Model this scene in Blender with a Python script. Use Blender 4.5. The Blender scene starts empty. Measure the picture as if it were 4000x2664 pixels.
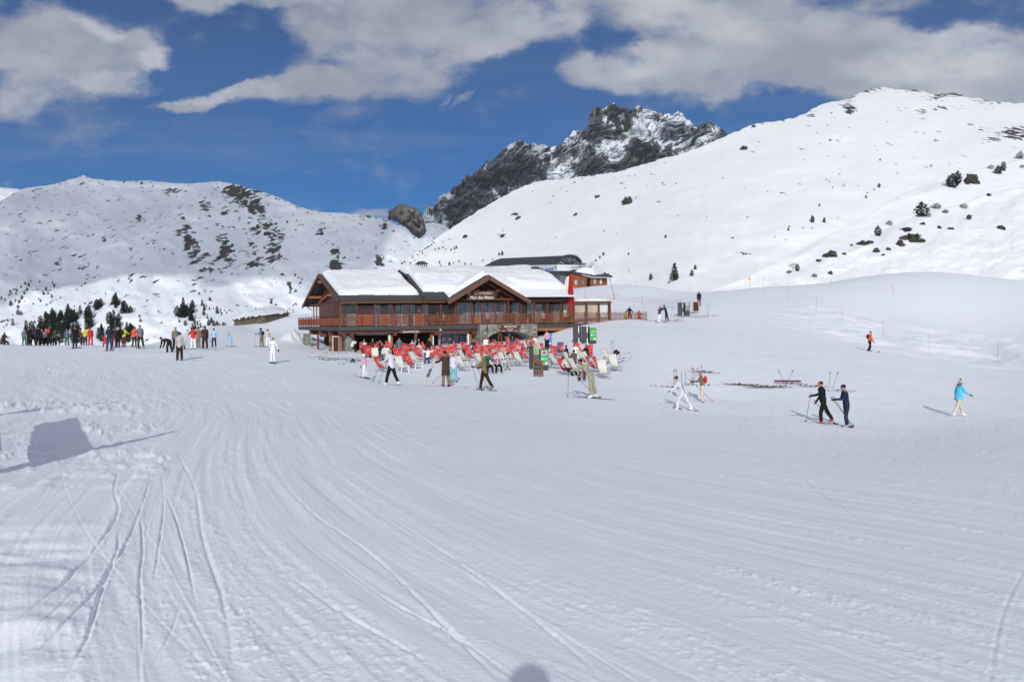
import bpy, math, random
import numpy as np
from mathutils import Vector, Matrix
C = bpy.context.scene.collection
S = bpy.context.scene
R = math.radians
random.seed(7)
# ---------------------------------------------------------------- camera
F = 3111.0; HX = 2000.0; HY = 1256.0; ROLL = R(0.7)
cr, sr = math.cos(ROLL), math.sin(ROLL)
cam_data = bpy.data.cameras.new("camera"); cam = bpy.data.objects.new("camera", cam_data); C.objects.link(cam)
cam_data.sensor_width = 36.0; cam_data.lens = 36.0 * F / 4000.0
cam_data.shift_y = -(1332.0 - HY) / 4000.0
cam_data.clip_start = 0.05; cam_data.clip_end = 20000
cam.matrix_world = Matrix(((cr, sr, 0, 0), (0, 0, -1, 0), (-sr, cr, 0, 0), (0, 0, 0, 1)))
S.camera = cam
# ---------------------------------------------------------------- light
SUN_EL = R(24.6); SUN_AZ = R(0.6)
sd = bpy.data.lights.new("sun", 'SUN'); sd.energy = 2.9; sd.angle = R(0.53); sd.color = (1.0, 0.965, 0.91)
sun = bpy.data.objects.new("sun", sd); C.objects.link(sun)
ldir = Vector((math.sin(SUN_AZ) * math.cos(SUN_EL), math.cos(SUN_AZ) * math.cos(SUN_EL), -math.sin(SUN_EL)))
sun.rotation_euler = ldir.to_track_quat('-Z', 'Y').to_euler()
S.view_settings.view_transform = 'Standard'; S.view_settings.look = 'None'; S.view_settings.exposure = 0.0; S.view_settings.gamma = 1.0
S.view_settings.use_curve_mapping = False

def ray(px, py):
    u = px - HX; v = HY - py
    return ((u * cr + v * sr) / F, (-u * sr + v * cr) / F)
def P(px, py, d):
    a, b = ray(px, py)
    return Vector((a * d, d, b * d))
def lin(r, g, b):
    f = lambda c: (c / 12.92 if c <= 0.04045 else ((c + 0.055) / 1.055) ** 2.4)
    return (f(r / 255.0), f(g / 255.0), f(b / 255.0), 1.0)

# ---------------------------------------------------------------- world: sky with clouds
W_ = bpy.data.worlds.new("World"); S.world = W_; W_.use_nodes = True
nt = W_.node_tree; nt.nodes.clear()
def N(tree, t, **kw):
    n = tree.nodes.new(t)
    for k, v in kw.items():
        if k == 'inp':
            for i, val in v.items(): n.inputs[i].default_value = val
        else: setattr(n, k, v)
    return n
def build_world():
    L = nt.links.new
    out = N(nt, 'ShaderNodeOutputWorld'); bg = N(nt, 'ShaderNodeBackground')
    sky = N(nt, 'ShaderNodeTexSky'); sky.sky_type = 'NISHITA'; sky.sun_disc = False
    sky.sun_elevation = SUN_EL; sky.sun_rotation = R(180.6); sky.altitude = 2300; sky.air_density = 1.0; sky.dust_density = 0.25; sky.ozone_density = 3.0
    tc = N(nt, 'ShaderNodeTexCoord'); sep = N(nt, 'ShaderNodeSeparateXYZ'); L(tc.outputs['Generated'], sep.inputs[0])
    my = N(nt, 'ShaderNodeMath', operation='MAXIMUM', inp={1: 0.12}); L(sep.outputs[1], my.inputs[0])
    dx = N(nt, 'ShaderNodeMath', operation='DIVIDE'); L(sep.outputs[0], dx.inputs[0]); L(my.outputs[0], dx.inputs[1])
    dz = N(nt, 'ShaderNodeMath', operation='DIVIDE'); L(sep.outputs[2], dz.inputs[0]); L(my.outputs[0], dz.inputs[1])
    uv = N(nt, 'ShaderNodeCombineXYZ'); L(dx.outputs[0], uv.inputs[0]); L(dz.outputs[0], uv.inputs[1])
    # domain warp for ragged edges
    def noise(scale, detail, rough, sy=1.0, off=0.0):
        mp = N(nt, 'ShaderNodeMapping'); mp.inputs['Scale'].default_value = (1, sy, 1); mp.inputs['Location'].default_value = (off, off * .7, 0)
        L(uv.outputs[0], mp.inputs[0])
        n = N(nt, 'ShaderNodeTexNoise'); n.inputs['Scale'].default_value = scale; n.inputs['Detail'].default_value = detail; n.inputs['Roughness'].default_value = rough
        L(mp.outputs[0], n.inputs['Vector']); return n
    wn = noise(5.0, 6, 0.6, 1.3, 3.1)
    ws = N(nt, 'ShaderNodeVectorMath', operation='MULTIPLY_ADD', inp={1: (0.16, 0.11, 0), 2: (-0.08, -0.055, 0)}); L(wn.outputs['Color'], ws.inputs[0])
    wv = N(nt, 'ShaderNodeVectorMath', operation='ADD'); L(uv.outputs[0], wv.inputs[0]); L(ws.outputs[0], wv.inputs[1])
    def blobs(lst):
        acc = None
        for (px, py, rx, ry, rot, w) in lst:
            cx, cz = ray(px, py)
            mp = N(nt, 'ShaderNodeMapping', vector_type='TEXTURE')
            mp.inputs['Location'].default_value = (cx, cz, 0); mp.inputs['Rotation'].default_value = (0, 0, R(rot)); mp.inputs['Scale'].default_value = (rx / F, ry / F, 1)
            L(wv.outputs[0], mp.inputs[0])
            ln = N(nt, 'ShaderNodeVectorMath', operation='LENGTH'); L(mp.outputs[0], ln.inputs[0])
            m = N(nt, 'ShaderNodeMapRange', clamp=True, inp={1: 1.35, 2: 0.55, 3: 0.0, 4: w}); m.interpolation_type = 'SMOOTHSTEP'; L(ln.outputs['Value'], m.inputs[0])
            if acc is None: acc = m.outputs[0]
            else:
                a = N(nt, 'ShaderNodeMath', operation='ADD'); L(acc, a.inputs[0]); L(m.outputs[0], a.inputs[1]); acc = a.outputs[0]
        return acc
    CL = [(60, 120, 330, 130, 0, .7), (300, 210, 330, 120, -12, .75), (520, 225, 110, 90, 0, .55), (150, 370, 330, 90, 12, .7), (480, 345, 170, 55, -8, .6), (20, 280, 220, 90, 0, .35),
          (730, 20, 170, 65, -10, .8), (980, 0, 260, 50, 0, .6), (1350, 60, 300, 150, -15, .95), (1700, 90, 420, 170, 0, .9), (1500, 260, 330, 130, 8, .8), (2120, 60, 280, 120, -20, .6), (2400, 170, 100, 150, -15, -.75), (1420, 260, 120, 60, 0, -.45), (3050, 400, 260, 60, 0, -.3), (1330, 330, 240, 70, 10, .5),
          (1080, 380, 260, 45, 12, .65), (880, 400, 260, 38, 10, .8), (700, 445, 90, 30, 0, .45), (1260, 410, 220, 32, 4, .4), (1120, 335, 120, 24, -6, .35), (1880, 180, 240, 90, 25, .5),
          (2700, 100, 400, 200, 0, .95), (2480, 280, 300, 100, 5, .75), (2330, 310, 160, 70, 0, .45), (2900, 280, 330, 130, 0, .75), (3300, 200, 360, 140, -8, .75), (2830, 400, 100, 60, -60, .6), (2960, 350, 150, 70, 0, .3),
          (3500, 260, 420, 130, 5, .8), (3850, 260, 380, 150, 0, .85), (3950, 380, 330, 90, 0, .8), (3100, 40, 320, 90, 0, .6), (3450, 30, 130, 40, 0, .35), (2480, 40, 120, 90, 0, .4), (3500, 380, 250, 90, 0, .5),
          (3080, 425, 60, 22, -45, .42), (1720, 395, 30, 16, 30, .38), (1800, 385, 70, 14, 20, .3), (1330, 850, 260, 22, 0, .5), (1400, 835, 120, 16, 0, .4), (0, 750, 90, 20, 0, .5)]
    acc = blobs(CL)
    n1 = noise(8.0, 12, 0.62, 1.7); n2 = noise(6.5, 8, 0.58, 1.8, 8.0)
    k = N(nt, 'ShaderNodeMath', operation='MULTIPLY_ADD', inp={1: 2.6, 2: -1.3}); L(n1.outputs['Fac'], k.inputs[0])
    am_ = N(nt, 'ShaderNodeMath', operation='MINIMUM', inp={1: 0.95}); L(acc, am_.inputs[0]); acc = am_.outputs[0]
    s = N(nt, 'ShaderNodeMath', operation='ADD'); L(acc, s.inputs[0]); L(k.outputs[0], s.inputs[1])
    mask = N(nt, 'ShaderNodeMapRange', clamp=True, inp={1: 0.02, 2: 1.08, 3: 0.0, 4: 1.0}); mask.interpolation_type = 'SMOOTHSTEP'; L(s.outputs[0], mask.inputs[0])
    mk = N(nt, 'ShaderNodeMath', operation='MULTIPLY', inp={1: 0.94}); L(mask.outputs[0], mk.inputs[0])
    # thin cirrus veil near the skyline
    n3 = noise(2.2, 6, 0.6, 9.0, 2.0)
    veil = N(nt, 'ShaderNodeMapRange', clamp=True, inp={1: 0.5, 2: 0.8, 3: 0.0, 4: 0.35}); L(n3.outputs['Fac'], veil.inputs[0])
    vz = N(nt, 'ShaderNodeMapRange', clamp=True, inp={1: 0.40, 2: 0.10, 3: 0.0, 4: 1.0}); L(dz.outputs[0], vz.inputs[0])
    ve = N(nt, 'ShaderNodeMath', operation='MULTIPLY'); L(veil.outputs[0], ve.inputs[0]); L(vz.outputs[0], ve.inputs[1])
    # cloud light: thick bases grey, edges and tops paler
    br = blobs([(340, 100, 130, 50, -35, .8), (620, 230, 80, 60, 0, .8), (450, 345, 220, 40, 0, .7), (100, 400, 200, 50, 0, .45), (2700, 60, 260, 90, -20, .75), (2500, 230, 160, 80, 0, .5), (3750, 200, 240, 90, 0, .6), (3500, 280, 220, 60, 0, .5), (3900, 330, 260, 100, 0, .5), (900, 390, 250, 25, 8, .35), (2340, 290, 120, 60, 0, .4), (2150, 80, 200, 100, 0, .25)])
    b2 = N(nt, 'ShaderNodeMath', operation='MULTIPLY_ADD', inp={1: 2.2, 2: -0.95}); L(n2.outputs['Fac'], b2.inputs[0])
    b3 = N(nt, 'ShaderNodeMath', operation='ADD', use_clamp=True); L(br, b3.inputs[0]); L(b2.outputs[0], b3.inputs[1])
    cc = N(nt, 'ShaderNodeMix', data_type='RGBA'); L(b3.outputs[0], cc.inputs[0]); cc.inputs[6].default_value = (0.33, 0.36, 0.42, 1); cc.inputs[7].default_value = (0.60, 0.61, 0.65, 1)
    skm = N(nt, 'ShaderNodeMix', data_type='RGBA', blend_type='MULTIPLY'); skm.inputs[0].default_value = 1; L(sky.outputs[0], skm.inputs[6]); skm.inputs[7].default_value = (0.007, 0.033, 0.058, 1)
    mv = N(nt, 'ShaderNodeMix', data_type='RGBA'); L(ve.outputs[0], mv.inputs[0]); L(skm.outputs[2], mv.inputs[6]); mv.inputs[7].default_value = (0.42, 0.48, 0.56, 1)
    mc = N(nt, 'ShaderNodeMix', data_type='RGBA'); L(mk.outputs[0], mc.inputs[0]); L(mv.outputs[2], mc.inputs[6]); L(cc.outputs[2], mc.inputs[7])
    # bright broken cloud added behind and above the photographer, unseen, for fill light
    nb = N(nt, 'ShaderNodeTexNoise', inp={'Scale': 2.2, 'Detail': 6.0}); L(tc.outputs['Generated'], nb.inputs['Vector'])
    nbm = N(nt, 'ShaderNodeMapRange', clamp=True, inp={1: 0.36, 2: 0.5}); L(nb.outputs['Fac'], nbm.inputs[0])
    bk = N(nt, 'ShaderNodeMapRange', clamp=True, inp={1: 0.45, 2: 0.05}); bk.interpolation_type = 'SMOOTHSTEP'; L(sep.outputs[1], bk.inputs[0])
    bf = N(nt, 'ShaderNodeMath', operation='MULTIPLY'); L(nbm.outputs[0], bf.inputs[0]); L(bk.outputs[0], bf.inputs[1])
    me_ = N(nt, 'ShaderNodeMix', data_type='RGBA'); L(bf.outputs[0], me_.inputs[0]); L(mc.outputs[2], me_.inputs[6]); me_.inputs[7].default_value = (0.63, 0.66, 0.74, 1); mc = me_
    L(mc.outputs[2], bg.inputs[0]); bg.inputs[1].default_value = 1.0; L(bg.outputs[0], out.inputs[0])
build_world()

# ---------------------------------------------------------------- helpers
def tag(o, label=None, cat=None, group=None, kind=None):
    if label: o['label'] = label
    if cat: o['category'] = cat
    if group: o['group'] = group
    if kind: o['kind'] = kind
    return o
def empty(name, loc=(0, 0, 0), rz=0.0, label=None, cat=None, group=None):
    o = bpy.data.objects.new(name, None); C.objects.link(o); o.location = loc; o.rotation_euler = (0, 0, rz); o.empty_display_size = 0.1
    return tag(o, label, cat, group)
_mats = {}
def mat(name, col, rough=0.7, spec=0.3, noise=None, metal=0.0, alpha=None, trans=None):
    if name in _mats: return _mats[name]
    m = bpy.data.materials.new(name); m.use_nodes = True; t = m.node_tree; b = t.nodes['Principled BSDF']
    b.inputs['Base Color'].default_value = col if len(col) == 4 else (*col, 1); b.inputs['Roughness'].default_value = rough
    b.inputs['Specular IOR Level'].default_value = spec; b.inputs['Metallic'].default_value = metal
    if alpha is not None: b.inputs['Alpha'].default_value = alpha
    nz, sc, stretch, amt = noise or (1, 6.0, (1, 1, 1), 0.18)
    tc = t.nodes.new('ShaderNodeTexCoord'); mp = t.nodes.new('ShaderNodeMapping'); mp.inputs['Scale'].default_value = stretch
    n = t.nodes.new('ShaderNodeTexNoise'); n.inputs['Scale'].default_value = sc; n.inputs['Detail'].default_value = 5
    t.links.new(tc.outputs['Object'], mp.inputs[0]); t.links.new(mp.outputs[0], n.inputs['Vector'])
    mr = t.nodes.new('ShaderNodeMapRange'); mr.inputs[1].default_value = .3; mr.inputs[2].default_value = .7; mr.inputs[3].default_value = 1 - amt; mr.inputs[4].default_value = 1 + amt
    t.links.new(n.outputs['Fac'], mr.inputs[0])
    vm = t.nodes.new('ShaderNodeVectorMath'); vm.operation = 'SCALE'; vm.inputs[0].default_value = tuple(col[:3]); t.links.new(mr.outputs[0], vm.inputs['Scale'])
    t.links.new(vm.outputs[0], b.inputs['Base Color'])
    _mats[name] = m; return m
class MB:
    def __init__(s): s.v = []; s.f = []; s.m = []
    def add(s, vs, fs, mi=0):
        o = len(s.v); s.v += [tuple(p) for p in vs]; s.f += [tuple(i + o for i in f) for f in fs]; s.m += [mi] * len(fs)
    def hexa(s, c, mi=0):
        s.add(c, [(0, 3, 2, 1), (4, 5, 6, 7), (0, 1, 5, 4), (1, 2, 6, 5), (2, 3, 7, 6), (3, 0, 4, 7)], mi)
    def box(s, x0, x1, y0, y1, z0, z1, mi=0):
        s.hexa([(x0, y0, z0), (x1, y0, z0), (x1, y1, z0), (x0, y1, z0), (x0, y0, z1), (x1, y0, z1), (x1, y1, z1), (x0, y1, z1)], mi)
    def tube(s, p, q, r0, r1=None, n=8, mi=0):
        p = Vector(p); q = Vector(q); r1 = r0 if r1 is None else r1; d = (q - p)
        if d.length < 1e-6: return
        d.normalize(); a = d.orthogonal().normalized(); b = d.cross(a)
        vs = []
        for c, r in ((p, r0), (q, r1)):
            for i in range(n):
                t = 2 * math.pi * i / n; vs.append(c + (a * math.cos(t) + b * math.sin(t)) * r)
        fs = [(i, (i + 1) % n, n + (i + 1) % n, n + i) for i in range(n)] + [tuple(range(n - 1, -1, -1)), tuple(range(n, 2 * n))]
        s.add(vs, fs, mi)
    def path(s, pts, r, n=6, mi=0):
        for a, b in zip(pts[:-1], pts[1:]): s.tube(a, b, r, r, n, mi)
    def beam(s, p, q, w, h, mi=0):
        p = Vector(p); q = Vector(q); d = (q - p).normalized(); up = Vector((0, 0, 1))
        if abs(d.z) > 0.95: up = Vector((0, 1, 0))
        a = d.cross(up).normalized() * w / 2; b = a.cross(d).normalized() * h / 2
        s.hexa([p - a - b, p + a - b, p + a + b, p - a + b, q - a - b, q + a - b, q + a + b, q - a + b], mi)
    def ball(s, c, r, nu=10, nv=7, mi=0, rot=None):
        c = Vector(c); r = (r, r, r) if not hasattr(r, '__len__') else r; vs = []
        for j in range(1, nv):
            ph = math.pi * j / nv
            for i in range(nu):
                th = 2 * math.pi * i / nu; v = Vector((r[0] * math.sin(ph) * math.cos(th), r[1] * math.sin(ph) * math.sin(th), r[2] * math.cos(ph)))
                vs.append(c + (rot @ v if rot else v))
        t = Vector((0, 0, r[2])); vs.append(c + (rot @ t if rot else t)); vs.append(c - (rot @ t if rot else t)); T = len(vs) - 2
        fs = []
        for j in range(nv - 2):
            for i in range(nu): fs.append((j * nu + i, (j + 1) * nu + i, (j + 1) * nu + (i + 1) % nu, j * nu + (i + 1) % nu))
        for i in range(nu): fs.append((T, i, (i + 1) % nu)); fs.append((T + 1, (nv - 2) * nu + (i + 1) % nu, (nv - 2) * nu + i))
        s.add(vs, fs, mi)
    def mesh(s, name, mats, smooth=False):
        me = bpy.data.meshes.new(name); me.from_pydata(s.v, [], s.f)
        for m in (mats if isinstance(mats, (list, tuple)) else [mats]): me.materials.append(m)
        me.polygons.foreach_set('material_index', s.m)
        if smooth: me.polygons.foreach_set('use_smooth', [True] * len(s.f))
        me.update(); return me
    def build(s, name, mats, parent=None, smooth=False):
        o = bpy.data.objects.new(name, s.mesh(name, mats, smooth)); C.objects.link(o)
        if parent is not None: o.parent = parent
        return o
def copy_tree(o, parent=None):
    c = o.copy(); C.objects.link(c); c.parent = parent
    for ch in o.children: copy_tree(ch, c)
    return c
TEXTS = []
def text(body, size, m, parent, loc, rot, offset=0.0, align='CENTER', sx=1.0, name='lettering'):
    cu = bpy.data.curves.new(name, 'FONT'); cu.body = body; cu.size = size; cu.extrude = 0.004; cu.offset = offset; cu.align_x = align; cu.align_y = 'CENTER'
    cu.materials.append(m); o = bpy.data.objects.new(name, cu); C.objects.link(o); o.parent = parent; o.location = loc; o.rotation_euler = rot; o.scale = (sx, 1, 1); TEXTS.append(o); return o

# numpy noise
def _h(i, j, s):
    n = (i.astype(np.int64) * 374761393 + j.astype(np.int64) * 668265263 + s * 1442695041) & 0xffffffff
    n = ((n ^ (n >> 13)) * 1274126177) & 0xffffffff
    return ((n ^ (n >> 16)) & 0xffff) / 65535.0
def vn(x, y, s=0):
    x = np.asarray(x, float); y = np.asarray(y, float)
    i = np.floor(x); j = np.floor(y); u = x - i; v = y - j; u = u * u * u * (u * (u * 6 - 15) + 10); v = v * v * v * (v * (v * 6 - 15) + 10)
    a = _h(i, j, s); b = _h(i + 1, j, s); c = _h(i, j + 1, s); d = _h(i + 1, j + 1, s)
    return (a * (1 - u) + b * u) * (1 - v) + (c * (1 - u) + d * u) * v - 0.5
def fbm(x, y, o=4, s=0, g=0.5):
    t = 0; a = 1.0
    for k in range(o):
        t = t + a * vn(x * 2 ** k + 17.3 * k, y * 2 ** k - 9.1 * k, s + k); a *= g
    return t
def grid_mesh(name, X, Y, Z, mats, attr=None, smooth=True, wrap=False):
    n, m = X.shape; me = bpy.data.meshes.new(name)
    co = np.stack([X, Y, Z], -1).reshape(-1, 3).astype(np.float32)
    idx = np.arange(n * m).reshape(n, m)
    q = np.stack([idx[:-1, :-1], idx[:-1, 1:], idx[1:, 1:], idx[1:, :-1]], -1).reshape(-1, 4)
    me.vertices.add(len(co)); me.vertices.foreach_set('co', co.ravel())
    me.loops.add(q.size); me.loops.foreach_set('vertex_index', q.ravel().astype(np.int32))
    me.polygons.add(len(q)); me.polygons.foreach_set('loop_start', (np.arange(len(q)) * 4).astype(np.int32)); me.polygons.foreach_set('loop_total', np.full(len(q), 4, np.int32))
    if smooth: me.polygons.foreach_set('use_smooth', np.ones(len(q), bool))
    for mm in (mats if isinstance(mats, (list, tuple)) else [mats]): me.materials.append(mm)
    for k, a in (attr or {}).items():
        at = me.attributes.new(k, 'FLOAT', 'POINT'); at.data.foreach_set('value', a.ravel().astype(np.float32))
    me.update(); me.validate()
    o = bpy.data.objects.new(name, me); C.objects.link(o); return o

# ---------------------------------------------------------------- snow and rock materials
def snow_mat(name, col=(0.82, 0.85, 0.90), rock=False, bscale=3.0, bstr=0.25, rk=None, streak=None, noise_scale=0.2, k=1.3, rmap=((1, .35, .9), 0), rockcol=((0.035, 0.033, 0.034), (0.13, 0.115, 0.10))):
    m = bpy.data.materials.new(name); m.use_nodes = True; t = m.node_tree; L = t.links.new; b = t.nodes['Principled BSDF']
    b.inputs['Roughness'].default_value = 0.62; b.inputs['Specular IOR Level'].default_value = 0.18
    tc = N(t, 'ShaderNodeTexCoord')
    big = N(t, 'ShaderNodeTexNoise', inp={'Scale': bscale * .08, 'Detail': 4.0}); L(tc.outputs['Object'], big.inputs['Vector'])
    fine = N(t, 'ShaderNodeTexNoise', inp={'Scale': bscale, 'Detail': 7.0, 'Roughness': 0.65}); L(tc.outputs['Object'], fine.inputs['Vector'])
    mx = N(t, 'ShaderNodeMix', data_type='RGBA'); L(big.outputs['Fac'], mx.inputs[0]); mx.inputs[6].default_value = (col[0] * .95, col[1] * .96, col[2] * .97, 1); mx.inputs[7].default_value = (min(1, col[0] * 1.04), min(1, col[1] * 1.03), min(1, col[2] * 1.02), 1)
    bump = N(t, 'ShaderNodeBump', inp={'Strength': bstr, 'Distance': 0.3 / bscale}); L(fine.outputs['Fac'], bump.inputs['Height'])
    if not rock:
        L(mx.outputs[2], b.inputs['Base Color']); L(bump.outputs[0], b.inputs['Normal']); return m
    at = N(t, 'ShaderNodeAttribute', attribute_name='rock')
    mp = N(t, 'ShaderNodeMapping'); mp.inputs['Scale'].default_value = rmap[0]; mp.inputs['Rotation'].default_value = (0, R(rmap[1]), 0); L(tc.outputs['Object'], mp.inputs[0])
    rn = N(t, 'ShaderNodeTexNoise', inp={'Scale': noise_scale, 'Detail': 9.0, 'Roughness': 0.62}); L(mp.outputs[0], rn.inputs['Vector'])
    r1 = N(t, 'ShaderNodeMath', operation='MULTIPLY_ADD', inp={1: k, 2: -k * .5}); L(rn.outputs['Fac'], r1.inputs[0])
    r2 = N(t, 'ShaderNodeMath', operation='MULTIPLY_ADD', inp={1: .92}); L(at.outputs['Fac'], r2.inputs[0]); L(r1.outputs[0], r2.inputs[2])
    ms = N(t, 'ShaderNodeMapRange', clamp=True, inp={1: 0.46, 2: 0.53}); L(r2.outputs[0], ms.inputs[0])
    vor = N(t, 'ShaderNodeTexNoise', inp={'Scale': noise_scale * 2.2, 'Detail': 8.0, 'Roughness': 0.7}); L(tc.outputs['Object'], vor.inputs['Vector'])
    mr = N(t, 'ShaderNodeMapRange', clamp=True, inp={1: .35, 2: .7}); L(vor.outputs['Fac'], mr.inputs[0])
    rc = N(t, 'ShaderNodeMix', data_type='RGBA'); L(mr.outputs[0], rc.inputs[0]); rc.inputs[6].default_value = (*rockcol[0], 1); rc.inputs[7].default_value = (*rockcol[1], 1)
    fin = N(t, 'ShaderNodeMix', data_type='RGBA'); L(ms.outputs[0], fin.inputs[0]); L(mx.outputs[2], fin.inputs[6]); L(rc.outputs[2], fin.inputs[7])
    L(fin.outputs[2], b.inputs['Base Color'])
    bh = N(t, 'ShaderNodeMath', operation='MULTIPLY'); L(ms.outputs[0], bh.inputs[0]); L(vor.outputs['Fac'], bh.inputs[1])
    bump2 = N(t, 'ShaderNodeBump', inp={'Strength': 0.6, 'Distance': 0.16 / noise_scale}); L(bh.outputs[0], bump2.inputs['Height']); L(bump.outputs[0], bump2.inputs['Normal'])
    L(bump2.outputs[0], b.inputs['Normal']); return m

# ---------------------------------------------------------------- near terrain
CP = [(2000, 2664, None, -1.6, 0.0)]
cp = []
def cpx(px, py, d): p = P(px, py, d); cp.append((p.x, p.y, p.z))
def cpz(px, d, z): a, _ = ray(px, 1300); cp.append((a * d, d, z))
for x, y, z in [(0, 0, -1.6), (0, -8, -1.35), (-10, -6, -1.3), (12, -6, -1.6), (0, -40, 0), (-60, -20, .5), (70, -30, -1), (-60, 20, -1.2), (80, 30, -4.5), (-140, 60, -6), (150, 90, 2), (-400, 0, -30), (300, 0, 0), (0, -300, 10), (-300, 200, -38), (330, 250, 12), (-9, 3, -1.6), (9, 3, -1.95)]:
    cp.append((x, y, z))
for px, d, z in [(2000, 5, -1.74), (2000, 10, -2.0), (2000, 20, -2.65), (2000, 28, -3.1), (0, 10, -1.72), (0, 20, -1.85), (0, 40, -1.85), (1000, 15, -2.0), (1000, 28, -2.35), (4000, 6, -1.95), (4000, 12, -2.6), (4000, 20, -3.45), (3000, 12, -2.45), (3000, 20, -3.2), (3000, 28, -3.9), (4000, 30, -4.3), (1000, 40, -2.5),
                 (1500, 52, -3.05), (1900, 52, -3.15), (2300, 52, -3.2), (1500, 64, -2.95), (1900, 64, -2.85), (2150, 64, -2.8), (1400, 78, -2.85), (1700, 78, -2.8), (2000, 77, -2.65), (1300, 84, -2.8), (1240, 90, -2.6), (2350, 62, -2.75),
                 (0, 120, -12), (300, 120, -12), (600, 120, -10), (0, 200, -26), (500, 200, -24), (900, 220, -14), (1200, 220, -6), (0, 360, -40), (600, 360, -40), (1100, 360, -30), (1600, 330, -6), (2100, 330, 0), (1600, 130, 0.5), (1900, 130, 2.5), (1300, 150, 0.8)]:
    cpz(px, d, z)
for q in [(2295, 1556, 34), (1890, 1530, 38.6), (1740, 1515, 37), (1523, 1507, 41), (1425, 1480, 40), (1060, 1421, 52), (700, 1415, 49), (400, 1358, 66), (200, 1356, 72), (0, 1352, 70), (560, 1352, 74), (0, 1351, 80), (300, 1354, 81), (560, 1349, 82), (800, 1370, 60), (2660, 1606, 35), (2720, 1580, 40), (3200, 1655, 32.6), (3260, 1672, 32.4), (3740, 1628, 36), (3397, 1375, 68), (3950, 1500, 55),
          (3189, 1215, 104), (3290, 1256, 100), (3451, 1316, 92), (3629, 1361, 86), (3898, 1424, 75), (2580, 1262, 84), (2728, 1197, 96), (2700, 1250, 84), (2900, 1260, 82), (2900, 1400, 55), (2600, 1400, 54), (2700, 1480, 46), (3100, 1420, 53), (3600, 1480, 50),
          (2218, 1303, 77), (2150, 1352, 74), (2095, 1372, 76), (2270, 1343, 69), (2300, 1293, 78), (2400, 1264, 80), (2528, 1240, 87), (2450, 1330, 64),
          (2200, 1134, 150), (2400, 1112, 150), (2530, 1117, 148), (2620, 1137, 145), (2700, 1142, 142), (2800, 1138, 140), (2900, 1128, 140), (3000, 1118, 142), (3150, 1113, 145), (3300, 1090, 150), (3450, 1069, 150), (3600, 1063, 150), (3740, 1069, 150), (3900, 1085, 150), (4000, 1098, 150),
          (2450, 1195, 112), (2650, 1170, 118), (3000, 1160, 120), (3500, 1150, 125), (3800, 1180, 122), (3450, 1230, 112), (3700, 1270, 108), (4000, 1290, 105), (3300, 1150, 125),
          (680, 1330, 105), (760, 1302, 112), (850, 1274, 122), (910, 1262, 130), (1020, 1296, 126), (1150, 1262, 124), (1000, 1268, 150), (1060, 1264, 160), (1160, 1225, 140), (1100, 1330, 92), (900, 1340, 92), (1000, 1358, 72), (830, 1358, 72)]:
    cpx(*q)
for px, d, z in [(2500, 230, 3), (2900, 230, 1), (3300, 230, 4), (3600, 230, 5.5), (4000, 230, 4), (2600, 420, 6), (3300, 420, 10), (4000, 420, 12)]: cpz(px, d, z)
cp = np.array(cp, float)
def warp(x, y):
    r = np.hypot(x, y) + 1e-9; k = np.log1p(r / 4.0) / r
    return x * k, y * k
wx, wy = warp(cp[:, 0], cp[:, 1])
CC = 0.03
phi = lambda r2: -np.sqrt(r2 + CC)
A_ = phi((wx[:, None] - wx[None]) ** 2 + (wy[:, None] - wy[None]) ** 2) + np.eye(len(wx)) * 0.004
Pm = np.stack([np.ones_like(wx), wx, wy], 1)
K_ = np.block([[A_, Pm], [Pm.T, np.zeros((3, 3))]])
sol = np.linalg.solve(K_, np.concatenate([cp[:, 2], np.zeros(3)])); wc = sol[:-3]; lc = sol[-3:]
def H(x, y):
    x = np.asarray(x, float); y = np.asarray(y, float); sh = x.shape
    u, v = warp(x.ravel(), y.ravel()); z = lc[0] + lc[1] * u + lc[2] * v
    for i in range(len(wc)): z += wc[i] * phi((u - wx[i]) ** 2 + (v - wy[i]) ** 2)
    return z.reshape(sh)
def hz(x, y): return float(H(np.array([x]), np.array([y]))[0])
_dd = np.concatenate([np.linspace(2.5, 40, 700), np.linspace(40, 260, 900)[1:]])
def ground(px, py):
    a, b = ray(px, py); d = _dd; g = H(a * d, d) - b * d
    i = np.argmax(g > 0)
    if g[i] <= 0: i = len(d) - 1
    dd = d[i] - (d[i] - d[i - 1]) * g[i] / (g[i] - g[i - 1] + 1e-9) if i > 0 else d[i]
    return Vector((a * dd, dd, b * dd))
# ---------------------------------------------------------------- snow ground mesh (polar grid, real relief)
def seg_dist(x, y, pts):
    best = np.full(x.shape, 1e9)
    for (ax, ay), (bx, by) in zip(pts[:-1], pts[1:]):
        dx, dy = bx - ax, by - ay; L2 = dx * dx + dy * dy + 1e-9
        t = np.clip(((x - ax) * dx + (y - ay) * dy) / L2, 0, 1)
        best = np.minimum(best, np.hypot(x - ax - t * dx, y - ay - t * dy))
    return best
def spline(pts, n=8):
    out = []; m = len(pts)
    for i in range(m - 1):
        p0 = pts[max(i - 1, 0)]; p1 = pts[i]; p2 = pts[i + 1]; p3 = pts[min(i + 2, m - 1)]
        for k in range(n):
            t = k / n
            out.append(tuple(0.5 * (2 * p1[j] + (p2[j] - p0[j]) * t + (2 * p0[j] - 5 * p1[j] + 4 * p2[j] - p3[j]) * t * t + (3 * p1[j] - p0[j] - 3 * p2[j] + p3[j]) * t ** 3) for j in range(2)))
    out.append(tuple(pts[-1])); return out
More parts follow.
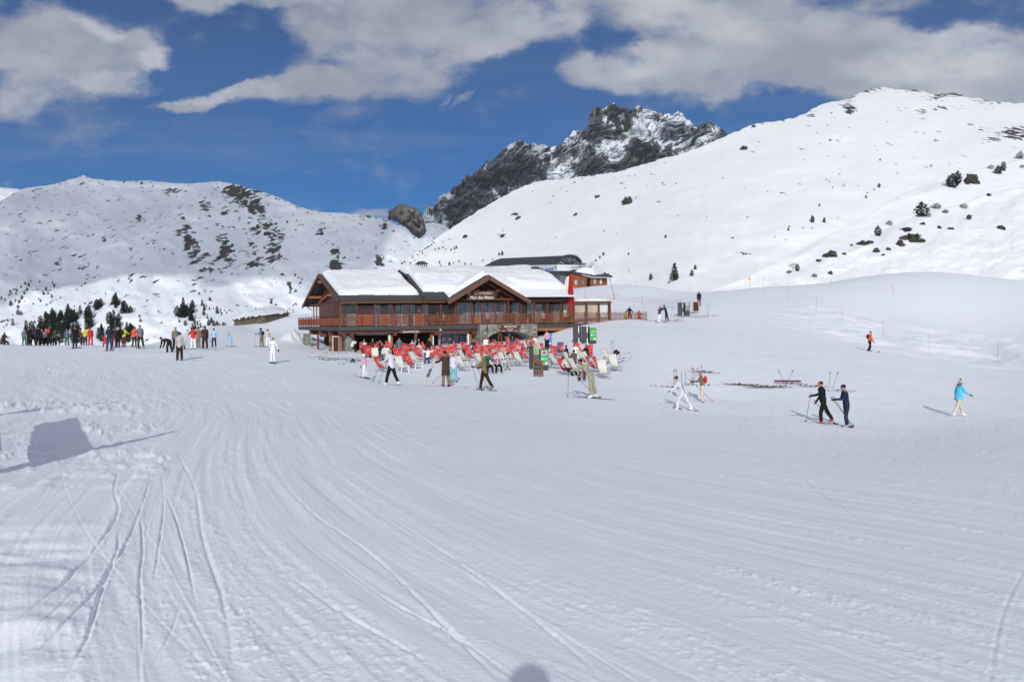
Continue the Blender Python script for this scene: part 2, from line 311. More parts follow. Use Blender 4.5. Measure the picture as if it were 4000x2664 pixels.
def build_ground():
    r1 = np.linspace(0.0, 2.2, 10)
    inv = 1.0 / np.linspace(1 / 2.3, 1 / 42.0, 560); far = 42 * (520 / 42.0) ** np.linspace(0, 1, 300)[1:]
    rr = np.concatenate([r1, inv, far])
    half = R(35.0); ang = np.concatenate([np.linspace(-half, half, 1180), np.linspace(half, 2 * math.pi - half, 90)[1:]])
    RR, AA = np.meshgrid(rr, ang, indexing='ij'); X = RR * np.sin(AA); Y = RR * np.cos(AA)
    ri = np.unique(np.concatenate([np.arange(0, len(rr), 6), [len(rr) - 1]])); ai = np.unique(np.concatenate([np.arange(0, 1180, 8), np.arange(1179, len(ang))]))
    Zc = H(X[np.ix_(ri, ai)], Y[np.ix_(ri, ai)])
    Zr = np.stack([np.interp(rr, rr[ri], Zc[:, j]) for j in range(len(ai))], 1); Z = np.stack([np.interp(ang, ang[ai], Zr[i]) for i in range(len(rr))])
    D = np.hypot(X, Y)
    near = np.clip(1.2 - D / 60, 0.0, 1)
    # groomed streaks following the run
    ph = R(22); wx_ = fbm(X / 14, Y / 14, 2, 5) * 2.2
    s = X * math.cos(ph) + Y * math.sin(ph) + wx_; t = -X * math.sin(ph) + Y * math.cos(ph)
    ph2 = R(31); s2 = X * math.cos(ph2) + Y * math.sin(ph2) + wx_ * .8; t2 = -X * math.sin(ph2) + Y * math.cos(ph2)
    right = np.clip((X + 1.5 - (Y - 8) * .02) / 4, 0, 1)
    st = fbm(s / 0.55, t / 9, 3, 11) * .016 + fbm(s / 0.16, t / 4, 3, 12) * .010
    st2 = fbm(s2 / 0.5, t2 / 7, 3, 21) * .018 + fbm(s2 / 0.15, t2 / 3, 3, 22) * .011
    Z += (st * (1 - right) + st2 * right) * near * 1.0
    for s__, t__, mk_, sd_ in ((s, t, 1 - right, 61), (s2, t2, right, 71)):
        band = np.clip(fbm(s__ / .5, t__ / 6, 2, sd_) * 3 + .05, 0, 1)
        Z += mk_ * np.clip(1.2 - D / 18, 0, 1) * (fbm(s__ / .05, t__ / 1.6, 2, sd_ + 2) * .0055 + band * np.clip(fbm(X / .035, Y / .05, 2, sd_ + 4) - .05, 0, 1) * .016)
        Z += mk_ * np.clip(1.3 - D / 34, 0, 1) * np.clip((D - 5) / 6, 0, 1) * (fbm(s__ / .12, t__ / 3.0, 2, sd_ + 6) * .016 + band * np.clip(fbm(X / .09, Y / .12, 2, sd_ + 8) - .1, 0, 1) * .03)
    Z += np.clip((D - 14) / 12, 0, 1) * np.clip(1.4 - D / 60, 0, 1) * (fbm(s2 / .3, t2 / 4, 3, 81) * .030 + np.clip(fbm(X / .25, Y / .4, 2, 82) - .15, 0, 1) * .05)
    # random criss-cross grooves
    rg = random.Random(4); spk = fbm(X / .06, Y / .06, 2, 60)
    for k in range(90):
        a = R(rg.choice([rg.uniform(5, 60), rg.uniform(15, 40), rg.uniform(-40, 80)])); c = rg.uniform(-16, 16) + 6 * math.sin(a); cv = rg.uniform(-.018, .018)
        s_ = X * math.cos(a) + Y * math.sin(a) - c; t_ = -X * math.sin(a) + Y * math.cos(a); t0 = rg.uniform(0, 26); ln = rg.uniform(3, 12)
        q = s_ - cv * (t_ - t0) ** 2; e = np.clip((ln - np.abs(t_ - t0)) / 2, 0, 1); w = rg.uniform(.007, .013); am = rg.uniform(.002, .005)
        Z -= am * e * np.exp(-(q / w) ** 2); Z += am * .6 * e * np.exp(-((q - 2.2 * w) / (w * 1.3)) ** 2) * (1 + spk)
    # crumbs and soft lumps
    Z += np.clip(fbm(X / .11, Y / .11, 3, 31) - .22, 0, 1) * .010 * np.clip(1.1 - D / 22, 0, 1) * np.clip(.5 + 2 * fbm(X / 2.5, Y / 2.5, 2, 32), 0, 1)
    Z += fbm(X / 5, Y / 5, 3, 33) * .05 * np.clip(D / 12, 0, 1) + fbm(X / 22, Y / 22, 3, 34) * .22 * np.clip((D - 20) / 40, 0, 1)
    # far piste texture
    Z += fbm(X / 1.3, Y / 1.3, 4, 35) * .045 * np.clip((D - 22) / 25, 0, 1) * np.clip(2 - D / 90, .3, 1)
    # rough, broken snow at the left of the run
    tx = X / np.maximum(Y, .5)
    zone = np.clip((-.40 - tx) / .06, 0, 1) * np.clip((D - 9.5) / 2, 0, 1) * np.clip((31 - D) / 9, 0, 1)
    lump = np.abs(fbm(X / .40, Y / .6, 4, 41)); l2 = np.clip(fbm(X / .16, Y / .22, 3, 42) - .12, 0, 1)
    Z += zone * np.clip(.4 + 2.2 * fbm(X / 3.2, Y / 3.2, 2, 43), 0.12, 1) * (lump * .15 + l2 * .20)
    z2 = np.clip((-.50 - tx) / .1, 0, 1) * np.clip((9 - D) / 2, 0, 1) * np.clip((D - 3) / 1, 0, 1); Z += z2 * fbm(X / 1.6, Y / .5, 3, 44) * .09
    # soft banks on the right, under the rope line
    zr = np.clip((tx - .30) / .08, 0, 1) * np.clip((D - 78) / 10, 0, 1) * np.clip((125 - D) / 15, 0, 1)
    Z += zr * (np.abs(fbm(X / 6, Y / 4, 4, 45)) * .9 - .1)
    # snow heap beside the building
    m = P(1165, 1350, 92); Z += 1.15 * np.exp(-(((X - m.x) / 1.7) ** 2 + ((Y - m.y) / 3.0) ** 2)) * (1 + .8 * fbm(X / .6, Y / .6, 3, 46))
    # ski tracks read off the foreground
    TR = [([(0, 2512), (160, 2370), (314, 2207), (459, 2007), (446, 1910), (463, 1842)], .03, .035), ([(40, 2640), (255, 2445), (408, 2258), (510, 2079), (586, 1876)], .025, .035), ([(255, 2655), (340, 2495), (374, 2377), (416, 2249), (459, 2139), (462, 2071)], .03, .04),
          ([(60, 2560), (180, 2440), (330, 2280), (420, 2215)], .02, .025), ([(540, 2640), (556, 2490), (546, 2250), (556, 2150), (550, 1995)], .022, .03), ([(569, 2640), (662, 2478), (709, 2343)], .02, .03), ([(768, 2368), (722, 2147), (680, 2000), (645, 1926)], .02, .03), ([(598, 2290), (620, 2130), (640, 1960), (632, 1850)], .02, .025),
          ([(905, 2655), (900, 2500), (860, 2300), (790, 2080), (760, 1900), (700, 1780)], .045, .02), ([(1095, 2215), (1291, 2360), (1444, 2453), (1664, 2580)], .035, .03), ([(620, 1858), (790, 2011), (900, 2140)], .05, -.02), ([(1020, 2655), (985, 2500), (920, 2330), (850, 2150)], .05, -.018),
          ([(300, 1620), (400, 1690), (490, 1750)], .14, -.05), ([(475, 1600), (560, 1650), (640, 1690)], .1, -.03), ([(1100, 1880), (1220, 2000), (1440, 2150), (1700, 2400), (1950, 2655)], .04, .022), ([(1240, 2140), (1500, 2330), (1780, 2480), (2000, 2640)], .03, .018), ([(1500, 2000), (1800, 2200), (2200, 2500), (2350, 2655)], .04, .02),
          ([(2450, 2120), (2900, 2230), (3500, 2450)], .05, -.02), ([(3110, 1850), (3250, 1960), (3400, 2050)], .03, .02), ([(90, 1390), (250, 1400), (180, 1440), (300, 1480)], .12, .05), ([(90, 1500), (260, 1420), (300, 1440), (480, 1500)], .1, .05), ([(1350, 1700), (1500, 1660), (1900, 1650)], .09, -.03), ([(0, 1450), (200, 1490), (420, 1560), (520, 1610)], .1, .04), ([(470, 1410), (620, 1520), (740, 1620)], .08, .03)]
    for pts, w, am in TR:
        am = am if am > 0 else am * .5
        g = [ground(*q) for q in pts]; g = spline([(p.x, p.y) for p in g]); ga = np.array(g)
        lo = ga.min(0) - .8; hi = ga.max(0) + .8; sel = (X > lo[0]) & (X < hi[0]) & (Y > lo[1]) & (Y < hi[1])
        if not sel.any(): continue
        d = seg_dist(X[sel], Y[sel], g); sg = 1.0 if am > 0 else 0
        ga_ = np.array(g); e = np.clip(np.hypot(X[sel] - ga_[0, 0], Y[sel] - ga_[0, 1]) / 1.2, 0, 1) * np.clip(np.hypot(X[sel] - ga_[-1, 0], Y[sel] - ga_[-1, 1]) / .8, 0, 1)
        if am < 0:
            Z[sel] += -am * 2.6 * e * np.exp(-(d / w) ** 2) * np.clip(fbm(X[sel] / .04, Y[sel] / .06, 3, 53) + .08, 0, 1); continue
        n = fbm(X[sel] / .12, Y[sel] / .15, 3, 51) + 1.2 * fbm(X[sel] / .6, Y[sel] / 1.0, 2, 52); am *= .55; w = w * .26 + .002
        Z[sel] += e * (-am * np.exp(-(d / w) ** 2) * np.clip(1 + 1.1 * n, .1, 2) + am * .18 * np.exp(-((d - 2.4 * w) / (w * 1.3)) ** 2) * np.clip(fbm(X[sel] / .03, Y[sel] / .04, 2, 55) * 4 + .6, 0, 3))
    o = grid_mesh('snow', X, Y, Z, snow_mat('snow_piste', (0.80, 0.83, 0.885), bscale=26.0, bstr=.55))
    tag(o, None, None, None, 'structure'); return o
build_ground()

# ---------------------------------------------------------------- hills
def interp(pts): xs = [p[0] for p in pts]; ys = [p[1] for p in pts]; return lambda x: np.interp(x, xs, ys)
def smooth(pts, w=520):
    f = interp(pts); return lambda x: sum(f(np.asarray(x, float) + w * k / 8) for k in range(-8, 9)) / 17.0
def sm(pts): return [(a * 1.6992, b * 1.6992) for a, b in pts]
HILLS = {}
def slope_D(d0f, basef, s):
    def D(px, py):
        d0 = d0f(px); a0 = (HY - basef(px)) / F * cr - (px - HX) / F * sr; a = (HY - py) / F * cr - (px - HX) / F * sr
        return (s * d0 - a0 * d0) / np.maximum(s - a, 0.03)
    return D
def hill(name, x0, x1, nx, ny, sky, bottom, D, mats, rocks=(), rel=(0.02, 60, 40), jag=0.0, fine=0.0, back=1.12, skyrock=None, seed=1, base_rock=0.0, ribs=None):
    px = np.linspace(x0, x1, nx); sk = sky(px)
    if jag: sk = sk + fbm(px / 22, px * 0 + 3, 5, seed, .6) * jag
    t = np.linspace(0, 1, ny) ** 0.9
    PX = np.repeat(px[None], ny, 0); PY = bottom + (sk[None] - bottom) * t[:, None]
    d = D(PX, PY); d = d * (1 + rel[0] * fbm(PX / rel[1], PY / rel[2], 4, seed + 3) * np.clip((PY - sk[None]) / 25, 0.15, 1))
    if fine: d = d * (1 + fine * (np.abs(fbm(PX / 60, PY / 75, 5, seed + 8, .6))))
    rib = 0
    if ribs:
        am, s1, s2, sl, kr = ribs; wq_ = fbm(PX / 90, PY / 90, 3, seed + 40) * 1.2
        a_ = (PX + PY * sl) / s1 + wq_; b_ = (PY - PX * .25) / s2; g1 = np.abs(fbm(a_, b_, 5, seed + 20, .58)); g2 = np.abs(fbm(a_ * 2.7, b_ * 3.1 + a_ * .6, 4, seed + 30, .6))
        d = d * (1 + am * (g1 + .35 * g2)); rib = (.30 - g1 - .35 * g2) * kr
    v = HY - PY; u = PX - HX; X = (u * cr + v * sr) / F * d; Y = d; Z = (-u * sr + v * cr) / F * d
    rock = rib + np.full(X.shape, base_rock)
    for (cx, cy, rx, ry, w) in rocks: rock += 1.2 * w * np.exp(-(((PX - cx) / rx) ** 2 + ((PY - cy) / ry) ** 2) ** 1.5)
    if skyrock: rock += skyrock(PX, PY, sk[None])
    # back side so the hill is a closed ridge
    Xb = X[-1:] * back; Yb = Y[-1:] * back; Zb = Z[-1:] - abs(Y[-1:]) * .05
    Xc = X[-1:] * back * 1.3; Yc = Y[-1:] * back * 1.3; Zc = Z[-1:] * 0 - 80
    o = grid_mesh(name, np.vstack([X, Xb, Xc]), np.vstack([Y, Yb, Yc]), np.vstack([Z, Zb, Zc]), mats, {'rock': np.vstack([rock, rock[-1:], rock[-1:]])})
    tag(o, None, None, None, 'structure')
    def at(qx, qy):
        dd = float(np.interp(qy, PY[::-1, int(np.clip(round((qx - x0) / (x1 - x0) * (nx - 1)), 0, nx - 1))], d[::-1, int(np.clip(round((qx - x0) / (x1 - x0) * (nx - 1)), 0, nx - 1))]))
        return P(qx, qy, dd)
    HILLS[name] = at; return o

# left mountain
skyL = interp(sm([(-120, 500), (-40, 470), (0, 462), (40, 441), (60, 432), (90, 429), (120, 424), (150, 417), (175, 409), (193, 403), (205, 410), (240, 414), (300, 417), (340, 415), (390, 420), (440, 423), (500, 416), (530, 421), (560, 430), (600, 440), (640, 453), (680, 472), (720, 485), (740, 488), (800, 491), (850, 496), (880, 503), (893, 507), (905, 514), (925, 528), (945, 542), (962, 549), (975, 547), (985, 541), (1000, 548), (1060, 560), (1200, 575)]))
bl = interp([(0, 1500), (4000, 1500)])
DL = slope_D(smooth([(0, 430), (1100, 430), (1500, 520), (2200, 700)]), interp([(0, 1360), (4000, 1360)]), .42)
ML = snow_mat('snow_left_mountain', (0.78, 0.82, 0.885), True, .35, .45, noise_scale=.20, k=4.4, rmap=((1.1, .4, .72), -6))
RL = [(800, 800, 30, 18, .55), (905, 745, 45, 28, .7), (960, 775, 60, 40, .75), (1000, 810, 40, 25, .5), (665, 755, 26, 18, .6), (790, 775, 18, 12, .5), (880, 830, 25, 20, .55), (700, 740, 16, 10, .4), (555, 718, 14, 9, .6), (322, 722, 14, 9, .6), (1040, 815, 30, 12, .35),
      (720, 900, 30, 60, .45), (740, 960, 26, 60, .5), (770, 1000, 30, 50, .55), (870, 950, 30, 55, .6), (890, 1000, 32, 50, .65), (820, 1040, 35, 40, .5), (800, 830, 25, 25, .4), (1010, 870, 60, 40, .35), (1080, 940, 30, 60, .5), (1060, 1000, 40, 45, .55), (1000, 1040, 45, 30, .5), (985, 980, 25, 50, .45), (1030, 900, 60, 30, .35),
      (605, 935, 16, 14, .55), (635, 975, 20, 10, .5), (510, 1080, 14, 22, .5), (555, 1075, 16, 14, .4), (595, 1098, 18, 8, .45), (410, 935, 16, 12, .4), (500, 960, 20, 14, .35), (440, 900, 16, 18, .35), (110, 990, 30, 22, .3), (245, 1030, 30, 15, .3), (350, 1045, 40, 20, .3), (560, 850, 20, 22, .35), (540, 850, 14, 14, .4), (610, 850, 16, 30, .3),
      (760, 1110, 25, 25, .45), (1310, 1000, 22, 50, .6), (1320, 1040, 30, 30, .6), (1480, 1025, 22, 28, .65), (1400, 1000, 20, 12, .45), (1250, 910, 16, 20, .5), (1190, 880, 12, 14, .5), (1160, 865, 16, 8, .5), (1440, 845, 30, 8, .4), (1500, 880, 16, 22, .6), (1125, 1110, 25, 25, .55), (1160, 1095, 15, 35, .5), (1200, 825, 12, 8, .5), (60, 840, 60, 6, .2), (210, 900, 60, 8, .22), (380, 920, 60, 10, .2), (1100, 1010, 18, 18, .3), (300, 1000, 22, 10, .3), (180, 940, 60, 8, .2), (90, 870, 40, 10, .2)]
hill('hills', -220, 1900, 720, 330, skyL, 1500, DL, ML, RL, rel=(.05, 260, 150), jag=3.0, seed=5, base_rock=-.10,
     skyrock=lambda X, Y, s: .22 * np.exp(-((Y - s) / 10) ** 2))
# far white hill at the very left and the peak
skyP = interp(sm([(900, 620), (955, 545), (968, 500), (978, 485), (985, 468), (992, 478), (1005, 462), (1012, 452), (1030, 446), (1042, 430), (1060, 424), (1072, 402), (1083, 406), (1100, 392), (1118, 372), (1128, 376), (1145, 357), (1160, 345), (1172, 332), (1185, 326), (1203, 324), (1212, 331), (1225, 331), (1238, 334), (1246, 329), (1262, 338), (1280, 336), (1294, 334), (1302, 318), (1318, 304), (1340, 300), (1350, 292), (1353, 270), (1358, 256), (1366, 244), (1376, 242), (1383, 250), (1398, 244), (1410, 238), (1424, 246), (1440, 250), (1452, 252), (1465, 243), (1478, 250), (1492, 251), (1506, 257), (1530, 260), (1545, 268), (1558, 256), (1568, 263), (1582, 276), (1598, 290), (1608, 287), (1620, 284), (1634, 282), (1648, 293), (1664, 300), (1680, 316), (1720, 330), (1800, 350)]))
MP = snow_mat('snow_peak', (0.78, 0.82, 0.88), True, .05, .6, noise_scale=.026, k=2.6, rmap=((1.7, .5, .75), 38), rockcol=((0.07, 0.075, 0.09), (0.20, 0.19, 0.185)))  # rock paler and bluer: distance haze painted into the colour
DP = slope_D(interp([(0, 1900), (4000, 1900)]), interp([(0, 1000), (4000, 1000)]), 1.25)
RP = [(2600, 500, 120, 60, -.30), (1750, 860, 110, 60, .25), (1900, 730, 110, 90, .45), (2040, 650, 110, 70, .45), (2080, 740, 80, 80, .35), (2200, 600, 70, 50, .3), (2320, 480, 38, 90, .75), (2400, 450, 40, 40, .45), (2480, 440, 30, 26, .5), (2400, 520, 110, 25, .35), (2480, 600, 90, 60, .42), (2520, 640, 70, 60, .55), (2260, 660, 60, 50, .5), (2600, 600, 70, 50, .35), (2700, 560, 60, 40, .15), (2720, 500, 30, 40, .3), (2780, 500, 40, 40, .35), (2560, 480, 50, 22, .1), (2330, 620, 50, 60, .3), (1800, 800, 60, 70, .35), (2390, 660, 130, 50, .35), (1960, 640, 60, 40, .3), (2650, 470, 60, 20, -.2), (2660, 540, 60, 30, -.25), (2350, 570, 90, 22, -.25), (2080, 790, 50, 70, -.35), (1640, 860, 50, 30, -.2), (2200, 630, 50, 18, -.2), (1900, 860, 60, 40, .3)]
hill('mountain', 1500, 3080, 760, 420, skyP, 1050, DP, MP, RP, rel=(.05, 120, 90), jag=11, fine=0, ribs=(.075, 55, 120, .75, 1.5), back=1.05, seed=60, base_rock=.20, skyrock=lambda X, Y, s: .12 * np.exp(-((Y - s) / 14) ** 2))
skyS = interp([(1200, 965), (1500, 900), (1560, 880), (1640, 876), (1690, 868), (1740, 880), (1820, 960), (2000, 1100)])
hill('hills', 1350, 2000, 200, 60, skyS, 1100, slope_D(interp([(0, 1150), (4000, 1150)]), interp([(0, 1100), (4000, 1100)]), .5), ML, (), rel=(.03, 90, 60), seed=9)
hill('hills', -220, 320, 60, 20, interp([(-220, 720), (0, 733), (70, 738), (320, 790)]), 900, slope_D(interp([(0, 2600), (4000, 2600)]), interp([(0, 900), (4000, 900)]), .5), ML, (), seed=2)

# big sunlit slope on the right
skyB = interp(sm([(860, 660), (900, 618), (918, 607), (945, 588), (975, 566), (1010, 543), (1040, 524), (1070, 503), (1100, 484), (1130, 466), (1160, 450), (1200, 430), (1225, 420), (1250, 414), (1300, 412), (1340, 406), (1420, 395), (1470, 380), (1520, 366), (1560, 355), (1600, 342), (1640, 325), (1672, 312), (1700, 300), (1740, 284), (1760, 282), (1780, 281), (1800, 276), (1832, 270), (1850, 262), (1870, 250), (1900, 236), (1930, 231), (1958, 228), (1975, 214), (2000, 205), (2028, 201), (2060, 205), (2090, 208), (2110, 206), (2130, 214), (2160, 218), (2190, 214), (2215, 221), (2260, 229), (2300, 236), (2354, 238), (2460, 250)]))
MBm = snow_mat('snow_big_slope', (0.84, 0.855, 0.885), True, .5, .4, noise_scale=.16, k=4.2)
DB = slope_D(smooth([(1400, 720), (1700, 650), (2000, 520), (2700, 280), (3300, 330), (4200, 360)]), interp([(0, 1130), (4000, 1130)]), .42)
RB = [(3310, 420, 26, 24, .7), (3330, 430, 30, 16, .55), (3180, 455, 40, 16, .5), (3260, 440, 20, 8, .4), (3400, 360, 30, 10, .5), (3440, 350, 26, 6, .4), (3580, 360, 40, 12, .4), (3650, 385, 50, 14, .55), (3720, 370, 60, 12, .5), (3760, 368, 30, 10, .6), (3610, 435, 36, 12, .6), (3670, 420, 40, 12, .6), (3740, 425, 30, 12, .45), (3860, 400, 60, 12, .4), (3530, 430, 30, 16, .4), (3590, 465, 24, 8, .5), (3980, 520, 90, 26, .85), (3880, 545, 50, 14, .7), (3840, 510, 30, 12, .5), (3790, 490, 22, 8, .5), (3690, 490, 20, 8, .4), (3670, 518, 14, 7, .4), (3660, 550, 12, 8, .6), (3240, 550, 10, 7, .6), (2905, 580, 18, 8, .6), (2960, 545, 22, 8, .3), (3200, 530, 12, 10, .3),
      (2450, 780, 22, 14, .75), (2335, 765, 14, 6, .5), (2020, 840, 26, 20, .45), (2025, 850, 10, 16, .4), (2320, 795, 12, 6, .5), (1820, 920, 14, 8, .6), (1965, 905, 16, 8, .45), (1970, 925, 14, 8, .6), (2250, 835, 10, 6, .4), (3060, 310, 40, 10, .2), (2080, 730, 60, 10, .18), (2200, 700, 90, 8, .2), (2950, 490, 20, 10, .3), (3560, 540, 60, 30, .12), (3480, 600, 90, 60, .07)]
hill('hills', 1440, 4180, 900, 330, skyB, 1330, DB, MBm, RB, rel=(.036, 420, 170), jag=4.5, seed=21, base_rock=-.27, skyrock=lambda X, Y, s: np.exp(-((Y - s) / 8) ** 2) * (.18 + .25 * np.clip((X - 2850) / 150, 0, 1)))
# second shoulder and nearer shoulder on the right
skyC = interp([(2500, 1215), (2700, 1160), (2900, 1090), (3060, 1010), (3200, 935), (3342, 872), (3400, 832), (3450, 800), (3500, 770), (3560, 744), (3620, 726), (3689, 706), (3760, 684), (3830, 658), (3900, 644), (4000, 620), (4180, 600)])
MC = snow_mat('snow_shoulder', (0.83, 0.85, 0.89), True, 1.2, .45, noise_scale=.35, k=2.6)
hill('hills', 2520, 4180, 420, 200, skyC, 1330, slope_D(smooth([(2500, 250), (3100, 240), (4200, 260)]), interp([(0, 1130), (4000, 1130)]), .46), MC, [(3780, 705, 18, 16, .85), (3800, 695, 16, 8, .8), (3240, 1000, 26, 10, .0)], rel=(.02, 300, 120), jag=1.5, seed=31)
skyN = interp([(2850, 1190), (2984, 1120), (3050, 1085), (3120, 1050), (3179, 1021), (3240, 995), (3300, 972), (3400, 925), (3480, 885), (3570, 847), (3650, 825), (3748, 800), (3800, 782), (3857, 757), (3920, 742), (4000, 730), (4180, 720)])
RN = [(3236, 996, 26, 11, 1.1), (3200, 1018, 12, 6, .7), (3370, 952, 26, 9, .85), (3400, 946, 16, 6, .7), (3545, 897, 26, 10, .8), (3600, 875, 14, 5, .7), (3545, 930, 34, 10, .9), (3575, 925, 20, 12, .8), (3520, 955, 20, 10, .8), (3425, 980, 14, 8, .9), (3475, 975, 8, 5, .8), (3450, 995, 8, 4, .8), (3670, 888, 9, 5, .8), (3710, 892, 10, 5, .7), (3790, 848, 8, 10, .7), (3910, 890, 14, 7, .9), (3865, 762, 9, 5, .9), (3243, 1066, 10, 6, .9), (3297, 993, 7, 5, .8)]
hill('hills', 2860, 4180, 460, 240, skyN, 1330, slope_D(interp([(2800, 175), (4200, 185)]), interp([(0, 1130), (4000, 1130)]), .40), snow_mat('snow_near_shoulder', (0.83, 0.85, 0.89), True, 2.5, .5, noise_scale=.7, k=2.0), RN, rel=(.022, 160, 80), jag=1.0, seed=36)
for o in list(C.objects):
    if o.name.startswith('hills') or o.name.startswith('mountain'): pass

# isolated rock tower beside the peak
def outline_rock(name, pts, d, thick, m, label, seed=1, rings=9, n=34):
    cx = sum(p[0] for p in pts) / len(pts); cy = sum(p[1] for p in pts) / len(pts)
    ap = np.array(pts, float); ang = np.arctan2(ap[:, 1] - cy, ap[:, 0] - cx); rad = np.hypot(ap[:, 0] - cx, ap[:, 1] - cy); o = np.argsort(ang); ang = ang[o]; rad = rad[o]
    ang = np.concatenate([ang - 2 * np.pi, ang, ang + 2 * np.pi]); rad = np.tile(rad, 3)
    th = np.linspace(-np.pi, np.pi, n + 1); rf = np.interp(th, ang, rad)
    ph = np.linspace(0.001, np.pi - .001, rings * 2); PH, TH = np.meshgrid(ph, th, indexing='ij')
    k = np.sin(PH) ** .6; RAD = rf[None] * k * (1 + .05 * fbm(TH * 3, PH * 3, 3, seed))
    PX = cx + np.cos(TH) * RAD; PY = cy + np.sin(TH) * RAD; rg_ = np.abs(fbm(PX / 16 + PY / 40, PY / 34, 5, seed + 2, .62)); dep = d - np.cos(PH) * thick * (.75 + 1.5 * rg_); PX = PX + fbm(PX / 9, PY / 9, 3, seed + 5) * 5 * np.sin(PH); PY = PY + fbm(PX / 9, PY / 7, 3, seed + 6) * 6 * np.sin(PH)
    PX[:, -1] = PX[:, 0]; PY[:, -1] = PY[:, 0]; dep[:, -1] = dep[:, 0]
    u = PX - HX; v = HY - PY; X = (u * cr + v * sr) / F * dep; Z = (-u * sr + v * cr) / F * dep
    ob = grid_mesh(name, X[::-1], dep[::-1], Z[::-1], m, smooth=False); return tag(ob, label, 'rock')
cliff = mat('cliff_rock', (0.16, 0.15, 0.145), .9, .1, (1, .16, (1.6, 1, .5), .6))
outline_rock('rock_tower', sm([(897, 492), (903, 480), (912, 473), (922, 470), (932, 471), (945, 475), (958, 480), (968, 487), (972, 500), (976, 515), (980, 530), (978, 538), (970, 545), (962, 547), (950, 540), (941, 530), (930, 520), (914, 511), (901, 506)]), 900, 26, cliff, 'big brown rock tower standing alone left of the jagged peak', 3)
outline_rock('rock_spike', sm([(893, 508), (895, 495), (897, 484), (900, 482), (901, 492), (900, 503)]), 905, 4, cliff, 'thin dark rock spike against the left side of the big brown tower', 4, 8, 40)
if 0:
    for q in cp: print('CP', q, hz(q[0], q[1]) - q[2])

# unseen clouds added behind the photographer to shade the left mountain and the peak
def cloud_mesh(name, x0, x1, z0, z1, y, th, seed, f):
    nx, nz = 70, 40; u = np.linspace(0, 1, nx); v = np.linspace(0, 1, nz); U, V = np.meshgrid(u, v)
    e = np.clip(np.minimum(np.minimum(U, 1 - U) * (x1 - x0), np.minimum(V, 1 - V) * (z1 - z0)) / th, 0, 1) ** .5
    X = x0 + (x1 - x0) * U + (U - .5) * fbm(U * 9, V * 6, 3, seed) * 20; Zz = z0 + (z1 - z0) * V + (.5 - V) * fbm(U * 14, V * 9, 4, seed + 1) * 140
    T = th * e * (1 + .6 * fbm(U * 12, V * 8, 4, seed + 2))
    Xa = np.vstack([X, X[::-1]]); Ya = np.vstack([y - T, (y + T)[::-1]]); Za = np.vstack([Zz, Zz[::-1]])
    m = bpy.data.materials.new(name); m.use_nodes = True; t = m.node_tree; t.nodes.clear(); L = t.links.new
    out = N(t, 'ShaderNodeOutputMaterial'); mx = N(t, 'ShaderNodeMixShader'); tr = N(t, 'ShaderNodeBsdfTransparent'); df = N(t, 'ShaderNodeBsdfDiffuse', inp={0: (.9, .9, .92, 1)})
    tc = N(t, 'ShaderNodeTexCoord'); n = N(t, 'ShaderNodeTexNoise', inp={'Scale': .008, 'Detail': 6.0}); L(tc.outputs['Object'], n.inputs['Vector'])
    r = N(t, 'ShaderNodeMapRange', clamp=True, inp={1: .34, 2: .5, 3: f * .35, 4: f}); L(n.outputs['Fac'], r.inputs[0]); L(r.outputs[0], mx.inputs[0]); L(tr.outputs[0], mx.inputs[1]); L(df.outputs[0], mx.inputs[2]); L(mx.outputs[0], out.inputs[0])
    return tag(grid_mesh(name, Xa, Ya, Za, m), None, None, None, 'structure')
cloud_mesh('shade_clouds', -1100, -128, 535, 1300, -600, 60, 71, .52)
cloud_mesh('shade_clouds', -700, 60, 1440, 1900, -600, 60, 81, .40)
# ---------------------------------------------------------------- materials for buildings
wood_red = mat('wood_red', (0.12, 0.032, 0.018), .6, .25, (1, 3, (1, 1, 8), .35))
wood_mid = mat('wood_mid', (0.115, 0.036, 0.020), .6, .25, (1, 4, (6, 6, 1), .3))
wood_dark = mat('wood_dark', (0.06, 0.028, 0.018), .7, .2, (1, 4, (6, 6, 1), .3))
wood_lit = mat('wood_sunlit', (0.25, 0.105, 0.042), .6, .25, (1, 4, (1, 1, 5), .3))  # paler timber: sunlight painted into the wood colour
wood_fascia = mat('wood_fascia', (0.13, 0.062, 0.040), .65, .2, (1, 3, (1, 1, 6), .3))
red_panel = mat('red_panel', (0.34, 0.062, 0.042), .55, .3, (1, 3, (8, 1, 1), .2))
tile = mat('roof_tile', (0.055, 0.06, 0.065), .7, .3, (1, 5, (1, 1, 3), .5))
gutter = mat('gutter', (0.018, 0.02, 0.024), .5, .4)
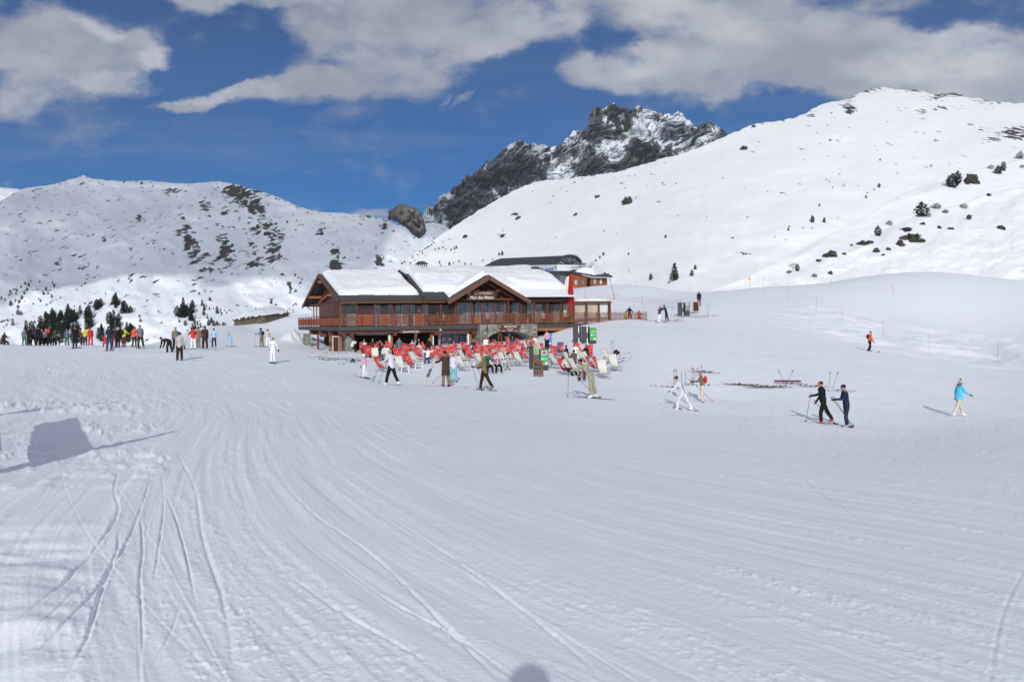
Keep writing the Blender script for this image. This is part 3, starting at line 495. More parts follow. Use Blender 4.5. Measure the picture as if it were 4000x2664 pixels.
def stone_mat(name, a, b, sc=2.6):
    m = bpy.data.materials.new(name); m.use_nodes = True; t = m.node_tree; L = t.links.new; bs = t.nodes['Principled BSDF']; bs.inputs['Roughness'].default_value = .85
    tc = N(t, 'ShaderNodeTexCoord'); mp = N(t, 'ShaderNodeMapping'); mp.inputs['Scale'].default_value = (1, 1, 1.9); L(tc.outputs['Object'], mp.inputs[0])
    v = N(t, 'ShaderNodeTexVoronoi', inp={'Scale': sc}); L(mp.outputs[0], v.inputs['Vector']); e = N(t, 'ShaderNodeTexVoronoi', feature='DISTANCE_TO_EDGE', inp={'Scale': sc}); L(mp.outputs[0], e.inputs['Vector'])
    s = N(t, 'ShaderNodeSeparateColor'); L(v.outputs['Color'], s.inputs[0]); mx = N(t, 'ShaderNodeMix', data_type='RGBA'); L(s.outputs[0], mx.inputs[0]); mx.inputs[6].default_value = (*a, 1); mx.inputs[7].default_value = (*b, 1)
    j = N(t, 'ShaderNodeMapRange', clamp=True, inp={1: 0.0, 2: .06, 3: .45, 4: 1}); L(e.outputs['Distance'], j.inputs[0]); sc_ = N(t, 'ShaderNodeVectorMath', operation='SCALE'); L(mx.outputs[2], sc_.inputs[0]); L(j.outputs[0], sc_.inputs['Scale'])
    L(sc_.outputs[0], bs.inputs['Base Color']); bp = N(t, 'ShaderNodeBump', inp={'Strength': .7, 'Distance': .05}); L(j.outputs[0], bp.inputs['Height']); L(bp.outputs[0], bs.inputs['Normal']); return m
stone = stone_mat('stone_wall', (0.13, 0.135, 0.12), (0.30, 0.30, 0.27))
stone_old = stone_mat('stone_old', (0.075, 0.065, 0.045), (0.20, 0.175, 0.125), 2.2)
glass_dark = mat('window_glass', (0.12, 0.15, 0.20), .12, .9, (1, 1, (1, 1, 1), .4))
glass_clear = mat('wind_screen', (0.20, 0.22, 0.24), .03, .5, (1, 2, (1, 1, 1), .1), alpha=.06)
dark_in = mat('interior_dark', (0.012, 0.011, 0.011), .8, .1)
white_p = mat('white_paint', (0.72, 0.72, 0.72), .5, .4)
grey_p = mat('grey_metal', (0.22, 0.24, 0.27), .45, .5)
lgrey = mat('light_grey', (0.42, 0.44, 0.46), .5, .4)
anth = mat('anthracite', (0.035, 0.037, 0.042), .5, .4)
letw = mat('lettering_white', (0.60, 0.60, 0.59), .5, .3)
snow_soft = snow_mat('roof_snow', (0.75, 0.77, 0.81), bscale=2.4, bstr=.8)
beige = mat('curtain_beige', (0.42, 0.38, 0.30), .8, .1)

# ---------------------------------------------------------------- chalet restaurant
OB = P(1325, 1260, 79.0); Ox, Oy = OB.x, OB.y
Ux, Uy = math.cos(R(12)), math.sin(R(12)); Vx, Vy = -math.sin(R(26)), math.cos(R(26))
def Wp(a, b, z): return Vector((Ox + a * Ux + b * Vx, Oy + a * Uy + b * Vy, z))
def Aa(px, b, py=1250):
    t, _ = ray(px, py); return (t * (Oy + b * Vy) - (Ox + b * Vx)) / (Ux - t * Uy)
def Zb(px, py, b):
    a = Aa(px, b, py); y = Oy + a * Uy + b * Vy; return ray(px, py)[1] * y
def bbx(mb, a0, a1, b0, b1, z0, z1, mi=0):
    mb.hexa([Wp(a0, b0, z0), Wp(a1, b0, z0), Wp(a1, b1, z0), Wp(a0, b1, z0), Wp(a0, b0, z1), Wp(a1, b0, z1), Wp(a1, b1, z1), Wp(a0, b1, z1)], mi)
def pbx(mb, px0, py0, px1, py1, b0, b1, mi=0):
    pm = (px0 + px1) / 2
    bbx(mb, Aa(px0, b0, py0), Aa(px1, b0, py0), b0, b1, Zb(pm, py1, b0), Zb(pm, py0, b0), mi)
def slab(mb, q, th, mi=0):
    pts = [Wp(*p) for p in q]; d = Vector((0, 0, -th)); mb.hexa([p + d for p in pts] + pts, mi)
ch = empty('chalet', (0, 0, 0), 0, 'large wooden ski chalet restaurant with thick snow on its roof and a long balcony', 'building')
A1 = Aa(2250, 0, 1160); AE = Aa(2387, 0); AF = Aa(2528, 0); AR = Aa(1664, -.4, 1170)
FL = -.30; LB = -17.5  # floor level ; depth direction extents
def cpart(name, mb, m, parent=None, smooth=False): return mb.build(name, m, parent or ch, smooth)
# core walls, upper storey (set back behind the balcony)
m = MB(); bbx(m, 1.3, AE - 3.0, 2.6, 14.5, FL, 2.75); cpart('wall', m, wood_dark)
m = MB(); bbx(m, 1.0, 1.3, 3.2, 13.5, FL, 2.4); cpart('wall', m, wood_red)
# gable wall triangle at the left
m = MB(); m.add([Wp(1.15, 1.2, 2.3), Wp(1.15, 8.5, 4.75), Wp(1.15, 15.6, 2.2), Wp(1.4, 1.2, 2.3), Wp(1.4, 8.5, 4.75), Wp(1.4, 15.6, 2.2)], [(0, 1, 2), (5, 4, 3), (0, 3, 4, 1), (1, 4, 5, 2), (0, 2, 5, 3)]); cpart('gable_wall', m, wood_red)
m = MB(); bbx(m, 1.0, 1.16, 6.0, 7.2, 1.9, 3.4); cpart('stone_pier', m, stone)
for bb_ in (3.6, 8.4, 13.2):
    m = MB(); zz = 4.75 - abs(bb_ - 8.5) * .33; bbx(m, -.2, 1.3, bb_ - .18, bb_ + .18, zz - .30, zz - .05); cpart('purlin', m, wood_lit)
m = MB(); m.beam(Wp(.9, 12.9, 2.4), Wp(1.0, 8.5, 3.2), .22, .25); cpart('brace', m, wood_lit)
# lower storey: near-black set-back wall, shade of the open interior put into its colour
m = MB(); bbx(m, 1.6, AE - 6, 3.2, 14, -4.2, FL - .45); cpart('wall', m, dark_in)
# stone piers
def pier(px0, py0, px1, py1, b0=.6, b1=1.8): m = MB(); pbx(m, px0, py0, px1, py1 + 25, b0, b1); cpart('stone_pier', m, stone)
pier(1350, 1312, 1383, 1372); pier(1192, 1304, 1215, 1356, 9.5, 10.6)
pier(1339, 1180, 1392, 1275, 2.3, 2.7)
# red wall panels and windows of the upper storey
for x0, x1 in ((1397, 1458), (1488, 1514), (1532, 1546), (1562, 1566), (1622, 1650)):
    m = MB(); pbx(m, x0, 1202, x1, 1272, 2.45, 2.6); cpart('panel', m, red_panel)
def window(x0, x1, y0, y1, b=2.5, gm=None, cols=1):
    m = MB(); fr = 2.2
    pbx(m, x0, y0, x0 + fr, y1, b - .05, b + .08); pbx(m, x1 - fr, y0, x1, y1, b - .05, b + .08); pbx(m, x0 + fr, y0, x1 - fr, y0 + fr, b - .05, b + .08); pbx(m, x0 + fr, y1 - fr, x1 - fr, y1, b - .05, b + .08)
    for c in range(1, cols): xc = x0 + (x1 - x0) * c / cols; pbx(m, xc - .8, y0 + fr, xc + .8, y1 - fr, b - .04, b + .07)
    w = cpart('window', m, lgrey if gm is None else wood_mid); m = MB(); pbx(m, x0 + fr, y0 + fr, x1 - fr, y1 - fr, b, b + .04); m.build('pane', gm or glass_dark, w); return w
for x0, x1 in ((1463, 1486), (1515, 1531), (1547, 1561), (1567, 1592), (1602, 1619), (1651, 1662), (1662, 1673)): window(x0, x1, 1190, 1272)
for x0, x1, c in ((1786, 1846, 3), (1858, 1876, 1), (1880, 1900, 1), (1905, 1940, 1), (1944, 1968, 1), (2004, 2030, 1), (2060, 2090, 1)): window(x0, x1, 1182, 1262, cols=c)
window(2092, 2118, 1188, 1260)
for x0, x1 in ((2030, 2050), (2130, 2136), (2152, 2160)): m = MB(); pbx(m, x0, 1192, x1, 1262, 2.35, 2.6); cpart('panel', m, wood_red)
pier(2163, 1188, 2192, 1240, 2.3, 2.7)
m = MB(); pbx(m, 1632, 1209, 1643, 1220, 2.4, 2.44); cpart('notice', m, white_p)
# balcony deck
m = MB(); bbx(m, 0, AF, 0, 2.6, FL - .42, FL); bbx(m, -.0, 1.6, 2.6, 20.5, FL - .42, FL); cpart('deck', m, [anth])
m = MB(); bbx(m, .02, AE, .3, .9, FL - .70, FL - .42); cpart('beam', m, wood_mid)
m = MB(); bbx(m, Aa(2098, .2), AF - 1, -.02, .25, FL - .72, FL - .42); cpart('beam', m, wood_lit)
# railing
def railing(a0, a1, z0=FL, h=1.08, b=0.0, st=.14, tilt=0.0):
    m = MB(); bbx(m, a0, a1, b - .05, b + .05, z0 + h - .07, z0 + h); bbx(m, a0, a1, b - .03, b + .03, z0 + .1, z0 + .16); bbx(m, a0, a1, b - .03, b + .03, z0 + h - .2, z0 + h - .14)
    n = int((a1 - a0) / st)
    for i in range(n):
        a = a0 + (i + .5) * (a1 - a0) / n; bbx(m, a - .032, a + .032, b - .015, b + .015, z0 + .16, z0 + h - .2)
    return cpart('railing', m, mat('wood_rail', (0.19, 0.068, 0.034), .6, .25, (1, 4, (6, 6, 1), .35)))
railing(0, Aa(1880, 0)); railing(Aa(1880, 0), AE, FL + .05); railing(AE, AF, FL + .05)
m = MB(); pbx(m, 1853, 1238, 1874, 1264, .02, .08); cpart('panel', m, wood_lit)
# left balcony side: solid orange boards between posts
m = MB(); z0 = FL + .12
for i in range(14):
    b0 = .3 + i * 1.44; m.hexa([Wp(-.03, b0, z0), Wp(.03, b0, z0), Wp(.03, b0 + 1.40, z0), Wp(-.03, b0 + 1.40, z0), Wp(-.03, b0, FL + .88), Wp(.03, b0, FL + .88), Wp(.03, b0 + 1.40, FL + .88), Wp(-.03, b0 + 1.40, FL + .88)])
cpart('side_boards', m, mat('side_boards', (0.27, 0.068, 0.022), .6, .2, (1, 2, (1, 1, 1), .3)))
m = MB(); bbx(m, -.06, .06, 0, 20.5, FL + 1.0, FL + 1.07)
for i in range(15): bbx(m, -.06, .05, .02 + i * 1.44, .14 + i * 1.44, FL - .1, FL + 1.02)
cpart('side_rail', m, wood_mid)
# posts and wind screens
for px in (1396, 1464, 1533, 1596, 1661, 1724, 1782, 1844, 1882, 1937, 1988, 2038, 2090, 2141, 2193, 2244, 2292, 2341, 2386):
    m = MB(); a = Aa(px, 0); bbx(m, a - .06, a + .06, .06, .18, FL, 1.86 if px not in (1782, 1988) else 2.25); cpart('screen_post', m, wood_mid)
scr = [1330, 1396, 1464, 1533, 1596, 1661, 1724, 1782, 1844, 1882, 1937, 1988, 2038, 2090, 2141, 2193, 2244]
for p, q in zip(scr[:-1], scr[1:]):
    m = MB(); bbx(m, Aa(p, 0) + .07, Aa(q, 0) - .07, .11, .125, FL + 1.1, 1.74); cpart('wind_screen', m, glass_clear)
for i in range(9):
    m = MB(); b0 = .2 + i * 1.5; bbx(m, .07, .17, b0, b0 + .12, FL + 1.05, 2.15); cpart('screen_post', m, wood_mid)
    m = MB(); bbx(m, .11, .125, b0 + .14, b0 + 1.48, FL + 1.1, 2.05); cpart('wind_screen', m, glass_clear)
m = MB(); bbx(m, .05, .2, .0, 14, 2.08, 2.2); cpart('beam', m, wood_mid)
for b_ in (0.1,):
    m = MB(); bbx(m, .02, .26, b_, b_ + .22, FL, 2.35); cpart('post', m, wood_mid)
for px in (1780, 1974): m = MB(); a = Aa(px, .5); bbx(m, a - .11, a + .11, .5, .72, FL, 2.4); cpart('post', m, wood_fascia)
# roof of the left wing
zL = lambda b: 2.48 + (b + .0) * .345 if b <= 8.5 else 5.41 - (b - 8.5) * .37
m = MB(); a2 = AR + .3
slab(m, [(-.0, -.1, zL(-.1)), (a2, -.1, zL(-.1)), (a2, 8.5, zL(8.5)), (0, 8.5, zL(8.5))], .16)
slab(m, [(0, 8.5, zL(8.5)), (a2, 8.5, zL(8.5)), (a2, 17.2, zL(17.2)), (0, 17.2, zL(17.2))], .16); cpart('roof', m, tile)
m = MB()
for b0, b1 in ((-.15, 8.5), (8.5, 17.3)): m.beam(Wp(-.12, b0, zL(b0) - .14), Wp(-.12, b1, zL(b1) - .14), .12, .34)
cpart('bargeboard', m, wood_fascia)
m = MB()
for b0, b1 in ((.1, 8.5), (8.5, 17.0)): m.beam(Wp(.45, b0, zL(b0) - .32), Wp(.45, b1, zL(b1) - .32), .1, .2)
cpart('rafter', m, wood_fascia)
m = MB(); bbx(m, 0, AR, -.22, -.05, 2.2, 2.56); cpart('gutter', m, gutter)
m = MB(); bbx(m, .1, AR, .0, .14, 2.02, 2.2); cpart('beam', m, wood_lit)
m = MB(); bbx(m, .2, AR, .15, 2.6, 2.12, 2.2); cpart('soffit', m, wood_dark)
# roof of the main wing with its centre gable
BR = 8.5; zM = lambda b: (2.50 + (b + .45) * .46 if b <= 4.5 else 4.777 + (b - 4.5) * .27) if b <= BR else 5.857 - (b - BR) * .4
GA0, GA1 = Aa(1749, -.9, 1175), Aa(2070, -.9, 1172); GC = (GA0 + GA1) / 2; GZ = 4.78; GE = 2.25
gz = lambda a: GZ - abs(a - GC) / ((GA1 - GA0) / 2) * (GZ - GE)
m = MB()
for b0, b1, dz0 in ((-.45, 4.5, 0), (4.5, BR, 0)):
    for q0, q1, bm in ((AR, GA0 + .3, -.45), (GA0 + .3, GA1 - .3, 1.2), (GA1 - .3, A1, .75)):
        bs_ = max(b0, bm); slab(m, [(q0, bs_, zM(bs_) if bm != .75 or bs_ > 1 else 2.55), (q1, bs_, zM(bs_) if bm != .75 or bs_ > 1 else 2.55), (q1, b1, zM(b1)), (q0, b1, zM(b1))], .18)
slab(m, [(AR, BR, zM(BR)), (A1, BR, zM(BR)), (A1, 17.5, zM(17.5)), (AR, 17.5, zM(17.5))], .18); cpart('roof', m, tile)
m = MB()
slab(m, [(GA0, -.9, GE), (GC, -.9, GZ), (GC, 6.5, GZ), (GA0, 6.5, GE)], .2); slab(m, [(GC, -.9, GZ), (GA1, -.9, GE), (GA1, 6.5, GE), (GC, 6.5, GZ)], .2); cpart('gable_roof', m, tile)
m = MB(); m.beam(Wp(GA0 - .02, -.98, GE - .28), Wp(GC, -.98, GZ - .28), .14, .40); m.beam(Wp(GC, -.98, GZ - .28), Wp(GA1 + .02, -.98, GE - .28), .14, .40); cpart('bargeboard', m, wood_fascia)
m = MB(); m.beam(Wp(AR - .1, -.5, 2.2), Wp(AR - .1, 4.7, 4.72), .16, .55); m.beam(Wp(AR - .18, -.5, 2.55), Wp(AR - .18, 4.9, 5.15), .3, .14, 1); cpart('bargeboard', m, [wood_fascia, tile])
for q0, q1, bo in ((AR, GA0, 0), (GA1, A1, 1.2)):
    m = MB(); bbx(m, q0, q1, -.58 + bo, -.42 + bo, 2.22, 2.56); cpart('gutter', m, gutter)
    m = MB(); bbx(m, q0, q1, -.3 + bo, -.16 + bo, 2.02, 2.2); cpart('beam', m, wood_lit)
m = MB(); bbx(m, AR, A1, -.1, 2.6, 2.2, 2.26); cpart('soffit', m, wood_dark)
# gable face: dark recess, truss, sign
m = MB(); m.add([Wp(GA0 + .6, .9, 2.26), Wp(GC, .9, GZ - .25), Wp(GA1 - .6, .9, 2.26)], [(0, 2, 1)]); cpart('gable_wall', m, wood_dark)
for s_ in (-1, 1):
    m = MB(); m.beam(Wp(GC + s_ * 3.1, .1, 2.35), Wp(GC + s_ * .1, .1, 4.1), .16, .2); cpart('truss', m, wood_mid)
for s_ in (-1, 1): m = MB(); m.beam(Wp(GC + s_ * .9, -.6, 3.1), Wp(GC + s_ * 2.0, .3, 3.45), .16, .2); cpart('truss', m, wood_fascia)
m = MB(); bbx(m, GA0 + .9, GA1 - 1.2, .12, .3, 2.16, 2.42); cpart('beam', m, wood_mid)
sgn = mat('sign_brown', (0.10, 0.032, 0.022), .6, .3)
def sign(px0, py0, px1, py1, b, m_=sgn, th=.06):
    m = MB(); pbx(m, px0, py0, px1, py1, b, b + th); return cpart('sign', m, m_)
def ltr(body, px, py, b, size, parent, sx=1.0, off=.012, m_=None):
    a = Aa(px, b, py); p = Wp(a, b - .012, Zb(px, py, b)); t = text(body, size, m_ or letw, parent, p, (R(90), 0, R(12)), off, 'CENTER', sx); return t
sg = sign(1823, 1138, 1934, 1171, -.05)
ltr('Espace Confort', 1886, 1145, -.05, .36, sg, .82, 0); ltr('Plan des Mains', 1882, 1163, -.05, .46, sg, .90, .007)
m = MB()
hx = Wp(Aa(1833, -.05, 1146), -.07, Zb(1833, 1146, -.05))
for r_, mi in ((.19, 0), (.14, 1), (.09, 0)):
    n = 20; vs = [hx + Vector((math.cos(t * 2 * math.pi / n) * r_ * Ux, math.cos(t * 2 * math.pi / n) * r_ * Uy - (.19 - r_) * .15, math.sin(t * 2 * math.pi / n) * r_)) for t in range(n)]; m.add(vs, [tuple(range(n))], mi)
m.build('emblem', [mat('emblem_grey', (.34, .28, .28), .5, .3), sgn], sg)
# roof snow
def roof_snow(name, a0, a1, b0, b1, zf, th, front, seed, na=150, nb=70, keep=None):
    U, V = np.meshgrid(np.linspace(a0, a1, na), np.linspace(b0, b1, nb)); n1 = fbm(U / 2.6, V / 2.2, 4, seed); fr = front(U, V) + fbm(U / 1.1, V / .9, 3, seed + 4) * .12
    e = np.minimum.reduce([fr, U - a0, a1 - U, b1 - V]); 
    T = (th(U, V) * (1 + .30 * n1) + fbm(U / .7, V / .6, 3, seed + 9) * .07) * np.sqrt(np.clip(e / .55, 0, 1)) + .02
    Z = zf(U, V) + np.where(e > 0, T, -.05)
    X = Ox + U * Ux + V * Vx; Y = Oy + U * Uy + V * Vy
    # closed lower side
    me_o = grid_mesh(name, X, Y, Z, snow_soft); me_o.parent = ch
    if keep is not None: pass
    return me_o
vzL = np.vectorize(zL); vzM = np.vectorize(zM)
roof_snow('roof_snow', .25, AR - .16, 1.0, 12.0, lambda U, V: vzL(V), lambda U, V: .42 + .35 * np.clip((U - 2) / 6, 0, 1) - .22 * np.clip((U - AR + 2) / 2, 0, 1) * np.clip((5.5 - V) / 2, 0, 1), lambda U, V: V - 1.15, 3)
def gzf(U): return GZ - np.abs(U - GC) / ((GA1 - GA0) / 2) * (GZ - GE)
def zfm(U, V):
    g = np.where((V > -.4) & (V < 6.5), gzf(U), -9); return np.maximum(vzM(V), g)
def frontM(U, V):
    inside = np.clip(1 - np.abs(U - GC) / ((GA1 - GA0) / 2), -1, 1)
    main = V - np.where(U > GA1 - .3, 1.75, 1.0); gab = np.minimum(V - .2 , 9) - .5 * np.clip(1.2 - np.abs(inside * 5 - 2.5), 0, 1) * 0
    on = gzf(U) > vzM(V)
    val = np.where(on, np.minimum(gab, inside * 6 + .15), main)
    # bare crack of tiles right of the centre gable
    ac = GA1 - .3 + (3.4 - V) * .45; crack = np.abs(U - ac) - .12 * np.clip(3.4 - V, 0, 3)
    val = np.where((V < 3.4) & (V > 0), np.minimum(val, crack), val); return val
roof_snow('roof_snow', AR + .15, A1 - .1, -.3, 12.0, zfm, lambda U, V: .50 - .1 * np.clip((U - GA1) / 6, 0, 1) + .12 * np.sin(U * .9) * np.clip((V - 3) / 4, 0, 1), frontM, 13, 260, 110)
# chimneys with little roofs
for px, w_, b_, zt in ((1647, .62, 8.5, 6.2), (2090, .70, 7.0, 5.6)):
    a = Aa(px, b_, 1045); m = MB(); s_ = .58
    zc = Zb(px, 1040 if px < 2000 else 1061, b_)
    cm = cpart('chimney', m, tile) if False else None
    for da in (-w_ * .7, w_ * .0, w_ * .7):
        for db in (-.3, .3): bbx(m, a + da - .04, a + da + .04, b_ + db - .04, b_ + db + .04, zc - .7, zc + .22)
    q = [Wp(a - w_, b_ - .5, zc + .2), Wp(a + w_, b_ - .5, zc + .2), Wp(a + w_, b_ + .5, zc + .2), Wp(a - w_, b_ + .5, zc + .2), Wp(a - w_ * .5, b_, zc + .56), Wp(a + w_ * .5, b_, zc + .56)]
    m.add(q, [(0, 3, 2, 1), (0, 1, 5, 4), (1, 2, 5), (2, 3, 4, 5), (3, 0, 4)], 0); bbx(m, a - w_ * .5, a + w_ * .5, b_ - .3, b_ + .3, zc - .9, zc - .1, 0); cpart('chimney', m, tile)
# lower storey columns, headers
for px0, px1, mt, y0, y1, b_ in ((1240, 1246, wood_mid, 1300, 1372, 5.5), (1287, 1296, wood_lit, 1312, 1392, 2.2), (1326, 1336, wood_lit, 1312, 1392, .9), (1518, 1525, white_p, 1306, 1392, .9), (1526, 1534, wood_lit, 1306, 1392, .9), (1681, 1689, wood_lit, 1300, 1392, .9), (1690, 1694, white_p, 1300, 1392, 1.0), (1827, 1832, white_p, 1300, 1392, .9), (1833, 1842, wood_lit, 1300, 1392, .9)):
    m = MB(); pbx(m, px0, y0, px1, y1, b_, b_ + .25); cpart('post', m, mt)
for px0, px1, y0, y1 in ((1390, 1516, 1297, 1309), (1724, 1826, 1288, 1305)): m = MB(); pbx(m, px0, y0, px1, y1, .95, 1.3); cpart('shutter_box', m, grey_p)
for px in (1340, 1372, 1540, 1700, 1850, 1266): m = MB(); a = Aa(px, .3); bbx(m, a - .14, a + .14, -.0, 1.6, FL - .98, FL - .70); cpart('bracket', m, wood_mid)
for bb_ in (4.5, 9, 14): m = MB(); bbx(m, .0, 1.7, bb_, bb_ + .3, FL - .95, FL - .42); cpart('bracket', m, wood_mid)
m = MB(); pbx(m, 1298, 1312, 1302, 1378, 2.0, 2.1); pbx(m, 1322, 1312, 1326, 1378, 2.0, 2.1); pbx(m, 1302, 1312, 1322, 1317, 2.0, 2.1); d_ = cpart('door', m, lgrey); m = MB(); pbx(m, 1302, 1317, 1322, 1390, 2.05, 2.08); m.build('pane', wood_dark, d_)
for px0, px1 in ((1725, 1762), (1766, 1792), (1796, 1824)):
    m = MB(); pbx(m, px0, 1308, px1, 1392, 3.05, 3.1); w = cpart('window', m, glass_dark)
for px0, px1, y0, y1 in ((1727, 1738, 1318, 1334), (1750, 1764, 1321, 1331)): m = MB(); pbx(m, px0, y0, px1, y1, 2.98, 3.0); cpart('notice', m, lgrey)
sg = sign(1560, 1289, 1645, 1301, .2, mat('sign_tan', (.17, .06, .03), .6, .2)); ltr('Sandwicherie', 1605, 1295.5, .2, .30, sg, 1.0, .005)
# stone porch with its arch
def arch():
    m = MB(); b0, b1 = -.5, 2.4; aL, aR_ = Aa(1876, b0, 1300), Aa(2099, b0, 1300); zt = Zb(1990, 1266, b0); zb_ = -3.5
    n = 24; ap = (aL + aR_) / 2; oL, oR = Aa(1908, b0, 1316), Aa(2074, b0, 1316); zs = Zb(1990, 1318, b0); za = Zb(1990, 1292.5, b0)
    prof = [(aL, zb_), (oL, zb_)] + [(oL + (oR - oL) * i / n, zs + (za - zs) * math.sin(math.pi * i / n) ** .62) for i in range(n + 1)] + [(oR, zb_), (aR_, zb_)]
    for (p, q) in zip(prof[:-1], prof[1:]):
        if abs(p[0] - q[0]) < 1e-6: continue
        m.hexa([Wp(p[0], b0, p[1]), Wp(q[0], b0, q[1]), Wp(q[0], b1, q[1]), Wp(p[0], b1, p[1]), Wp(p[0], b0, zt), Wp(q[0], b0, zt), Wp(q[0], b1, zt), Wp(p[0], b1, zt)])
    cpart('stone_porch', m, stone)
arch()
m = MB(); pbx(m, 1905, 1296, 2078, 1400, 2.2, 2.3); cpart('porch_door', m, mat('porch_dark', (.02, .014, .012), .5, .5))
m = MB(); pbx(m, 1983, 1300, 1996, 1316, 2.1, 2.14); cpart('notice', m, grey_p)
sg = sign(1948, 1270, 2033, 1281.5, -.58); ltr('Restaurant', 1994, 1275.5, -.58, .27, sg, 1.1, .005)
m = MB(); q_ = Wp(Aa(1952, -.6, 1276), -.6, Zb(1952, 1276, -.6)); m.ball(q_, (.05, .02, .1), 8, 6); m.build('emblem', mat('emblem_pink', (.6, .42, .36), .5, .2), sg)
sg = sign(1954, 1282, 2029, 1296.5, -.58); ltr('Accueil', 1992, 1286.5, -.58, .2, sg, 1.1, .003)
for t_, x_ in (('Boutique', 1967), ('Toilettes', 1992), ('Terrasse', 2016)): ltr(t_, x_, 1293.3, -.58, .12, sg, 1.0, .002)
m = MB(); q_ = Wp(Aa(1903, -.55, 1285), -.56, Zb(1903, 1285, -.55)); m.ball(q_, (.11, .03, .28), 8, 8); m.ball(q_ + Vector((0, 0, .3)), (.07, .03, .08), 8, 6); m.ball(q_ + Vector((.02, 0, -.3)), (.05, .03, .2), 8, 6); cpart('emblem', m, mat('emblem_brown', (.12, .04, .02), .6, .2))
# right end under the deck: lit timber, braces, stairwell
for px in (2187, 2226): m = MB(); a = Aa(px, .4); bbx(m, a - .16, a + .16, .4, .7, -3.5, FL - .7); cpart('post', m, wood_lit)
m = MB(); pbx(m, 2228, 1275, 2240, 1345, .3, 3.0); cpart('wall', m, wood_lit)
m = MB(); pbx(m, 2196, 1283, 2240, 1318, 2.6, 2.8); cpart('wall', m, wood_red)
m = MB(); m.beam(Wp(Aa(2187, .4), .4, -2.1), Wp(Aa(2205, .4), .4, FL - .75), .16, .18); m.beam(Wp(Aa(2226, .4), .4, -1.9), Wp(Aa(2208, .4), .4, FL - .75), .16, .18); cpart('brace', m, wood_lit)
m = MB(); a = Aa(2198, .1); m.tube(Wp(a, .1, -3.0), Wp(a, .1, -1.5), .05); cpart('bollard_post', m, wood_lit)
# glazed pavilion on the deck, right
for p, q in ((2200, 2240), (2246, 2290), (2296, 2338), (2343, 2378)):
    m = MB(); pbx(m, p, 1182, q, 1238, 2.2, 2.25); cpart('glazing', m, mat('pavilion_glass', (.50, .45, .36), .2, .5, (1, .8, (1, 1, 1), .25)) if p < 2300 else mat('pavilion_glass_pale', (.62, .68, .68), .15, .6, (1, .8, (1, 1, 1), .15)))
for px in (2243, 2293, 2341, 2380): m = MB(); a = Aa(px, 2.0); bbx(m, a - .07, a + .07, 2.0, 2.14, FL, 1.9); cpart('post', m, wood_mid)
m = MB(); a0, a1 = Aa(2196, 1.8), Aa(2388, 1.8); bbx(m, a0, a1, 1.75, 5.5, 1.98, 2.1); cpart('roof', m, wood_fascia)
m = MB(); bbx(m, a0, a1, 1.75, 1.95, 1.86, 1.98); cpart('beam', m, wood_fascia)
U, V = np.meshgrid(np.linspace(a0, a1, 50), np.linspace(1.8, 5.5, 16)); e = np.minimum.reduce([U - a0, a1 - U, V - 1.8, 5.5 - V]); Zs = 2.1 + .30 * np.sqrt(np.clip(e / .5, 0, 1)) * (1 + .3 * fbm(U, V, 3, 4)) - .01
o = grid_mesh('roof_snow', Ox + U * Ux + V * Vx, Oy + U * Uy + V * Vy, Zs, snow_soft); o.parent = ch

# closed red parasol and small white one behind it on the deck
def parasol(px, py0, py1, b, m_, label, wmax):
    a = Aa(px, b, 1200); p0 = Wp(a, b, Zb(px, py1, b)); p1 = Wp(a, b, Zb(px, py0, b)); h = (p1 - p0).length
    r = empty('parasol', p0, 0, label, 'parasol'); m = MB(); m.tube((0, 0, 0), (0, 0, h), .04); m.build('pole', grey_p, r)
    m = MB(); n = 16; lv = [(.0, .45), (.22, .95), (.34, 1.0), (.6, .80), (.85, .55), (.96, .36), (1.0, .12)]; vs = []
    for t, w in lv:
        for i in range(n): th = 2 * math.pi * i / n; k = wmax * w * (1 if i % 2 else .82); vs.append((k * math.cos(th), k * math.sin(th), h * (.03 + .97 * t)))
    m.add(vs, [(j * n + i, j * n + (i + 1) % n, (j + 1) * n + (i + 1) % n, (j + 1) * n + i) for j in range(len(lv) - 1) for i in range(n)]); m.build('canopy', m_, r); return r
parasol(2230, 1069, 1236, .42, mat('parasol_red', (.36, .012, .016), .7, .2), 'tall closed red parasol on the balcony deck by the chalet corner', .38)
parasol(2222, 1080, 1150, 12.0, mat('parasol_white', (.8, .8, .8), .7, .2), 'rolled white parasol half hidden behind the tall closed red one', .62)

# ---------------------------------------------------------------- lift station, hut, pylon
def Q(px, py, d): return P(px, py, d)
ls = empty('lift_station', (0, 0, 0), 0, 'chairlift station with a long dark barrel roof over a white fascia behind the chalet', 'building')
dA, dB = 190.0, 160.0
L0 = Q(1932, 1041, dA + 6); L1 = Q(2226, 1035, dB)
ax = (L1 - L0); ax.z = 0; ax.normalize(); side = Vector((ax.y, -ax.x, 0))
if side.y > 0: side = -side
wR, hR = 3.3, (1035 - 998) / F * dB
m = MB(); n = 18; vs = []; ln = 14
for j in range(ln + 1):
    t = j / ln; c = L0 + (L1 - L0) * t; s_ = min(1, .25 + 1.6 * t ** .6) if t < .3 else 1.0; s_ = min(1.0, math.sqrt(min(1, (t + .012) / .14)))
    for i in range(n + 1):
        a = math.pi * i / n; vs.append(c + side * (-math.cos(a) * wR * .8) + Vector((0, 0, math.sin(a) ** .85 * hR * s_)))
fs = [(j * (n + 1) + i, j * (n + 1) + i + 1, (j + 1) * (n + 1) + i + 1, (j + 1) * (n + 1) + i) for j in range(ln) for i in range(n)]
m.add(vs, fs); m.build('barrel_roof', mat('barrel_dark', (.055, .058, .058), .5, .4, (1, .5, (1, 1, 1), .12)), ls, True)
m = MB()
def archp(a, k=1.0): return L1 + side * (-math.cos(a) * wR * .8 * k) + Vector((0, 0, math.sin(a) ** .85 * hR * k))
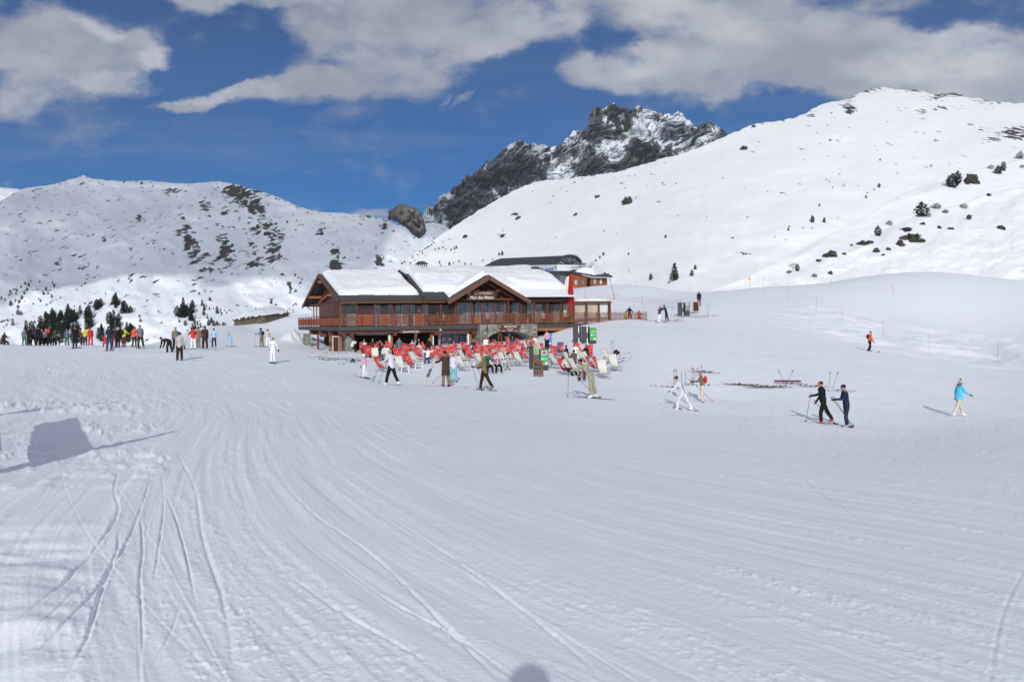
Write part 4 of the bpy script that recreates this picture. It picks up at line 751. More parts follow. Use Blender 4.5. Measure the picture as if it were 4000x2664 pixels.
pane = MB(); n2 = 16; pane.add([archp(math.pi * i / n2, .9) - ax * .35 for i in range(n2 + 1)], [tuple(range(n2 + 1))]); pane.build('gable_glass', glass_dark, ls)
for i in range(n2): m.beam(archp(math.pi * i / n2), archp(math.pi * (i + 1) / n2), .35, .35)
for a in (.2, .36, .5, .64, .8): m.beam(L1 + Vector((0, 0, .0)), archp(math.pi * a), .16, .16)
m.beam(archp(0), archp(math.pi), .2, .2); m.build('gable_frame', anth, ls)
m = MB(); zt = L1.z; hF = (1064 - 1040) / F * dB
f0 = L0 + side * wR * .9; f1 = L1 + side * wR * .9 + ax * .2; f2 = L1 + side * wR * .35 + ax * 1.6; f3 = L1 - side * wR * .9 + ax * 1.6; b0 = L0 - side * wR * .9
def prism(m, ring, z0f, z1f, mi=0):
    k = len(ring); vs = [Vector((p.x, p.y, z0f(p))) for p in ring] + [Vector((p.x, p.y, z1f(p))) for p in ring]
    m.add(vs, [tuple(range(k - 1, -1, -1)), tuple(range(k, 2 * k))] + [(i, (i + 1) % k, k + (i + 1) % k, k + i) for i in range(k)], mi)
zr = lambda p: L0.z + (L1.z - L0.z) * ((p - L0).dot(ax) / (L1 - L0).dot(ax))
prism(m, [f0, f1, f2, f3, b0], lambda p: zr(p) - hF, lambda p: zr(p) - .02); fas = m.build('fascia', mat('fascia_white', (.60, .63, .67), .5, .3), ls)
m = MB(); g = [f0 - side * 1.2, f1 - side * 1.2 - ax * 1.2, f3 + side * 1.0 - ax * 1.2, b0 + side]; prism(m, g, lambda p: 4.0, lambda p: zr(p) - hF - .01); m.build('machine_housing', mat('housing_grey', (.13, .14, .155), .6, .3), ls)
ang = math.atan2(ax.y, ax.x)
blue = mat('lettering_blue', (.05, .12, .42), .5, .3)
def onf(px, py, out=.06):
    a, b = ray(px, py); nrm = side; den = a * nrm.x + nrm.y; d = ((f0 + side * out).dot(nrm)) / den; return Vector((a * d, d, b * d))
text('MURES ROUGES', .56, blue, fas, onf(2144, 1053), (R(90), 0, ang), .012, 'CENTER', 1.0)
m = MB(); c = onf(2119, 1054, .05); e1 = ax * .3; m.hexa([c - e1 + Vector((0, 0, -.38)), c + e1 + Vector((0, 0, -.38)), c + e1 - side * .05 + Vector((0, 0, -.38)), c - e1 - side * .05 + Vector((0, 0, -.38)), c - e1 + Vector((0, 0, .32)), c + e1 + Vector((0, 0, .32)), c + e1 - side * .05 + Vector((0, 0, .32)), c - e1 - side * .05 + Vector((0, 0, .32))]); bx = m.build('number_box', blue, fas)
text('1', .5, letw, bx, onf(2119, 1054, .09), (R(90), 0, ang), .01)
m = MB(); c = onf(2172, 1044, .05); m.ball(c, (.25, .05, .16), 8, 6); m.ball(c - ax * .2 - Vector((0, 0, .12)), (.14, .05, .08), 8, 6); m.build('emblem', anth, fas)
# pylon
def pyl():
    d = 152; b = Q(2268, 1134, d); t = Q(2261.5, 1030, d); r = empty('lift_pylon', b, 0, 'grey steel chairlift pylon with a short crossarm beside the wooden hut', 'pylon')
    h = t.z - b.z; m = MB(); m.tube((0, 0, -1), (0, 0, h), .28, .24, 12); m.build('column', grey_p, r)
    m = MB(); m.beam((-.5, -.2, h), (1.0, -.2, h - .15), .3, .3); m.beam((-1.7, 0, h - .75), (2.4, .2, h - .55), .16, .16); m.build('crossarm', anth, r)
    m = MB(); m.tube((-.55, 0, 0), (-.55, 0, h - .6), .05); m.tube((.5, 0, h - .1), (.6, 0, h - 1.3), .03); m.build('ladder', grey_p, r); return r
pyl()
# wooden hut beside the lift
hut = empty('wooden_hut', (0, 0, 0), 0, 'small orange wooden hut with a snowy lean-to roof beside the lift pylon', 'hut')
dh = 150
p0 = Q(2234, 1135, dh + 3); pc = Q(2312, 1135, dh); p1 = Q(2372, 1130, dh + 5)
def wq(m, a, b, z0, z1a, z1b, th=.15, mi=0):
    d = (b - a).normalized(); nn = Vector((d.y, -d.x, 0)) * th
    m.hexa([Vector((a.x, a.y, z0)), Vector((b.x, b.y, z0)), Vector((b.x, b.y, z0)) - nn, Vector((a.x, a.y, z0)) - nn, Vector((a.x, a.y, z1a)), Vector((b.x, b.y, z1b)), Vector((b.x, b.y, z1b)) - nn, Vector((a.x, a.y, z1a)) - nn], mi)
zg = p0.z - 1.5; za = Q(2234, 1066, dh + 3).z; zb2 = Q(2312, 1085, dh).z; zc2 = Q(2372, 1086, dh + 5).z
hw = mat('hut_wood', (.26, .085, .035), .6, .2, (1, 2, (1, 1, 6), .3))
m = MB(); wq(m, p0, pc, zg, za, zb2); wq(m, pc, p1, zg, zb2, zc2); m.build('wall', hw, hut)
def hb(name, px0, px1, py0, py1, A, B, mt, out=.06, parent=hut):
    m = MB(); d = (B - A).normalized(); nn = Vector((d.y, -d.x, 0))
    if nn.y > 0: nn = -nn
    def on(px, py):
        a, b = ray(px, py); den = a * nn.x + nn.y; dd = (A + nn * out).dot(nn) / den; return Vector((a * dd, dd, b * dd))
    q = [on(px0, py1), on(px1, py1), on(px1, py0), on(px0, py0)]; m.hexa([q[0], q[1], q[1] - nn * .05, q[0] - nn * .05, q[3], q[2], q[2] - nn * .05, q[3] - nn * .05]); return m.build(name, mt, parent)
hb('door', 2292, 2305, 1088, 1134, p0, pc, dark_in); hb('window', 2273, 2282, 1093, 1112, p0, pc, glass_dark); hb('window', 2320, 2329, 1091, 1110, pc, p1, lgrey); hb('window', 2344, 2351, 1091, 1110, pc, p1, white_p); hb('window', 2244, 2254, 1095, 1112, p0, pc, lgrey); hb('panel', 2240, 2256, 1118, 1131, p0, pc, mat('hut_orange', (.5, .1, .03), .6, .2))
m = MB(); back = Vector((-.5, 7, 0)); ov = Vector((0, -1.0, 0)); r0 = Vector((p0.x - .4, p0.y - .4, za + .15)); r1 = Vector((pc.x, pc.y - .9, zb2 + .1)); r2 = Vector((p1.x + 1.0, p1.y - .6, zc2 + .05)); pk = Q(2290, 1050, dh + 8); pe = Q(2345, 1062, dh + 9)
up = Vector((0, 0, .28)); vs = [r0, r1, r2, pe, pk]; m.add([v for v in vs] + [v + up for v in vs], [(0, 1, 4), (1, 3, 4), (1, 2, 3), (5, 9, 6), (6, 9, 8), (6, 8, 7), (0, 5, 6, 1), (1, 6, 7, 2), (2, 7, 8, 3), (3, 8, 9, 4), (4, 9, 5, 0)]); m.build('roof', tile, hut)
def blob_snow(name, ring, zc_, th, parent, seed):
    m = MB(); c = sum(ring, Vector()) / len(ring); n = len(ring); K = 7; vs = []
    for j in range(K + 1):
        t = j / K
        for i, p in enumerate(ring): q = p.lerp(c, t); vs.append((q.x, q.y, q.z + th * math.sqrt(min(1, t / .45)) * (1 + .25 * random.Random(seed + i + j * 31).uniform(-1, 1))))
    fs = [(j * n + i, j * n + (i + 1) % n, (j + 1) * n + (i + 1) % n, (j + 1) * n + i) for j in range(K) for i in range(n)]; m.add(vs, fs); o = m.build(name, snow_soft, parent, True); return o
ring = []
base = [r0.lerp(r1, .25) + up, r1 + Vector((.3, .6, .28)), r2 + Vector((-1.4, .6, .3)), pe + up, pk + up]
for a, b in zip(base, base[1:] + base[:1]):
    for k in range(5): ring.append(a.lerp(b, k / 5))
blob_snow('roof_snow', ring, 0, 1.3, hut, 5)

# ---------------------------------------------------------------- old stone barn under snow, left
def barn():
    r = empty('stone_barn', (0, 0, 0), 0, 'low dry stone barn buried in snow on the slope left of the chalet', 'barn')
    d0, d1 = 138, 150; cor = [(905, 1262, 150), (1010, 1290, 138), (1022, 1292, 136), (1125, 1262, 140)]
    A = Q(915, 1264, 148); B_ = Q(1028, 1278, 137); Cc = Q(1128, 1254, 143); zt = [Q(915, 1250, 148).z, Q(1028, 1234, 137).z, Q(1128, 1226, 143).z]
    m = MB(); wq(m, A, B_, -2.6, zt[0], zt[1] + .1, .5); wq(m, B_, Cc, -2.6, zt[1] + .1, zt[2], .5); m.build('wall', stone_old, r)
    m = MB()
    rg = random.Random(5)
    for i in range(46):
        t = rg.random(); p = A.lerp(B_, t * 2) if t < .5 else B_.lerp(Cc, t * 2 - 1); zz = (zt[0] + (zt[1] - zt[0]) * t * 2) if t < .5 else zt[1] + (zt[2] - zt[1]) * (t * 2 - 1)
        m.ball((p.x, p.y - .2, zz + rg.uniform(-.15, .12)), (rg.uniform(.25, .6), .3, rg.uniform(.06, .15)), 6, 4)
    m.build('coping', mat('slate_old', (.06, .055, .045), .9, .1), r)
    ring = []
    base = [Q(905, 1249, 148), Q(925, 1250, 146), Q(1028, 1233, 136), Q(1120, 1220, 142), Q(1110, 1207, 152), Q(1060, 1208, 156), Q(980, 1226, 158)]
    for a, b in zip(base, base[1:] + base[:1]):
        for k in range(5): ring.append(a.lerp(b, k / 5))
    blob_snow('roof_snow', ring, 0, .9, r, 9); return r
barn()
# ---------------------------------------------------------------- trees
needle = mat('needles', (0.022, 0.030, 0.020), .9, .1, (1, 1.2, (1, 1, 1), .5)); bark = mat('bark', (0.07, 0.05, 0.038), .9, .1)
def tree_meshes(seed, kind):
    rg = random.Random(seed); tr = MB(); tr.tube((0, 0, -.12), (0, 0, .85), .022, .006, 7)
    cr_ = MB(); lay = 15 if kind != 'bush' else 8
    for j in range(lay):
        t = j / (lay - 1); z = .08 + .9 * t
        if kind == 'pine': r = .24 * math.sin(math.pi * min(1, .18 + .82 * t)) ** .7 + .015
        elif kind == 'tall': r = .17 * (1 - t) ** .55 * (.75 + .5 * rg.random()) + .02
        else: r = .42 * math.sin(math.pi * (.2 + .72 * t)) + .02; z = .05 + .8 * t
        k = max(4, int(9 * r / .2))
        for i in range(k):
            a = 2 * math.pi * (i + rg.random()) / k; rr = r * rg.uniform(.45, 1.12)
            if j % 3 == 0 and i % 3 == 0: tr.tube((0, 0, z - .02), (rr * .8 * math.cos(a), rr * .8 * math.sin(a), z + .01), .006, .002, 4)
            c = Vector((rr * math.cos(a), rr * math.sin(a), z + rg.uniform(-.03, .04)))
            for q in range(20):
                d = Vector((rg.gauss(0, 1), rg.gauss(0, 1), rg.gauss(0, .8))).normalized() * rg.uniform(.01, .055); s = rg.uniform(.018, .042)
                u = Vector((rg.gauss(0, 1), rg.gauss(0, 1), rg.gauss(0, 1))).normalized(); w = u.orthogonal().normalized()
                p = c + d; cr_.add([p - u * s, p + u * s * .9 + w * s * .4, p + w * s], [(0, 1, 2)])
    return tr.mesh('trunk', bark), cr_.mesh('crown', needle)
TM = {k: [tree_meshes(i * 7 + j, k) for i in range(3)] for j, k in enumerate(('pine', 'tall', 'bush'))}
def tree(pos, h, kind, label, group, name=None, w=1.0, parts=True):
    w *= 1.12
    tm = TM[kind][random.randrange(3)]; nm = name or ('stone_pine' if kind != 'bush' else 'shrub')
    r = empty(nm, pos, random.uniform(0, 6.28), label, 'tree' if kind != 'bush' else 'bush', group); r.scale = (h * w, h * w, h)
    for n_, me in (('trunk', tm[0]), ('crown', tm[1])):
        o = bpy.data.objects.new(n_, me); C.objects.link(o); o.parent = r
    return r
def on_left(px, py): return HILLS['L'](px, py)
# hill surface lookups through the same slope formulas
def hill_at(Dfn):
    def f(px, py): return P(px, py, float(Dfn(np.array([px], float), np.array([py], float))[0]) * 1.0)
    return f
atL = hill_at(DL); atB = hill_at(DB)
DCs = slope_D(smooth([(2500, 250), (3100, 240), (4200, 260)]), interp([(0, 1130), (4000, 1130)]), .46)
DNs = slope_D(interp([(2800, 175), (4200, 185)]), interp([(0, 1130), (4000, 1130)]), .40)
atC = hill_at(DCs); atN = hill_at(DNs)
def cast(px, py, fallback):
    """first hit of the picture ray on the built hills, so trees stand on the real surface"""
    a, b = ray(px, py); best = None
    for bv in BVHS:
        h = bv.ray_cast(Vector((0, 0, 0)), Vector((a, 1, b)).normalized())
        if h[0] is not None and (best is None or h[0].y < best.y): best = h[0]
    return best or fallback(px, py)
from mathutils.bvhtree import BVHTree
BVHS = []
for o in list(C.objects):
    if o.type == 'MESH' and (o.name.startswith('hills') or o.name.startswith('snow')):
        me = o.data
        if o.name.startswith('snow'): continue
        n = len(me.vertices); co = np.empty(n * 3, np.float32); me.vertices.foreach_get('co', co); q = np.empty(len(me.polygons) * 4, np.int32); me.polygons.foreach_get('vertices', q)
        BVHS.append(BVHTree.FromPolygons(co.reshape(-1, 3).tolist(), q.reshape(-1, 4).tolist()))
ORD = ['first', 'second', 'third', 'fourth', 'fifth', 'sixth', 'seventh', 'eighth', 'ninth', 'tenth', '11th', '12th', '13th', '14th', '15th', '16th', '17th', '18th', '19th', '20th'] + [f'{i}th' if i % 10 not in (1, 2, 3) or i in (111, 112, 113) else f'{i}{ {1: "st", 2: "nd", 3: "rd"}[i % 10]}' for i in range(21, 199)]
def size_word(h): return 'tiny' if h < 12 else 'small' if h < 20 else 'middling' if h < 32 else 'tall'
def grove(lst, kindf, place, group, where, fb):
    """lst of (px, py_base, h_px); labelled by size and order from the left"""
    cnt = {}
    for px, py, hp in sorted(lst):
        p = cast(px, py, fb); h = hp / F * p.y; k = kindf(hp); sw = size_word(hp); c = cnt.get(sw, 0); cnt[sw] = c + 1
        tree(p - Vector((0, 0, .05 * h)), h, k, f'{sw} dark {"pine" if k != "bush" else "bush"} {where}, {ORD[c]} {sw} one from the left', group, w=random.uniform(.8, 1.1))
rt = random.Random(12)
# crowded grove behind the skiers, left
G1 = []
for (x0, x1, y0, y1, n) in ((150, 205, 1262, 1300, 9), (175, 215, 1225, 1262, 6), (205, 260, 1240, 1300, 13), (265, 340, 1215, 1262, 12), (225, 330, 1262, 1345, 20), (150, 225, 1300, 1345, 12), (335, 375, 1230, 1262, 4), (415, 470, 1250, 1300, 12), (420, 545, 1290, 1345, 14), (100, 150, 1280, 1345, 6), (340, 400, 1270, 1330, 6), (475, 510, 1200, 1240, 5), (375, 400, 1190, 1215, 4), (425, 500, 1180, 1200, 5)):
    for _ in range(n): G1.append((rt.uniform(x0, x1), rt.uniform(y0, y1) + 3, rt.uniform(24, 50)))
G1 += [(50, 1272, 28), (30, 1256, 12), (512, 1310, 46), (8, 1350, 34), (135, 1262, 14)]
grove(G1, lambda h: 'pine' if rt.random() < .6 else 'tall', None, 'pines in the grove behind the skiers', 'in the crowded grove behind the skiers', atL)
G2 = [(x, y, h) for x, y, h in [(98, 1112, 13), (112, 1115, 12), (120, 1103, 9), (66, 1140, 12), (82, 1125, 12), (95, 1150, 14), (62, 1152, 12), (105, 1136, 16), (113, 1120, 14), (40, 1145, 14), (85, 1170, 18), (75, 1185, 16), (70, 1205, 16), (42, 1195, 22), (82, 1232, 20), (70, 1230, 24), (60, 1180, 14), (155, 1105, 10), (205, 1108, 10), (212, 1122, 16), (180, 1135, 16), (188, 1150, 10), (170, 1152, 16), (202, 1165, 18), (158, 1180, 12), (237, 1166, 9), (5, 1170, 14), (20, 1175, 10), (130, 1190, 8), (300, 1135, 9), (318, 1120, 9), (332, 1190, 10), (350, 1190, 12), (358, 1186, 12), (412, 1150, 8), (435, 1192, 14), (50, 1232, 8), (290, 1200, 8), (180, 1192, 8)]]
grove(G2, lambda h: 'pine', None, 'pines scattered up the left mountain', 'scattered on the slope above the grove', atL)
G3 = []
for (x0, x1, y0, y1, n) in ((705, 755, 1200, 1235, 10), (715, 752, 1235, 1262, 6), (690, 715, 1225, 1245, 3)):
    for _ in range(n): G3.append((rt.uniform(x0, x1), rt.uniform(y0, y1), rt.uniform(26, 44)))
G3 += [(700, 1260, 14), (724, 1272, 22), (790, 1195, 26), (798, 1213, 26), (806, 1200, 14), (796, 1232, 20), (818, 1210, 12), (834, 1208, 10), (848, 1225, 30), (862, 1213, 12), (866, 1225, 10), (810, 1245, 18), (820, 1175, 16), (876, 1215, 8), (885, 1224, 10), (895, 1215, 8), (865, 1232, 8), (760, 1262, 16), (772, 1270, 18), (815, 1272, 26), (826, 1262, 24), (835, 1278, 26), (848, 1282, 30), (857, 1275, 16), (872, 1275, 18), (880, 1270, 14), (752, 1292, 30), (762, 1285, 26), (784, 1280, 20), (545, 1240, 14), (548, 1258, 16), (1000, 1216, 14), (1018, 1216, 12), (1035, 1214, 18), (1050, 1210, 14), (1060, 1214, 12), (1108, 1222, 14), (1122, 1225, 14), (1130, 1210, 8), (1145, 1212, 8), (800, 1140, 8), (778, 1150, 10), (1145, 1222, 8)]
grove(G3, lambda h: 'tall' if rt.random() < .5 else 'pine', None, 'pines by the stone barn', 'between the skiers and the stone barn', atL)
# right slope
G4 = [(2636, 1095, 69), (2542, 1094, 28), (2703, 1078, 26), (2613, 1107, 10), (2716, 1053, 20), (2600, 930, 14), (2357, 998, 14), (2343, 1010, 13), (2328, 1022, 11), (2312, 1034, 13), (2304, 1052, 12), (2455, 997, 12), (1962, 998, 20), (1950, 998, 13), (1925, 1015, 8), (1886, 1021, 9), (1817, 1036, 12), (1840, 1035, 9), (1793, 1025, 10), (1772, 1030, 8), (1755, 1037, 14), (1717, 1030, 12), (1722, 1040, 8), (1700, 978, 8), (1715, 975, 10), (1730, 970, 10), (1741, 976, 8), (1762, 980, 10), (1775, 975, 12), (1783, 972, 12), (1782, 962, 6), (1660, 975, 9), (1668, 970, 9), (1675, 966, 9), (1685, 960, 9), (1695, 952, 8), (1640, 985, 8), (1650, 982, 8), (1631, 998, 7), (1612, 1003, 7), (1620, 1020, 7), (1570, 1032, 10), (1580, 1026, 9), (1604, 1030, 8), (1650, 992, 8), (1730, 948, 7), (1755, 938, 7),
      (3174, 870, 30), (3220, 870, 22), (3201, 806, 12), (3080, 902, 14), (3083, 888, 8), (3434, 733, 18), (3383, 775, 14), (3415, 744, 8), (3388, 757, 8), (3438, 628, 10), (3637, 652, 10), (3252, 735, 7), (3278, 682, 7), (3500, 644, 6), (3505, 680, 7), (3137, 893, 8), (3172, 893, 7), (3026, 928, 7), (3069, 938, 6), (2998, 750, 5), (2907, 740, 5), (3240, 713, 5), (3710, 641, 5), (3742, 639, 5), (2520, 600, 6), (2600, 640, 5), (2480, 690, 6), (2640, 720, 6), (2170, 930, 6), (2340, 605, 6), (2160, 770, 8), (2080, 750, 6), (2920, 850, 6), (2360, 905, 6)]
grove(G4, lambda h: 'tall' if h > 50 else 'pine' if h > 11 else 'bush', None, 'pines and bushes on the big sunlit slope', 'on the big sunlit slope', atB)
for px, py, hp, w, k, lb in [(3721, 733, 55, 1.5, 'pine', 'broad dark pine of a touching pair on the right shoulder'), (3742, 718, 52, .9, 'pine', 'upright dark pine behind the broad one of the pair'), (3600, 846, 60, 1.5, 'pine', 'big rounded dark pine alone on the right shoulder'), (3626, 847, 20, 1.1, 'bush', 'little bush against the big rounded pine'), (3657, 815, 24, 1.6, 'bush', 'round bush to the right of the big rounded pine'), (3692, 833, 17, 1.5, 'bush', 'small bush below the round bush'), (3764, 814, 22, 1.5, 'bush', 'grey bush on the skyline ridge right of the big pine'), (3430, 922, 42, 1.1, 'pine', 'dark egg shaped pine below the shoulder, above the rocks'), (3474, 880, 22, 1.2, 'bush', 'ragged bush upslope of the egg shaped pine'), (3871, 660, 18, 1.5, 'bush', 'low dark bush on the shoulder skyline'), (3900, 680, 34, 1.5, 'pine', 'dark pine leaning left, half of a pair on the skyline'), (3920, 668, 38, .9, 'pine', 'upright dark pine on the skyline shoulder'), (3986, 620, 30, 1.7, 'pine', 'dark pine cut by the right edge high on the shoulder'), (3992, 656, 14, 1.3, 'bush', 'tiny bush at the right edge under the skyline pine'), (3114, 1059, 30, 1.1, 'pine', 'small dense pine beside the bare shrub at the foot of the slope'), (3084, 1068, 16, 1.6, 'bush', 'low dark bush at the left of the bare shrub'), (3181, 1082, 16, 1.4, 'bush', 'isolated olive bush on the snow right of the small pine'), (3326, 962, 12, 1.2, 'bush', 'tiny bush left of the long rocks'), (3583, 936, 30, 1.0, 'bush', 'spindly green bush growing out of the rocks')]:
    p = cast(px, py, atN); h = hp / F * p.y; tree(p - Vector((0, 0, .06 * h)), h, k, lb, 'pines and bushes on the right shoulder', w=w)
# bare shrub
p = cast(3098, 1062, atN); h = 45 / F * p.y; m = MB(); rg = random.Random(3)
def twig(a, d, l, r, n):
    b = a + d * l; m.tube(a, b, r, r * .6, 5)
    if n > 0:
        for _ in range(3): twig(b, (d + Vector((rg.gauss(0, .4), rg.gauss(0, .4), rg.gauss(0, .25)))).normalized(), l * .72, r * .6, n - 1)
for i in range(4): twig(Vector((0, 0, -.05)), Vector((rg.gauss(0, .35), rg.gauss(0, .35), 1)).normalized(), h * .3, .035, 4)
o = m.build('bare_shrub', mat('twig', (.13, .11, .09), .9, .1)); o.location = p; tag(o, 'leafless twiggy shrub standing beside the small dense pine', 'shrub')
# boulders on the right
rockm = mat('boulder', (.065, .058, .054), .9, .1, (1, 1.5, (1, 1, 1), .6))
for px, py, w, hh, lb in [(3243, 1000, 44, 16, 'long flat dark rock at the skyline foot of the near shoulder'), (3196, 1022, 16, 8, 'small dark rock downhill of the long flat rock'), (3297, 995, 12, 8, 'little rock right of the long flat rock'), (3366, 955, 28, 12, 'dark rock, left one of a pair under the egg shaped pine'), (3394, 950, 26, 9, 'slanting slab rock right of its dark partner'), (3421, 985, 22, 14, 'square dark boulder below the slab rocks'), (3472, 978, 13, 9, 'small boulder right of the square one'), (3449, 999, 11, 7, 'smallest boulder below the square one'), (3540, 900, 40, 9, 'long thin rock ledge above the snow notch'), (3600, 877, 20, 7, 'short rock ledge up right of the long ledge'), (3550, 930, 36, 14, 'rock shelf under the snow notch'), (3580, 946, 52, 14, 'slanting rock rib with the green bush'), (3520, 962, 20, 20, 'upright rock at the low end of the rib'), (3670, 893, 13, 9, 'lone rock right of the ledges'), (3714, 896, 15, 8, 'flat lone rock further right'), (3785, 858, 14, 18, 'upright brown rock near the ridge'), (3912, 895, 26, 12, 'brown rock alone on the far right snow'), (3862, 766, 14, 9, 'rock on the ridge line near the right edge'), (3243, 1071, 15, 10, 'rock in a snow hollow above the near hump'), (3792, 716, 50, 26, 'pale grey boulder beside the pair of pines'), (2335, 772, 16, 8, 'small flat rock high on the big slope'), (2450, 796, 40, 22, 'dark overhanging rock on the big slope'), (2905, 586, 26, 14, 'round rock near the top of the big slope'), (2248, 842, 13, 8, 'rock low on the big slope above the station'), (1820, 928, 16, 8, 'dark rock on the slope above the chalet roof'), (1964, 925, 20, 10, 'brown rock above the lift station roof')]:
    p = cast(px, py, atB); W2 = w / F * p.y / 2; H2 = hh / F * p.y
    m = MB(); m.ball((0, 0, 0), 1.1, 26, 18); rg = random.Random(int(px))
    sx_, sy_, ph_ = rg.random() * 9, rg.random() * 9, rg.random()
    vs = np.array(m.v); nn_ = fbm(vs[:, 0] * 1.4 + sx_, vs[:, 1] * 1.4 + vs[:, 2] * 1.1 + sy_, 4, 7, .6); vs *= (1 + 1.0 * nn_ - .5 * np.abs(fbm(vs[:, 0] * 3 + sy_, vs[:, 2] * 3 + vs[:, 1] * 2 + sx_, 3, 17)))[:, None]; m.v = [(float(v[0]) * W2, float(v[1]) * W2 * .7, float(v[2]) * H2 * .75) for v in vs]
    o = m.build('boulder', rockm); o.location = p + Vector((0, 0, H2 * .2)); tag(o, lb, 'rock', 'rocks on the right hand slopes')

# ---------------------------------------------------------------- poles, ropes, net, signs
yel = mat('pole_yellow', (.50, .36, .04), .6, .3, (1, 1, (1, 1, 1), .3)); red_p = mat('pole_red', (.45, .08, .06), .6, .3); dk = mat('pole_dark', (.20, .19, .20), .6, .3); wood_pole = mat('pole_wood', (.25, .2, .13), .8, .1)
def gpole(px, py0, py1, m_, label, cat='pole', name='piste_pole', d=None, lean=0, r=.022, group=None):
    b = ground(px, py1) if d is None else P(px, py1, d)
    t = P(px + lean, py0, b.y); o = empty(name, b, 0, label, cat, group); m = MB(); v = t - b; m.tube(-v * .12, v, r, r * .85, 8); m.build('shaft', m_, o)
    m = MB(); m.tube(v * .55, v * .68, r * 1.15, r * 1.15, 8); m.build('band', red_p if m_ is not red_p else dk, o); return o, b, t
rp = []
for i, (px, a, b) in enumerate([(2982, 1083, 1140), (3078, 1120, 1170), (3189, 1161, 1215), (3290, 1200, 1256), (3451, 1256, 1316), (3629, 1297, 1361), (3898, 1349, 1424)]):
    o, q, t = gpole(px, a, b, dk, f'thin dark pole holding the rope line, {ORD[i]} from its upper end', 'pole', 'rope_pole', group='poles of the rope line on the right', r=.014); rp.append(t - (t - q) * .12)
for i, (p, q) in enumerate(zip(rp[:-1], rp[1:])):
    m = MB(); pts = [p.lerp(q, k / 8) - Vector((0, 0, .25 * math.sin(math.pi * k / 8))) for k in range(9)]; m.path(pts, .006, 5); o = m.build('rope', dk); tag(o, f'thin rope sagging between the {ORD[i]} and {ORD[i + 1]} rope poles', 'rope', 'ropes of the rope line on the right')
for px, a, b, m_, ln, lb in [(2763, 1087, 1134, yel, 8, 'leaning yellow and dark piste pole right of the man in black'), (2792, 1095, 1135, dk, 0, 'faint thin pole right of the leaning yellow pole'), (2843, 1090, 1133, dk, 0, 'faint thin pole left of the taller yellow pole'), (2857, 1080, 1131, yel, 4, 'taller yellow piste pole on the ridge'), (2912, 1080, 1128, dk, 0, 'faint thin pole before the warning sign'), (2999, 1095, 1118, yel, 0, 'short yellow pole behind the ridge, right of the sign'), (3247, 1085, 1120, yel, 0, 'short orange tipped pole on the near hump'), (3495, 1114, 1152, yel, -12, 'leaning banded pole on the bare hump')]:
    gpole(px, a, b, m_, lb, lean=ln, r=.03 if m_ is yel else .015, group='piste marker poles')
# warning sign
o, b, t = gpole(2931, 1095, 1127, dk, 'yellow triangular warning sign on a short dark post on the ridge', 'sign', 'warning_sign', lean=-4); v = t - b
m = MB(); s_ = .32; m.add([v + Vector((-s_, 0, 0)), v + Vector((s_, 0, 0)), v + Vector((s_ * .75, 0, .35)), v + Vector((0, 0, .75)), v + Vector((-s_ * .75, 0, .35)), v + Vector((-s_, .05, 0)), v + Vector((s_, .05, 0)), v + Vector((s_ * .75, .05, .35)), v + Vector((0, .05, .75)), v + Vector((-s_ * .75, .05, .35))], [(0, 1, 2, 3, 4), (9, 8, 7, 6, 5), (0, 5, 6, 1), (1, 6, 7, 2), (2, 7, 8, 3), (3, 8, 9, 4), (4, 9, 5, 0)]); m.build('board', mat('sign_yellow', (.72, .52, .03), .5, .3), o)
m = MB(); m.box(v.x - .03, v.x + .03, -.03 + v.y, -.012 + v.y, v.z + .22, v.z + .5); m.box(v.x - .03, v.x + .03, -.03 + v.y, -.012 + v.y, v.z + .1, v.z + .16); m.build('mark', dk, o)
# pink safety net
nm = bpy.data.materials.new('net_pink'); nm.use_nodes = True; t_ = nm.node_tree; bs = t_.nodes['Principled BSDF']; bs.inputs['Base Color'].default_value = (.62, .22, .24, 1); bs.inputs['Roughness'].default_value = .8; bs.inputs['Alpha'].default_value = .09
top = [(2285, 1138), (2340, 1140), (2395, 1147), (2430, 1158), (2470, 1164), (2508, 1160), (2545, 1172), (2575, 1167), (2620, 1177), (2660, 1172)]
bot = [(2285, 1166), (2340, 1167), (2398, 1171), (2430, 1180), (2470, 1183), (2508, 1187), (2545, 1192), (2575, 1196), (2620, 1199), (2660, 1206)]
vs = []; K = len(top)
net = empty('safety_net', (0, 0, 0), 0, 'long sagging pink safety net behind the deck and above the kissing couple', 'net')
gts = []
for (a, b), (c, d_) in zip(top, bot):
    g = ground(c, d_); gts.append((P(a, b, g.y), g))
m = MB(); m.add([g[1] for g in gts] + [g[0] for g in gts], [(i, i + 1, K + i + 1, K + i) for i in range(K - 1)]); m.build('mesh_net', nm, net)
for i in (0, 2, 5, 9): m = MB(); m.tube(gts[i][1] - Vector((0, 0, .3)), gts[i][0] + Vector((0, 0, .15)), .02); m.build('post', red_p, net)
m = MB(); m.path([g[0] for g in gts], .008, 5); m.build('top_cord', red_p, net); m = MB(); m.path([g[1] + Vector((0, 0, .03)) for g in gts], .012, 5); m.build('bottom_cord', dk, net)
m = MB(); b = ground(2404, 1171); b1 = P(2377, 1067, b.y + 2); m.tube(b - Vector((0, 0, .2)), b1, .035, .02, 8); m.tube(P(2377, 1067, b.y + 2), P(2385, 1100, b.y + 1.4), .055, .05, 8); o = m.build('leaning_pole', mat('pole_brown', (.12, .045, .04), .8, .1)); tag(o, 'long crooked red brown pole leaning over the corner of the net', 'pole')
